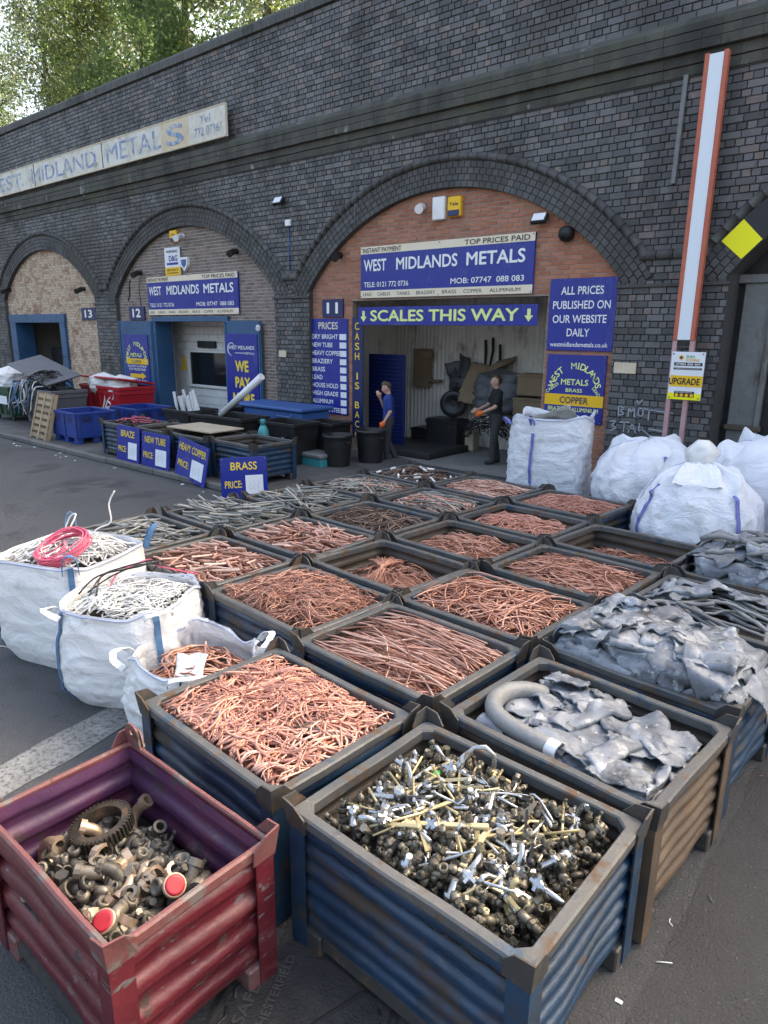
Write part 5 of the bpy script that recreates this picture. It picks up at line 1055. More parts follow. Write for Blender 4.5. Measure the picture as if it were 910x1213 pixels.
h = heap(.60,.03,.008,23); lead_bed(BINS[1,0],h,'dark lead scrap under the sheets in the rusty brown bin')
lead_drape(BINS[1,0],h,40,'small crumpled lead scrap between the flat sheets in the rusty brown bin','small lead scrap in rusty bin',(.22,.46),hx=.48,hy=.37,layers=.035,amp=.022,lim=(.54,.43))
for k, (x,y,rz,rx,ry,w_,d_,fo,lb) in enumerate(((-.20,.12,.25,.05,.12,.50,.44,0,'large flat grey lead sheet at the back of the rusty brown bin'),(-.02,.10,-.35,.06,-.10,.40,.46,2.4,'folded pale lead sheet lying over the large one in the rusty bin'),(.16,-.17,-.15,-.10,.05,.50,.34,.0,'flat dark lead sheet in the middle of the rusty brown bin'),(.34,.16,-.25,.1,.12,.40,.32,1.8,'bent lead sheet at the right rear of the rusty brown bin'),(.30,.0,.9,.2,.2,.24,.2,2.2,'small pale crumpled lead piece at the centre right of the rusty bin'),(.36,-.32,.1,.25,0,.24,.16,0,'pale small lead strip at the near right edge of the rusty bin'),(-.33,.36,.3,-.2,.1,.22,.16,1.4,'small upturned lead corner at the back left of the rusty bin'))):
    o = obj('lead_sheet', draped(w_*1.15,d_*1.1,rz,x*.95,y*.95,h,.048+.011*k,k*2.7+1.3,amp=.020 if not fo else .026,nx=34,ny=28), K['lead']); o.matrix_basis = BINS[1,0]; tag(o,lb,'lead sheet','lead sheets laid on top')
P = [(-.36,.16,.66),(-.42,.08,.70),(-.475,-.02,.715),(-.49,-.12,.715),(-.465,-.22,.71),(-.38,-.295,.70),(-.22,-.325,.69),(-.03,-.335,.685)]
def smooth_path(P, n=4):
    P = [Vector(p) for p in P]; r = []
    for i in range(len(P)-1):
        a, b_, c_, d_ = P[max(0,i-1)],P[i],P[i+1],P[min(len(P)-1,i+2)]
        for k in range(n): t = k/n; r.append(.5*((2*b_)+(c_-a)*t+(2*a-5*b_+4*c_-d_)*t*t+(3*b_-a-3*c_+d_)*t**3))
    return r+[P[-1]]
r = empty('lead_waste_pipe','fat bent lead waste pipe along the left of the rusty brown bin','pipe',BINS[1,0]); Q = smooth_path(P)
obj('pipe', MB().tube(Q,[.052+.004*noise.noise(Vector((i*.4,0,0))) for i in range(len(Q))],16), K['leadpipe'], r); Q = [Vector((-.035,-.335,.685)),Vector((.03,-.338,.684))]; obj('socket_end', MB().tube(Q,.056,16,cap=False).tube(Q[::-1],.046,16,cap=False), K['alu'], r)
# overflowing lead heap
h = heap(.66,.10,.015,24,.66,.54); lead_bed(BINS[2,0],h,'dark lead scrap under the overflowing heap')
lead_drape(BINS[2,0],h,52,'crumpled grey lead sheet in the overflowing heap','sheets in the overflowing lead heap',(.34,.80),hx=.46,hy=.38,layers=.17,amp=.030,lim=(.70,.475))
# pipes
h = heap(.56,.08,.03,25); lead_bed(BINS[3,0],h,'dark lead scrap under the lead pipes')
for i in range(46):
    g = MB(); wires(g,h,1,rnd(.7,1.1),.35,(.010,.019),-.1,.35,14,.14,sides=8,over=.06)
    if g.v: tag(heap_obj('lead_pipe','dark grey lead pipe in the stillage at the right edge','pipe',BINS[3,0],g,[K['leadpipe']]),group='lead pipes'); 
lead_drape(BINS[3,0],lambda x,y,h=h: h(x,y)+.12,7,'torn lead sheet lying over the lead pipes','sheets over the lead pipes',(.25,.45),layers=.05,amp=.03)
h = heap(.66,.10,.04,26); lead_bed(BINS[4,0],h,'dark lead scrap under the farthest right stillage')
lead_drape(BINS[4,0],h,30,'flat lead sheet stacked in the farthest stillage at the right edge','sheets in the farthest lead stillage',(.5,.95),layers=.24,amp=.014,lim=(.66,.48))
for i in range(10):
    g = MB(); wires(g,h,1,.9,.2,(.016,.026),.1,.3,12,.1,sides=8); g.v = [(x,y,z+.20) for x,y,z in g.v]
    if g.v: tag(heap_obj('dark_lead_pipe','dark lead pipe lying on the farthest lead sheets','pipe',BINS[4,0],g,[K['leadpipe']]),group='dark pipes on the far sheets')
# kerb stillage contents
h = heap(.60,.08,.03,27); g = MB(); bed(g,h); wires(g,h,90,.6,.8,(.005,.010),0,pi,14,.1); wires(g,h,25,.5,.8,(.005,.009),0,pi,12,.13,m=2)
heap_obj('cable_scrap_heap','dark cable scrap in the stillage behind the leftmost price board','cables',KB[0],g,[K['blackwire'],K['darkbed'],K['pinkwire']])
g = MB(); 
for k in (1,3): pass
tag(obj('plywood_board', MB().bbox(-.75,.62,-.42,.40,0,.025,.003), K['ply'], M=KB[2] @ T(-.15,.05,BH+.066) @ RZ(.06)),'pale plywood board lying across a stillage on the kerb','board')
# objects flagged as single pieces are not stuff
for o in COL.objects:
    if o.name.split('.')[0] in ('copper_rod','lead_pipe','dark_lead_pipe','thin_wire','dark_cable_offcut') and 'kind' in o: del o['kind']
# ------------------------------------------------------------------ bulk bags
def bag_surface(w_, d_, h_, seed, bulge=.08, sq=4.0, slump=0, wr=.022, topin=.0, hvar=.05, lean=(0,0)):
    def f(u, v):                         # u around 0..1, v height 0..1
        t = 2*pi*u; c, s_ = cos(t), sin(t); e = 2/sq
        x = math.copysign(abs(c)**e,c)*w_/2; y = math.copysign(abs(s_)**e,s_)*d_/2
        k = .90+.10*min(1,v*5)+bulge*sin(pi*min(1,v*1.05))**.8-topin*max(0,v-.55)/.45+slump*(1-v)**2*.2
        n = Vector((c*1.3,s_*1.3,v*h_*1.6+seed*3.1)); m_ = Vector((c*2.2+seed,s_*2.2,v*h_*6.5)); q = Vector((c*5+seed,s_*5,v*h_*9))
        cr = 1-abs(noise.noise(m_+Vector((0,0,1.3*noise.noise(n*1.4)))))*2
        dsp = wr*(1.6*noise.noise(n)+.8*cr*cr*cr+.5*(1-abs(noise.noise(q))*2)**3)*min(1,v*6+.25)
        L_ = hypot(x,y); k2 = k+dsp/max(.2,L_)
        z = h_*v*(1+hvar*noise.noise(Vector((c*1.7,s_*1.7,seed)))*v)-.0
        return Vector((x*k2+lean[0]*v*v, y*k2+lean[1]*v*v, max(z,.004)))
    return f
def closed_bag(w_, d_, h_, seed, cap=.2, sq=3.0, bulge=.1, wr=.035, p=3.4, ear=.16, **kw):
    def f(u, v):
        t = 2*pi*u; c, s_ = cos(t), sin(t); e = 2/sq; ph = pi/2*v; H_ = h_*(1+cap)
        zz = sin(ph)**(2/p); rho = max(0,cos(ph))**(2/p); base = .88+.12*min(1,v*4)+bulge*sin(pi*min(1,v*1.2))
        x = math.copysign(abs(c)**e,c)*w_/2; y = math.copysign(abs(s_)**e,s_)*d_/2; n = Vector((c*1.2+seed,s_*1.2,zz*2)); m_ = Vector((c*2.4+seed,s_*2.4,zz*5)); q = Vector((c*5,s_*5+seed,zz*8))
        cr = 1-2*abs(noise.noise(m_+Vector((0,0,1.2*noise.noise(n*1.3))))); top = max(0,zz-.62)/.38
        dsp = wr*(2.2*noise.noise(n)+1.0*cr**3+.5*(1-2*abs(noise.noise(q)))**3)*min(1,v*6+.3)+.05*top*(1-abs(sin(6*t+2.5*noise.noise(n*1.7))))*rho**.5-.02*top
        sag = .10*h_*top*noise.noise(Vector((c*1.1+seed*2,s_*1.1,3)))
        er = max(0,cos(4*(t-pi/4)-.5*noise.noise(Vector((seed,c,s_)))))**5*exp(-((v-.62)/.17)**2)*(.5+1.0*abs(noise.noise(Vector((seed*3,round(c),round(s_))))))*ear
        long_ = .045*(1-2*abs(noise.noise(Vector((c*1.4+zz*1.3,s_*1.4-zz*.9,seed*2)))))**2*min(1,v*4); dsp += long_-.02
        sag += er*h_
        k = rho*base+er*.35; L_ = max(.25,hypot(x,y)); return Vector((x*k*(1+dsp/L_),y*k*(1+dsp/L_),max(.004,H_*zz*.93+sag+dsp*.8*top)))
    return f
def ribbon(P, wd, side, th=.004, flat=None):
    g = MB(); P = [Vector(p) for p in P]; n = len(P); V = []
    for i in range(n):
        d = (P[min(n-1,i+1)]-P[max(0,i-1)]).normalized(); s_ = side-d*side.dot(d); s_.normalize(); nn = d.cross(s_)*th
        V += [P[i]-s_*wd/2-nn,P[i]+s_*wd/2-nn,P[i]+s_*wd/2+nn,P[i]-s_*wd/2+nn]
    F = [(i*4+j,i*4+(j+1)%4,(i+1)*4+(j+1)%4,(i+1)*4+j) for i in range(n-1) for j in range(4)]+[(0,1,2,3),(4*n-1,4*n-2,4*n-3,4*n-4)]
    return g.add(V,F,0,False)
def bag(M, label, w_, d_, h_, seed, m, ms, open_=True, fill=.8, straps=(), loops=(), group='white bulk bags', cap=None, flare=0, **kw):
    root = empty('bulk_bag', label, 'bag', M, group); f = bag_surface(w_,d_,h_,seed,**kw) if open_ else closed_bag(w_,d_,h_,seed,cap,**kw); g = MB(); N = 96; nv = 40
    g.grid(lambda u,v: f(u,v),N,nv,0,True)
    if open_:
        def inner(u, v):
            a = f(u,1); k = 1-.03-.05*v; b_ = f(u,1-(1-fill)*v) if v > 0 else a; t = min(1,v*3)
            return Vector((b_.x*(1-.035*t),b_.y*(1-.035*t),b_.z+.012*(1-t)))
        g.grid(inner,N,8,0,True,flip=True)
        c = Vector((0,0,h_*fill-.05)); g.grid(lambda u,v: f(u,fill)*(1-v)*.96+Vector((0,0,(h_*fill-.06)*v)),N,4,1,True,flip=True)
    obj('body', g, [m,K['darkbed']], root)
    if open_: obj('hem', MB().tube([f(i/48,.985)*1.004 for i in range(48)],.009,5,closed=True), K['palepen'], root)
    obj('seam', MB().tube([f(.5,.02+.9*i/14)*1.006 for i in range(15)],.005,4), K['palepen'], root)
    for (u, v0, v1) in straps:
        P = []; 
        for i in range(15):
            v = v0+(v1-v0)*i/14; p = f(u,v); r_ = Vector((p.x,p.y,0)).normalized(); P.append(p+r_*.012)
        t = Vector((-P[7].y,P[7].x,0)).normalized(); obj('strap', ribbon(P,.045,t), ms, root)
    for (u, hh, wd, col) in loops:
        p = f(u,.93); q = f(u+.03,.93); r_ = Vector((p.x,p.y,0)).normalized(); t = Vector((-r_.y,r_.x,0)); P = []
        for i in range(13):
            a = pi*i/12; P.append(p+t*(-wd*cos(a))+Vector((0,0,hh*sin(a)**.7+.02))+r_*(.02+.10*sin(a)*rnd(.8,1)))
        obj('lifting_loop', ribbon(P,.045,r_), K[col], root)
    return root
C1_ = T(-5.72,2.62,0) @ RZ(.30)
bag(C1_,'white bulk bag of white cable topped by a pink coil at the left edge',.96,.92,.92,1.7,K['bag'],K['strap'],True,.90,straps=((.625,.02,1.0),(.875,.02,1.0)),loops=((.625,.20,.05,'strap'),(.875,.18,.06,'strap'),(.125,.20,.05,'strap'),(.375,.20,.05,'strap')),sq=5,bulge=.05,wr=.016)
C2_ = T(-4.72,2.60,0) @ RZ(.55)
bag(C2_,'rounded white bulk bag of loose white cable between two other bags',.90,.88,.78,4.2,K['bag'],K['strap'],True,.86,straps=((.625,.03,.98),(.875,.03,.98)),loops=((.60,.05,.10,'bag'),(.88,.06,.10,'bag')),sq=3.2,bulge=.09,wr=.020,hvar=.10)
C3_ = T(-3.80,2.50,0) @ RZ(.20)
b3 = bag(C3_,'small slumped white bag of copper wire beside the copper strand bin',.78,.72,.62,7.9,K['bag'],K['strap'],True,.66,loops=((.60,.06,.13,'bag'),(.86,.08,.15,'bag'),(.10,.10,.12,'bag')),sq=3.0,bulge=.10,wr=.035,hvar=.24)
for u in (.56,.82):
    f = bag_surface(.78,.72,.62,7.9,.10,3.0,0,.035,0,.24); P = [f(u,.2+.8*i/16)+Vector((f(u,.5).x,f(u,.5).y,0)).normalized()*.006 for i in range(17)]; obj('stitched_seam', MB().tube(P,.006,5), K['blackwire'], b3)
def rnd_wires(mb, n, R, z0, bulge, L, curl, r, m=0, seg=18, thick=.08, sides=5):
    h = lambda x,y: z0+bulge*max(0,1-(x*x+y*y)/(R*R))+.02*noise.noise(Vector((x*6,y*6,z0)))
    wires(mb,h,n,L,curl,r,0,pi,seg,thick,hx=R*.86,hy=R*.82,sides=sides,m=m)
g = MB(); rnd_wires(g,230,.46,.80,.12,.9,1.3,(.005,.008),thick=.12,seg=22)
g.tube(smooth_path([(.05,.1,.9),(.1,.2,1.05),(.22,.26,1.12),(.20,.28,1.28),(.26,.30,1.40)]),.007,6); g.tube(smooth_path([(-.3,.2,.95),(-.24,.24,1.12),(-.12,.2,1.16),(-.14,.1,1.0),(-.05,.05,.95)]),.007,6)
heap_obj('white_cable_heap','loose white cable filling the bag at the left edge','cable',C1_,g,[K['whitewire']])
g = MB()
for k in range(15):
    R_ = .225+rnd(-.03,.02); P = [(R_*cos(t)*rnd(.985,1.015),R_*sin(t)*.95*rnd(.985,1.015),.012*k*.5+.01*sin(3*t+k)) for t in [2*pi*i/36 for i in range(36)]]; g.tube(P,.0065,5,closed=True)
for k in range(5): R_ = .2; a = rnd(0,6); P = [(R_*cos(a+t)*(1-.3*t),R_*sin(a+t)*(1-.35*t),.03+.03*t) for t in [i*.16 for i in range(16)]]; g.tube(P,.006,5)
tag(obj('pink_cable_coil', g, K['pinkwire'], M=C1_ @ T(.16,-.20,.985) @ RZ(-.3) @ RX(.42)),'round coil of pink cable lying on the white cable bag','cable coil')
g = MB(); rnd_wires(g,300,.43,.66,.08,.55,1.3,(.004,.0065),thick=.10,seg=14)
heap_obj('white_cable_clippings','short white cable clippings filling the rounded middle bag','cable',C2_,g,[K['whitewire']])
for k in range(5):
    g = MB(); q = [( -.36+.05*k,-.12+rnd(-.1,.1),.80),(-.2+rnd(-.1,.1),.02*k,.90),(0,.1+.05*k,.93+rnd(0,.06)),(.12,.22,.90+rnd(0,.08)),(.02+.1*k,.30,.85)]; g.tube(smooth_path(q,6),.0065,6)
    tag(obj('dark_cable','x') if False else obj('dark_cable', g, K['blackwire'] if k < 4 else K['pinkwire'], M=C2_),'thin black cable looping over the middle bag' if k < 4 else 'thin pink cable beside the black loops on the middle bag','cable','black cables over the middle bag' if k < 4 else None)
g = MB(); rnd_wires(g,110,.36,.40,.10,.6,1.2,(.005,.008),thick=.08,seg=18)
g.tube(smooth_path([(.05,.0,.48),(.09,.02,.58),(.07,.06,.68)]),.008,6); heap_obj('copper_wire_coil_heap','coiled copper wire inside the small slumped bag','copper wire',C3_,g,[K['copper']])
tag(obj('paper_sheet', sheet(.22,.28,5,0,.01,0,.002,6,6), K['bag'], M=C3_ @ T(.10,-.13,.53) @ RZ(.5) @ RX(.5)),'white paper sheet tucked over the copper in the small bag','paper')
# right hand bags
bag(T(-4.80,9.85,0) @ RZ(.30),'tall upright white bulk bag with blue strap right of the doorway',1.14,1.08,1.55,11.3,K['bagskytint'],K['strapv'],True,.93,straps=((.74,.02,.86),),loops=((.74,.10,.03,'strapv'),(.60,.10,.06,'strapv')),sq=5,bulge=.05,wr=.030,hvar=.10)
tag(obj('clear_film_liner', sheet(.7,.6,4.4,0,.12,0,.002,18,14), K['bagfilm'], M=T(-4.80,9.85,1.50)),'crumpled clear film in the mouth of the upright bag','film')
bag(T(-3.18,9.45,0) @ RZ(.45),'rounded closed white bag with a slanting blue strap below the graffiti',1.28,1.2,1.22,14.1,K['bagskytint'],K['strapv'],False,straps=((.78,.05,.62),),sq=3,bulge=.11,wr=.035,cap=.20,p=2.9)
R3 = T(-2.16,8.30,0) @ RZ(.25)
r3 = bag(R3,'slumped white bag tied at the neck in front of the other right bags',1.30,1.16,1.10,17.6,K['bagskytint'],K['strapv'],False,straps=((.84,.03,.55),(.60,.2,.6)),sq=2.6,bulge=.13,wr=.040,cap=.30,p=2.5)
g = MB(); 
g.grid(lambda u,v: Vector(((.05+.10*abs(sin(pi*v))**.8*(1+.35*noise.noise(Vector((cos(6.283*u)*2,sin(6.283*u)*2,v*4)))))*cos(6.283*u)*(1.15),(.05+.10*abs(sin(pi*v))**.8*(1+.35*noise.noise(Vector((cos(6.283*u)*2,sin(6.283*u)*2,v*4+5)))))*sin(6.283*u),.34*v)),28,16,0,True)
obj('twisted_neck', g, K['bagfilm'], r3, T(-.02,.0,1.27) @ RX(-.1)); g = MB()
for k in range(3): g.grid(lambda u,v,k=k: Vector(((u-.5)*(.28+.25*v)+.02*noise.noise(Vector((u*4,v*4,k))),-.05-.34*v-.03*sin(u*9+k),.06-.20*v*v+.03*noise.noise(Vector((u*6,v*3,k+4))))),12,10,0,True)
obj('gathered_folds', g, K['bagskytint'], r3, T(-.02,-.04,1.30)); 
bag(T(-1.72,9.35,0) @ RZ(-.1),'tall closed white bag behind the slumped one at the right edge',1.22,1.12,1.46,21.2,K['bagskytint'],K['strapv'],False,straps=((.80,.2,.6),),sq=3.2,bulge=.09,wr=.035,cap=.12)
bag(T(-.75,10.4,0) @ RZ(.2),'farthest white bag cut by the right edge',1.05,1.0,1.45,25.8,K['bag'],K['strapv'],False,straps=((.7,.2,.6),),sq=3.0,bulge=.09,wr=.035,cap=.14)
bag(T(-.62,8.6,0) @ RZ(.1),'low white bag at the right edge behind the lead sheets',1.15,1.05,1.15,28.8,K['bagskytint'],K['strapv'],False,straps=((.8,.2,.6),),sq=3.0,bulge=.10,wr=.035,cap=.14)
# ------------------------------------------------------------------ price boards on the kerb
def priceboard(word, label, x, y, z, wd, ht, rot, lean, roll=0, tw=.6):
    b = board('price_board',label,'price board',0,0,wd,ht,0,K['blue'],.02,group='price boards along the kerb',M=T(x,y,z) @ RZ(rot) @ RY(roll) @ RX(lean))
    text(b,word,wd*(.5-tw/2),ht*.70,wd*tw,.125,K['yellow'],-.004,.02); text(b,'PRICE:',wd*.08,ht*.27,wd*.36,.115,K['yellow'],-.004,.02)
    obj('price_card', MB().bbox(wd*.52,wd*.90,-.006,0,ht*.10,ht*.56,.002), K['paper'], b)
    g = MB(); 
    for k in range(3): x0 = wd*(.60+.09*k); g.tube([(x0,-.008,ht*.44),(x0+.03,-.008,ht*.36),(x0-.01,-.008,ht*.28),(x0+.02,-.008,ht*.22)],.0025,4)
    obj('handwriting', g, K['palepen'], b, kind='stuff'); return b
priceboard('BRAZE','blue price board reading braze, leftmost on the kerb',-13.50,7.36,PH,.90,.74,-.03,-.10)
priceboard('NEW TUBE','blue price board reading new tube, second along the kerb',-12.52,7.34,PH,1.02,.70,-.03,-.10,0,.74)
priceboard('HEAVY COPPER','tilted blue price board reading heavy copper',-11.30,7.30,PH+.02,1.12,.72,-.12,-.16,.10,.88)
priceboard('BRASS','blue price board reading brass, turned at the kerb end',-9.26,6.86,.004,.78,.70,1.02,-.12,0,.56)
# ------------------------------------------------------------------ left hand containers
def boxpallet(label, M):
    r = empty('plastic_box_pallet', label, 'box pallet', M, 'blue plastic box pallets'); W_, D_, H_ = 1.2, 1.0, .74
    for k, (ln, rot, off) in enumerate(((W_,0,D_/2),(D_-.08,pi/2,W_/2),(W_,pi,D_/2),(D_-.08,-pi/2,W_/2))):
        g = MB(); g.bbox(-ln/2,ln/2,-off,-off+.035,.14,H_,.008); n = 3
        for j in range(n):
            x = -ln/2+.02+(ln-.04)*j/(n-1); g.bbox(x-.045,x+.045,-off-.022,-off-.001,.14,H_-.02,.008)
        g.bbox(-ln/2,ln/2,-off-.028,-off-.002,H_-.06,H_+.004,.008); obj('wall', g, K['plasticblue'], r, RZ(rot))
        s_ = MB()
        for a in (0,1):
            for j in range(4): x = -ln/4+(ln/2)*a; s_.box(x-.12,x+.12,-off-.008,-off-.001,H_-.12-j*.035,H_-.105-j*.035)
        obj('vent_slots', s_, K['blackplastic'], r, RZ(rot), kind='stuff')
    obj('floor', MB().bbox(-.58,.58,-.48,.48,.14,.18,.005), K['plasticblue'], r)
    for sx in (-1,0,1):
        for sy in (-1,0,1): obj('foot', MB().bbox(sx*.5-.09,sx*.5+.09,sy*.42-.07,sy*.42+.07,0,.139,.008), K['plasticblue'], r)
    for sy in (-1,1): obj('skid', MB().bbox(-.59,.59,sy*.42-.06,sy*.42+.06,-.002,.02,.004), K['plasticblue'], r)
boxpallet('front blue plastic box pallet beside the wooden pallet', T(-16.45,8.22,PH+.003) @ RZ(-.03)); boxpallet('rear blue plastic box pallet in front of the red bin', T(-16.25,9.65,PH+.003) @ RZ(.02))
# wooden pallet leaning
r = empty('wooden_pallet','wooden pallet leaning against the overflowing grey bin','pallet',T(-17.5,7.50,PH) @ RZ(-.10) @ RX(-.28))
for i in range(7): obj('deck_board', MB().bbox(-.55,.55,0,.02,.03+i*.165,.13+i*.165,.003), K['wood'], r)
for x in (-.5,0,.5): obj('stringer', MB().bbox(x-.045,x+.045,.02,.11,0,1.16,.004), K['wood'], r); obj('block', MB().bbox(x-.05,x+.05,-.016,-.001,0,1.16,.003), K['wood'], r)
def wheelie(label, M, W_, D_, H_, m, lid=None, lidang=0, name='wheeled_bin'):
    r = empty(name, label, 'bin', M, 'wheeled waste bins'); g = MB(); 
    def lp(s_, z): return [(-W_/2*s_,-D_/2*s_,z),(W_/2*s_,-D_/2*s_,z),(W_/2*s_,D_/2*s_,z),(-W_/2*s_,D_/2*s_,z)]
    V = lp(.84,.14)+lp(.97,H_*.8)+lp(1.0,H_*.82)+lp(1.0,H_)+lp(.94,H_)+lp(.80,.18); g.add(V,[(k*4+i,k*4+(i+1)%4,(k+1)*4+(i+1)%4,(k+1)*4+i) for k in range(5) for i in range(4)]+[(3,2,1,0),(20,21,22,23)]); obj('tub', g, K[m], r)
    for s_ in (-1,0,1): obj('rib', MB().bbox(s_*W_*.28-.03,s_*W_*.28+.03,-D_*.505,-D_*.44,.2,H_*.8,.01,M=T(0,0,0)), K[m], r)
    obj('rim', MB().bbox(-W_/2-.03,W_/2+.03,-D_/2-.03,-D_/2,H_-.08,H_+.01,.01).bbox(-W_/2-.03,-W_/2,-D_/2,D_/2,H_-.08,H_+.01,.01).bbox(W_/2,W_/2+.03,-D_/2,D_/2,H_-.08,H_+.01,.01), K[m], r)
    for sx in (-1,1):
        for sy in (-1,1): obj('wheel', MB().lathe([(.08,-.025),(.09,-.015),(.09,.015),(.08,.025)],14,T(sx*W_*.34,sy*D_*.34,.09) @ RX(pi/2)), K['blackplastic'], r)
    if lid: obj('lid', MB().bbox(-W_/2-.04,W_/2+.04,-D_-.04,.02,0,.06,.02,M=T(0,D_/2,H_+.03) @ RX(-lidang)), K[lid], r)
    return r
rb = wheelie('large red wheeled bin with white graffiti and lid ajar', T(-18.6,10.35,PH) @ RZ(.0), 2.1,1.1,1.12,'redplastic','redplastic',.16)
g = MB()
for P in ([(-.2,.0),(-.05,.3),(.0,.5)],[(-.05,.05),(.1,.3),(.3,.45)],[(.25,.38),(.35,.48),(.45,.45),(.38,.36),(.27,.4)],[(.0,.1),(.25,.15),(.5,.12)],[(.1,.3),(.3,.2),(.35,.05),(.2,.02),(.1,.12)],[(.4,.05),(.62,.08)]): g.tube(smooth_path([(x,0,z) for x,z in P],4),.028,4)
obj('graffiti', g, K['white'], rb, T(.25,-.535,.42) @ RX(-.06), kind='stuff')
wheelie('grey wheeled bin overflowing with cables, under a tipped lid', T(-19.3,8.85,PH) @ RZ(.05), 1.7,1.0,1.05,'greyplastic')
wheelie('green wheeled bin at the left edge with white sacks on top', T(-21.9,8.9,PH) @ RZ(.0), 1.5,1.0,1.0,'greenplastic')
tag(obj('bin_label', MB().bbox(-.28,.28,-.01,0,-.12,.12,.002), K['paper'], M=T(-21.55,8.385,PH+.62)),'white label on the green bin at the left edge','label')
tag(obj('tipped_lid', MB().bbox(-1.2,1.2,-.5,.5,-.02,.03,.012), K['greyplastic'], M=T(-20.1,9.0,1.62) @ RY(.20) @ RX(.25)),'long grey lid tipped over the overflowing grey bin','lid')
for k in range(4):
    g = MB(); g.grid(lambda u,v: bag_surface(.7,.6,.5,k*3.3,.25,2.2,0,.10)(u,v),22,14,0,True)
    f = bag_surface(.7,.6,.5,k*3.3,.25,2.2,0,.10); g.grid(lambda u,v: Vector((f(u,1).x*(1-v),f(u,1).y*(1-v),f(u,1).z+.12*v)),22,5,0,True)
    tag(obj('refuse_sack', g, K['bag'], M=T(*((-21.8,8.75,.98),(-22.3,9.0,1.05),(-18.9,10.15,.95),(-18.1,10.2,.92))[k])),('crumpled white sack on the green bin at the left edge','second white sack behind the first on the green bin','white sack under the left of the red lid','white sack under the right of the red lid')[k],'sack')
for k in range(26):
    g = MB(); x0 = -20.5+rnd(0,1.5); P = [(x0,8.7,1.1+rnd(0,.15)),(x0-.1+rnd(-.2,.2),8.35,1.25+rnd(-.05,.15)),(x0-.15+rnd(-.3,.3),8.22,.95+rnd(-.2,.1)),(x0-.2+rnd(-.4,.3),8.2,.65+rnd(-.25,.15))]; g.tube(smooth_path(P,5),rnd(.012,.022),5)
    tag(obj('waste_cable', g, K[random.choice(['blackwire','strap','whitewire','greytube'])]),'cable spilling over the front of the overflowing grey bin','cable','cables spilling from the grey bin')
g = MB(); rnd_wires(g,60,.6,1.05,.25,1.0,1.3,(.012,.02),thick=.3,seg=14); heap_obj('mixed_waste_heap','dark tangle of waste on top of the grey bin','waste',T(-19.5,8.85,.05),g,[K['blackwire']])
# tubs behind the kerb row
def tub(label, M, W_=.62, D_=.46, H_=.50, m='blackplastic'):
    r = empty('plastic_tub', label, 'tub', M, 'plastic tubs before arch twelve'); g = MB()
    def lp(s_, z, o=0): return [(-W_/2*s_-o,-D_/2*s_-o,z),(W_/2*s_+o,-D_/2*s_-o,z),(W_/2*s_+o,D_/2*s_+o,z),(-W_/2*s_-o,D_/2*s_+o,z)]
    V = lp(.85,0)+lp(1,H_)+lp(.95,H_)+lp(.8,.03); g.add(V,[(k*4+i,k*4+(i+1)%4,(k+1)*4+(i+1)%4,(k+1)*4+i) for k in range(3) for i in range(4)]+[(3,2,1,0),(12,13,14,15)]); obj('shell', g, K[m], r)
    obj('lip', MB().bbox(-W_/2-.03,W_/2+.03,-D_/2-.03,-D_/2+.004,H_-.06,H_+.012,.008).bbox(-W_/2-.03,W_/2+.03,D_/2-.004,D_/2+.03,H_-.06,H_+.012,.008).bbox(-W_/2-.03,-W_/2+.004,-D_/2,D_/2,H_-.06,H_+.012,.008).bbox(W_/2-.004,W_/2+.03,-D_/2,D_/2,H_-.06,H_+.012,.008), K[m], r); return r
tub('black tub holding upright white profiles before doorway twelve', T(-13.95,9.55,PH),1.0,.8,.86); tub('black tub right of the upright white profiles', T(-12.95,9.45,PH),.75,.7,.84); tub('wide black tub beneath the leaning white tube', T(-11.95,9.35,PH),1.2,.75,.88)
tub('black recycling box with white mark beside the blue lid', T(-10.68,9.7,PH),1.05,.7,.84); tub('second black recycling box at the right of the row', T(-10.3,10.45,PH),.8,.6,.8)
text(tag(obj('recycling_mark', MB().bbox(-.2,.2,-.004,0,-.1,.1,.001), K['blackplastic'], M=T(-10.55,9.335,.62)),'white printed mark on the black recycling box','printed mark'),'veolia',-.18,-.04,.36,.09,K['white'],-.006)
for k in range(11):
    x = -14.3+.085*k; g = MB().bbox(-.035,.035,-.02,.02,0,1.0-rnd(0,.25),.004); tag(obj('white_profile', g, K['alu'], M=T(x,9.55+rnd(-.2,.2),PH+.35) @ RY(-.22+rnd(-.08,.10)) @ RX(rnd(-.1,.1))),'white aluminium profile standing in the black tub','profile','upright white profiles')
tag(obj('white_tube', MB().tube([(-12.30,9.2,.98),(-11.02,9.3,1.86)],.075,12), K['alu']),'thick white tube leaning across the yellow lettered poster','tube')
bl = empty('blue_lidded_bin','wide bin with light blue lid before the right blue door','bin',T(-12.0,10.7,PH),'wheeled waste bins')
obj('tub', MB().bbox(-1.1,1.1,-.45,.45,.15,.95,.03), K['lightblue'], bl); obj('lid', MB().bbox(-1.18,1.18,-.52,.5,.95,1.03,.025), K['lightblue'], bl); obj('handle', MB().tube([(.5,-.53,.9),(.5,-.6,.85),(.9,-.6,.85),(.9,-.53,.9)],.02,6), K['lightblue'], bl)
bt = empty('teal_bottle','teal plastic bottle standing by the black tubs','bottle',T(-10.62,8.95,PH)); obj('body', MB().lathe([(.11,0),(.12,.02),(.12,.62),(.10,.74),(.05,.84)],14), K['teal'], bt); obj('cap', MB().lathe([(.05,.84),(.05,.95),(.035,.96)],12), K['teal'], bt)
tag(obj('black_drum', MB().lathe([(.26,0),(.28,.03),(.28,.9),(.30,.92),(.30,.96),(.26,.96),(.25,.1)],18,T(-13.1,10.3,PH)), K['blackplastic']),'black drum standing behind the black tubs','drum')
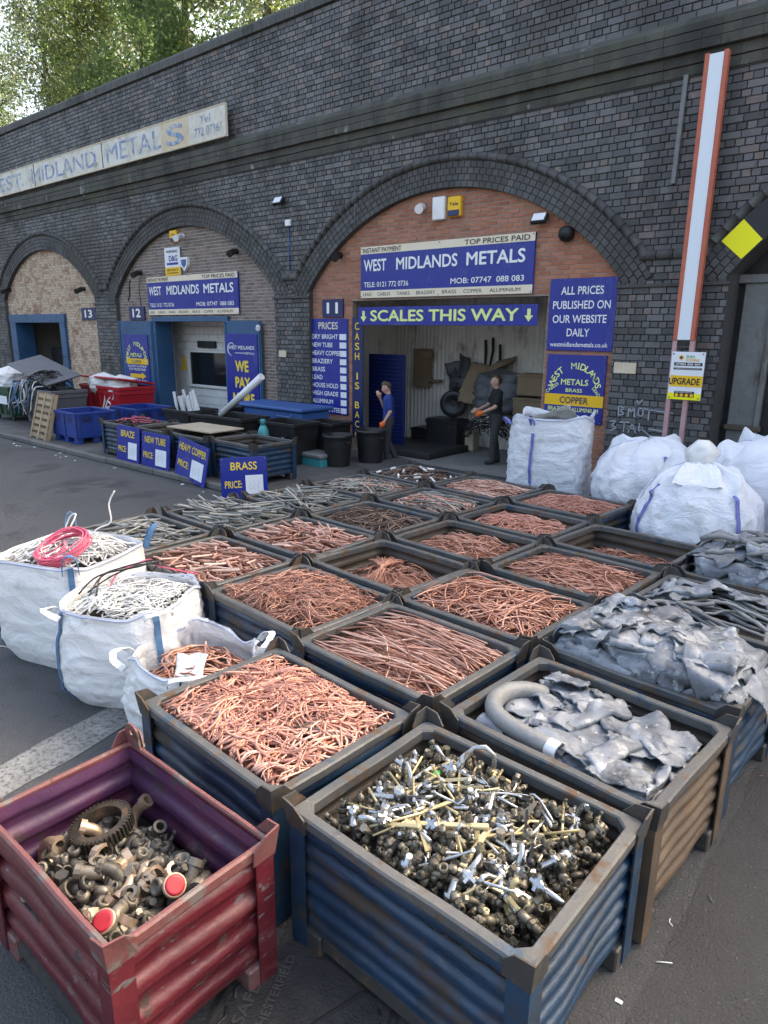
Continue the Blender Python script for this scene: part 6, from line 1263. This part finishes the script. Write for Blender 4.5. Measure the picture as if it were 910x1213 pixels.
tb = empty('teal_crate','low teal crate on the ground left of the black dustbin','crate',T(-10.02,9.85,0)); obj('shell', MB().bbox(-.33,.33,-.22,.22,.0,.26,.02), K['teal'], tb); obj('lid', MB().bbox(-.36,.36,-.25,.25,.26,.36,.03), K['galv'], tb)
def dustbin(label, x, y, s_=1):
    r = empty('round_dustbin', label, 'dustbin', T(x,y,0) @ Matrix.Scale(s_,4), 'round black dustbins'); g = MB(); prof = [(.22,0),(.235,.02)]+[(.235+.055*i/10+.004*(i%2),.05+.062*i) for i in range(11)]+[(.30,.68),(.315,.70),(.315,.74),(.285,.74),(.22,.05)]
    obj('body', g.lathe(prof,26), K['blackplastic'], r)
    for s2 in (-1,1): obj('handle', MB().tube([(s2*.30,-.06,.60),(s2*.35,-.05,.60),(s2*.35,.05,.60),(s2*.30,.06,.60)],.014,6), K['blackplastic'], r)
dustbin('round black dustbin at the corner of the price list', -9.62,10.05); dustbin('round black dustbin beside the man in blue', -9.42,10.85,1.05)
tag(obj('intercom_box', MB().bbox(-.11,.11,-.08,0,-.09,.09,.015), K['navy'], M=T(-11.05,YI-.01,.66)),'small blue box under the price list','box')
# ------------------------------------------------------------------ inside the open arch
lv = empty('louvred_door','blue steel louvred door leaf standing inside the open arch','door',T(-10.55,12.7,0)); obj('leaf', MB().bbox(-.55,.55,0,.05,.03,2.25,.006), K['navy'], lv)
for i in range(22): obj('slat', MB().box(-.48,.48,-.03,.0,.25+i*.088,.29+i*.088,M=None), K['navy'], lv)
sc_ = empty('weigh_platform','low dark weighing platform on the floor of the open arch','scale',T(-9.6,13.0,.02)); obj('deck', MB().bbox(-.95,.75,-.85,.75,.02,.14,.01), K['iron'], sc_); obj('frame', MB().box(-.98,.78,-.88,.78,0,.03), K['darksteel'], sc_)
tag(obj('wall_cabinet', MB().bbox(-.24,.24,-.2,0,0,.95,.01).bbox(.24,.6,-.18,-.02,.14,.2,.005).bbox(.0,.4,-.3,-.2,.72,.92,.02), K['cardboard'], M=T(-10.75,14.50,1.40)),'brown wall cabinet with a pale shelf on the corrugated lining','cabinet')
def crate(name, label, cat, x, y, z, a, b_, c, m, rot=0, group=None):
    r = empty(name, label, cat, T(x,y,z) @ RZ(rot), group); obj('body', MB().bbox(-a/2,a/2,-b_/2,b_/2,0,c,.02), K[m], r); obj('lid', MB().bbox(-a/2-.015,a/2+.015,-b_/2-.015,b_/2+.015,c*.86,c*.96,.01), K[m], r); return r
crate('wheeled_case','black wheeled case by the corrugated wall','case',-9.55,13.85,.02,.9,.55,.72,'blackplastic'); crate('small_black_case','small dark case left of the black wheeled case','case',-10.35,14.0,.02,.5,.5,.42,'blackplastic')
crate('yellow_drum','dull yellowish container between the black wheeled case and the man in black','container',-8.85,13.9,.02,.24,.3,.50,'ply'); crate('cardboard_box','cardboard box with round label on the right heap','box',-7.35,14.0,1.42,.62,.5,.48,'cardboard',.1,'cardboard boxes'); crate('cardboard_box','flat cardboard box under the round labelled box','box',-7.2,13.95,.98,.95,.6,.40,'cardboard',-.05,'cardboard boxes'); crate('dark_bin_stack','dark bin under the cardboard boxes at the right','bin',-7.1,13.95,.02,1.1,.7,.94,'darksteel')
tag(obj('vehicle_wheel', MB().lathe([(.17,-.09),(.30,-.10),(.33,-.07),(.33,.07),(.30,.10),(.17,.09),(.12,.04),(.05,.05)],24,T(-9.45,13.95,1.09) @ RZ(.3) @ RX(pi/2)), K['blackplastic']),'dark vehicle wheel standing on the black wheeled case','wheel')
tag(obj('bent_panel', sheet(1.3,1.0,3.7,1.2,.10,0,.02,18,14), K['cardboard'], M=T(-8.7,14.2,1.55) @ RX(1.2) @ RY(.4)),'bent brown panel leaning on the corrugated wall','panel'); tag(obj('twisted_panel', sheet(1.2,.8,8.7,1.6,.14,0,.02,18,14), K['greyplastic'], M=T(-9.4,14.2,1.75) @ RX(1.2) @ RY(-.6)),'twisted grey panel on top of the heap behind the man in black','panel')
g = MB(); f = bag_surface(.8,.7,.9,33,.2,2.2,0,.14); g.grid(lambda u,v: f(u,v),26,16,0,True); g.grid(lambda u,v: Vector((f(u,1).x*(1-v),f(u,1).y*(1-v),f(u,1).z+.12*v)),26,5,0,True)
tag(obj('grey_sack', g, K['greyplastic'], M=T(-8.2,13.95,.95)),'grey sack behind the man in black','sack')
g = MB(); rnd_wires(g,60,.55,.25,.3,.8,1.3,(.01,.016),thick=.4,seg=14); heap_obj('dark_cable_heap','dark tangled cable heap on the floor behind the man in black','cables',T(-8.4,13.8,.0),g,[K['blackwire']])
for k in range(5):
    tag(obj('hanging_tool', MB().tube([(0,0,0),(.03,-.02,-.3),(rnd(-.05,.05),-.02,-.55-rnd(0,.3))],[.03,.035,.02],6), K['darksteel'], M=T((-8.95,-8.75,-8.55,-7.3,-7.0)[k],14.47,(2.6,2.65,2.5,2.7,2.6)[k])),'dark tool hanging on the corrugated lining','tool','tools on the lining')
# junk seen in doorway thirteen
crate('stacked_crate','dark crate inside doorway thirteen','crate',-27.0,13.2,.02,1.4,.8,2.0,'darksteel'); crate('grey_case','grey case inside doorway thirteen','case',-25.6,12.9,.02,1.1,.7,1.5,'greyplastic',.3)
# ------------------------------------------------------------------ people
def capsule(mb, a, b_, r0, r1, n=10):
    a, b_ = Vector(a), Vector(b_); d = (b_-a); L = d.length; d = d.normalized() if L > 1e-6 else Vector((0,0,1)); P = []; R = []
    for i in range(4): t = pi/2*i/4; P.append(a-d*r0*cos(t)); R.append(max(.001,r0*sin(t)))
    P.append(a); R.append(r0); P.append(b_); R.append(r1)
    for i in range(3,-1,-1): t = pi/2*i/4; P.append(b_+d*r1*cos(t)); R.append(max(.001,r1*sin(t)))
    mb.tube(P,R,n)
def blob(name, caps, vox, m, root, extra=None):
    mb = MB()
    for c in caps: capsule(mb,*c)
    if extra: extra(mb)
    me = mb.mesh(name,m); o = bpy.data.objects.new(name,me); COL.objects.link(o)
    md = o.modifiers.new('r','REMESH'); md.mode = 'VOXEL'; md.voxel_size = vox; s_ = o.modifiers.new('s','SMOOTH'); s_.factor = .5; s_.iterations = 4
    dg = bpy.context.evaluated_depsgraph_get(); me2 = bpy.data.meshes.new_from_object(o.evaluated_get(dg)); bpy.data.objects.remove(o); bpy.data.meshes.remove(me)
    me2.polygons.foreach_set('use_smooth',[True]*len(me2.polygons)); me2.materials.clear(); me2.materials.append(m); me2.name = name
    return obj(name, me2, None, root)
def chain(P, R): return [(P[i],P[i+1],R[i],R[i+1]) for i in range(len(P)-1)]
def person(label, M, legs, arms, shirt, headtilt, gloves, hs=1.0):
    root = empty('person', label, 'person', M); body = []; hip = Vector((0,0,.93)); sh = 1.46
    tors = [((0,0,.95),(0,0,1.10),.125,.12),((0,.07,.98),(0,.07,1.10),.10,.10),((0,-.07,.98),(0,-.07,1.10),.10,.10),((.0,.08,1.12),(.01,.10,1.36),.095,.10),((.0,-.08,1.12),(.01,-.10,1.36),.095,.10),((0,0,1.1),(.01,0,1.38),.12,.12),((-.01,.15,1.43),(-.01,-.15,1.43),.065,.065)]
    neck = [((-.01,0,1.44),(.015,0,1.56),.055,.052)]
    body += [(a,b_,r0*.92,r1*.92) for a,b_,r0,r1 in tors]+neck
    for P in arms: body += chain(P,[.048,.040,.028])
    for P in legs: body += chain(P,[.085,.055,.042])
    HM = T(.02,0,1.56) @ RY(headtilt)
    def hp(p): return tuple(HM @ Vector(p))
    head = [(hp((.0,0,.125)),hp((-.025,0,.125)),.088,.086),(hp((.03,0,.045)),hp((.045,0,.01)),.062,.045),(hp((.0,0,.06)),hp((.04,0,.08)),.075,.07),(hp((.098,0,.09)),hp((.112,0,.062)),.012,.015),(hp((-.005,.078,.085)),hp((-.008,.08,.06)),.018,.014),(hp((-.005,-.078,.085)),hp((-.008,-.08,.06)),.018,.014),(hp((.085,0,.035)),hp((.085,0,.028)),.02,.02)]
    body += head
    hand = []
    for k, P in enumerate(arms):
        w_ = Vector(P[2]); d = (w_-Vector(P[1])).normalized(); sd = d.cross(Vector((0,1,0))); sd = sd.normalized() if sd.length > .1 else Vector((0,1,0)); up = d.cross(sd)
        hd = [(w_,w_+d*.07,.030,.034),(w_+sd*.02,w_+d*.07+sd*.025,.022,.024),(w_-sd*.02,w_+d*.07-sd*.025,.022,.024)]
        for j in range(4):
            o_ = sd*(-.033+.022*j); ln = (.055,.07,.066,.05)[j]; a = w_+d*.085+o_; b_ = a+d*ln*.55+up*.012; c = b_+d*ln*.35+up*.03; hd += [(a,b_,.0105,.010),(b_,c,.010,.008)]
        t0 = w_+d*.025+sd*.036; hd += [(t0,t0+d*.035+sd*.025,.012,.011),(t0+d*.035+sd*.025,t0+d*.062+sd*.028+up*.012,.011,.009)]
        hand.append(hd)
        if not gloves[k]: body += hd
    def ex(mb): pass
    blob('body', body, .012, K['skin'], root)
    for k, hd in enumerate(hand):
        if gloves[k]: blob('glove', [(a,b_,r0*1.08,r1*1.08) for a,b_,r0,r1 in hd], .008, K['glove'], root)
    sl = []
    for P in arms:
        a, b_ = Vector(P[0]), Vector(P[1]); sl += [(a,a.lerp(b_,.72),.066,.062)]
    blob('shirt', [(a,b_,r0*1.04,r1*1.04) for a,b_,r0,r1 in tors]+sl+[((-.005,0,1.47),(.0,0,1.49),.062,.058)], .012, K[shirt], root)
    tr = [((0,.06,.97),(0,-.06,.97),.125,.125),((0,.06,.90),(0,-.06,.90),.12,.12)]
    for P in legs: tr += chain(P,[.105,.078,.066])
    blob('trousers', tr, .014, K['trouser'], root)
    for P in legs:
        a = Vector(P[2]); blob('boot', [(a+Vector((0,0,.03)),a+Vector((-.01,0,-.03)),.052,.05),(a+Vector((-.02,0,-.045)),a+Vector((.13,0,-.055)),.042,.036),(a+Vector((.05,.015,-.05)),a+Vector((.12,.02,-.055)),.036,.03)], .010, K['boot'], root)
    hr = [(hp((-.01,0,.145)),hp((-.035,0,.12)),.086*hs,.088*hs),(hp((.03,0,.175)),hp((.0,0,.18)),.058*hs,.06*hs),(hp((-.05,0,.08)),hp((-.055,0,.06)),.06*hs,.05*hs)]
    blob('hair', hr, .010, K['hair'], root)
    for s_ in (-1,1): obj('eye', MB().lathe([(.002,-.008),(.009,-.004),(.010,0),(.009,.004),(.002,.008)],8,HM @ T(.086,s_*.032,.092)), K['eye'], root)
    obj('mouth', MB().bbox(-.004,.004,-.022,.022,-.004,.004,.002,M=HM @ T(.1015,0,.032)), K['lip'], root)
    return root
fw = atan2(-.64,-.77)
person('man in royal blue polo shirt and dark trousers raising a hand to his mouth', T(-9.35,11.35,0) @ RZ(fw) @ Matrix.Scale(.985,4),
    [[(0,.09,.90),(.06,.09,.49),(.02,.09,.10)],[(0,-.09,.90),(.02,-.09,.50),(-.16,-.09,.115)]],
    [[(-.01,.20,1.43),(-.03,.24,1.15),(.10,.23,.93)],[(-.01,-.20,1.43),(.10,-.20,1.20),(.20,-.06,1.44)]], 'polo', .38, (True,False))
person('man in a black tee shirt and dark trousers reaching forward in orange glove', T(-7.55,12.75,.02) @ RZ(fw+.1) @ Matrix.Scale(1.07,4),
    [[(0,.09,.90),(.05,.10,.49),(.06,.10,.10)],[(0,-.09,.90),(-.02,-.10,.50),(-.10,-.10,.10)]],
    [[(-.01,.20,1.43),(.08,.24,1.17),(.32,.20,1.06)],[(-.01,-.20,1.43),(.10,-.22,1.17),(.33,-.14,1.08)]], 'tee', .06, (True,False), .985)
# ------------------------------------------------------------------ cast iron cover
cv = empty('access_cover','dark cast iron access cover with raised lettering between red and blue bins','access cover',T(-1.62,1.40,.004) @ RZ(2.0))
obj('frame', MB().box(-.45,.45,-.38,.38,0,.008), K['iron'], cv)
for k, tri in enumerate(([(-.42,-.35),(.42,-.35),(-.42,.35)],[(.44,-.33),(.44,.36),(-.40,.36)])):
    V = [(x,y,.008) for x,y in tri]+[(x,y,.018) for x,y in tri]; obj('plate', MB().add(V,[(3,4,5),(0,1,4,3),(1,2,5,4),(2,0,3,5)]), K['iron'], cv)
for s_, x, y, wd, h_, rz in (('STANTON',-.30,-.22,.34,.05,0),('DUCTILE',-.32,-.13,.32,.045,0),('SAFETY',.0,.22,.3,.05,0),('CHESTERFIELD',-.02,.13,.38,.04,0)):
    V, F = geo(s_,.02); x0 = min(v.x for v in V); x1 = max(v.x for v in V); obj('lettering', MB().add([(x+(v.x-x0)*wd/(x1-x0),y+v.y*h_/CAPH,.0225) for v in V],F), K['ironworn'], cv)
for i in range(5):
    for j in range(2): x, y = -.38+i*.16, -.32+j*.62; obj('tread_bar', MB().tube([(x,y,.019),(x+.04,y+.02,.019),(x+.08,y,.019),(x+.12,y+.02,.019)],.008,5), K['iron'], cv)
# litter along the kerb and pale chips on the asphalt
for i in range(26):
    x, y = (rnd(-18,-9.5), 7.05+rnd(-.15,.12)) if i < 12 else (rnd(-1.0,1.2), rnd(2.2,5.0)) if i < 18 else (rnd(-9,-5), rnd(1.5,6.5))
    s_ = rnd(.008,.022) if i >= 12 else rnd(.015,.04); tag(obj('paper_scrap', MB().bbox(-s_,s_,-s_*.6,s_*.6,0,.004,.001), K['paper'], M=T(x,y,.002) @ RZ(rnd(0,3))),'tiny pale scrap of litter on the asphalt','litter','litter scraps')
for i in range(46):
    x, y = (rnd(-.75,.3), rnd(1.4,6.5)) if i < 20 else (rnd(-8.5,-3.4), rnd(1.0,3.0)) if i < 34 else (rnd(-9.0,-7.0), rnd(3.0,9.0))
    g = MB(); L_ = rnd(.03,.11); a = rnd(0,6); g.tube([(0,0,.004),(L_*.5,.01*rnd(-1,1),.006),(L_,.012*rnd(-1,1),.004)],rnd(.002,.0035),5); k = random.choice(['copper','greytube','whitewire','brownwire'])
    tag(obj('wire_offcut', g, K[k], M=T(x,y,.003) @ RZ(a)),{'copper':'tiny copper wire offcut on the tarmac','greytube':'tiny grey metal offcut on the tarmac','whitewire':'tiny white cable offcut on the tarmac','brownwire':'tiny brown wire offcut on the tarmac'}[k],'offcut','wire offcuts on the ground')
# ------------------------------------------------------------------ trees growing on the viaduct
def tree(label, x, y, z0, H_, rx, rz_, m, nl, seed, lean=0):
    R_ = random.Random(seed); root = empty('viaduct_tree', label, 'tree', T(x,y,z0), 'trees above the viaduct parapet'); tr = MB(); top = H_*.85
    trunk = [(lean*t*t*H_*.3+.15*noise.noise(Vector((seed,t*3,0))),.15*noise.noise(Vector((seed,t*3,5))),H_*.9*t) for t in [i/8 for i in range(9)]]
    tr.tube(trunk,[.16*(1-.85*i/8)+.015 for i in range(9)],7); cl = []
    for k in range(34):
        t = R_.uniform(.10,1.0); a = R_.uniform(0,6.28); r = rx*(R_.random()**.5)*(1.05-.75*t*t); p = Vector(trunk[min(8,int(t*8))]); q = p+Vector((r*cos(a),r*sin(a),R_.uniform(.1,.9)*rz_)); cl.append((q,R_.uniform(.55,1.15)))
        tr.tube(smooth_path([p,p.lerp(q,.5)+Vector((0,0,.12*r)),q],3),[.05*(1-t)+.012]*5+[.008]*2,4)
    obj('trunk', tr, K['bark'], root); V = []; F = []
    for i in range(nl):
        c, s_ = R_.choice(cl); d = Vector((R_.gauss(0,.42),R_.gauss(0,.42),R_.gauss(0,.50)))*s_; p = c+d
        if p.z < .0: p.z = abs(p.z)*.5
        l = R_.uniform(.05,.11); wd = l*R_.uniform(.35,.55); a = Vector((R_.gauss(0,1),R_.gauss(0,1),R_.gauss(-.5,.8))).normalized(); b_ = a.cross(Vector((R_.gauss(0,1),R_.gauss(0,1),R_.gauss(0,1)))).normalized()
        n = len(V); V += [p-a*l,p+b_*wd,p+a*l,p-b_*wd]; F.append((n,n+1,n+2,n+3))
    obj('crown', MB().add(V,F), K[m], root, kind='stuff')
TS = [(-41,16.5,10,2.6,'leaf3',13000,'darkest tall tree at the far left above the old sign'),(-36,15.0,8,2.3,'leaf2',13000,'pale leafy tree above the left end of the old sign'),(-31.5,15.6,9.5,2.2,'leaf2',13000,'pale silvery tree left of the yellowish one above the parapet'),(-27.6,15.0,9,1.8,'leaf4',9000,'yellow green tree standing out among the trees on the viaduct'),(-24.0,15.3,8,2.2,'leaf1',13000,'green rounded tree right of the yellowish tree on the viaduct'),(-20.3,14.6,8.2,2.2,'leaf1',13000,'green tree above the middle of the parapet'),(-16.6,14.8,7.6,2.0,'leaf2',9000,'pale tree at the right of the visible treetops'),(-13.2,14.4,6.6,1.8,'leaf4',7000,'rightmost yellowish tree behind the parapet'),(-30,18.5,11,3.0,'leaf3',8000,'dark tree behind the yellowish tree'),(-22,18.5,10,2.8,'leaf3',8000,'dark tree behind the green rounded tree'),(-34,18.0,11,3.0,'leaf1',13000,'green tree behind the pale silvery one at the left'),(-26,17.5,11,3.0,'leaf2',13000,'tall pale tree behind the yellowish tree'),(-18.5,17.5,10,2.8,'leaf1',13000,'tall green tree behind the right treetops'),(-38.5,14.6,8,2.4,'leaf1',13000,'green tree in front of the darkest one at the left'),(-9.5,15.5,5.5,1.7,'leaf1',5000,'low tree hidden mostly behind the parapet top')]
for k, (x,y,H_,rx,m,n,lb) in enumerate(TS): tree(lb,x,y,ZD,H_,rx,.9,m,n,k+40,rnd(-.2,.2))
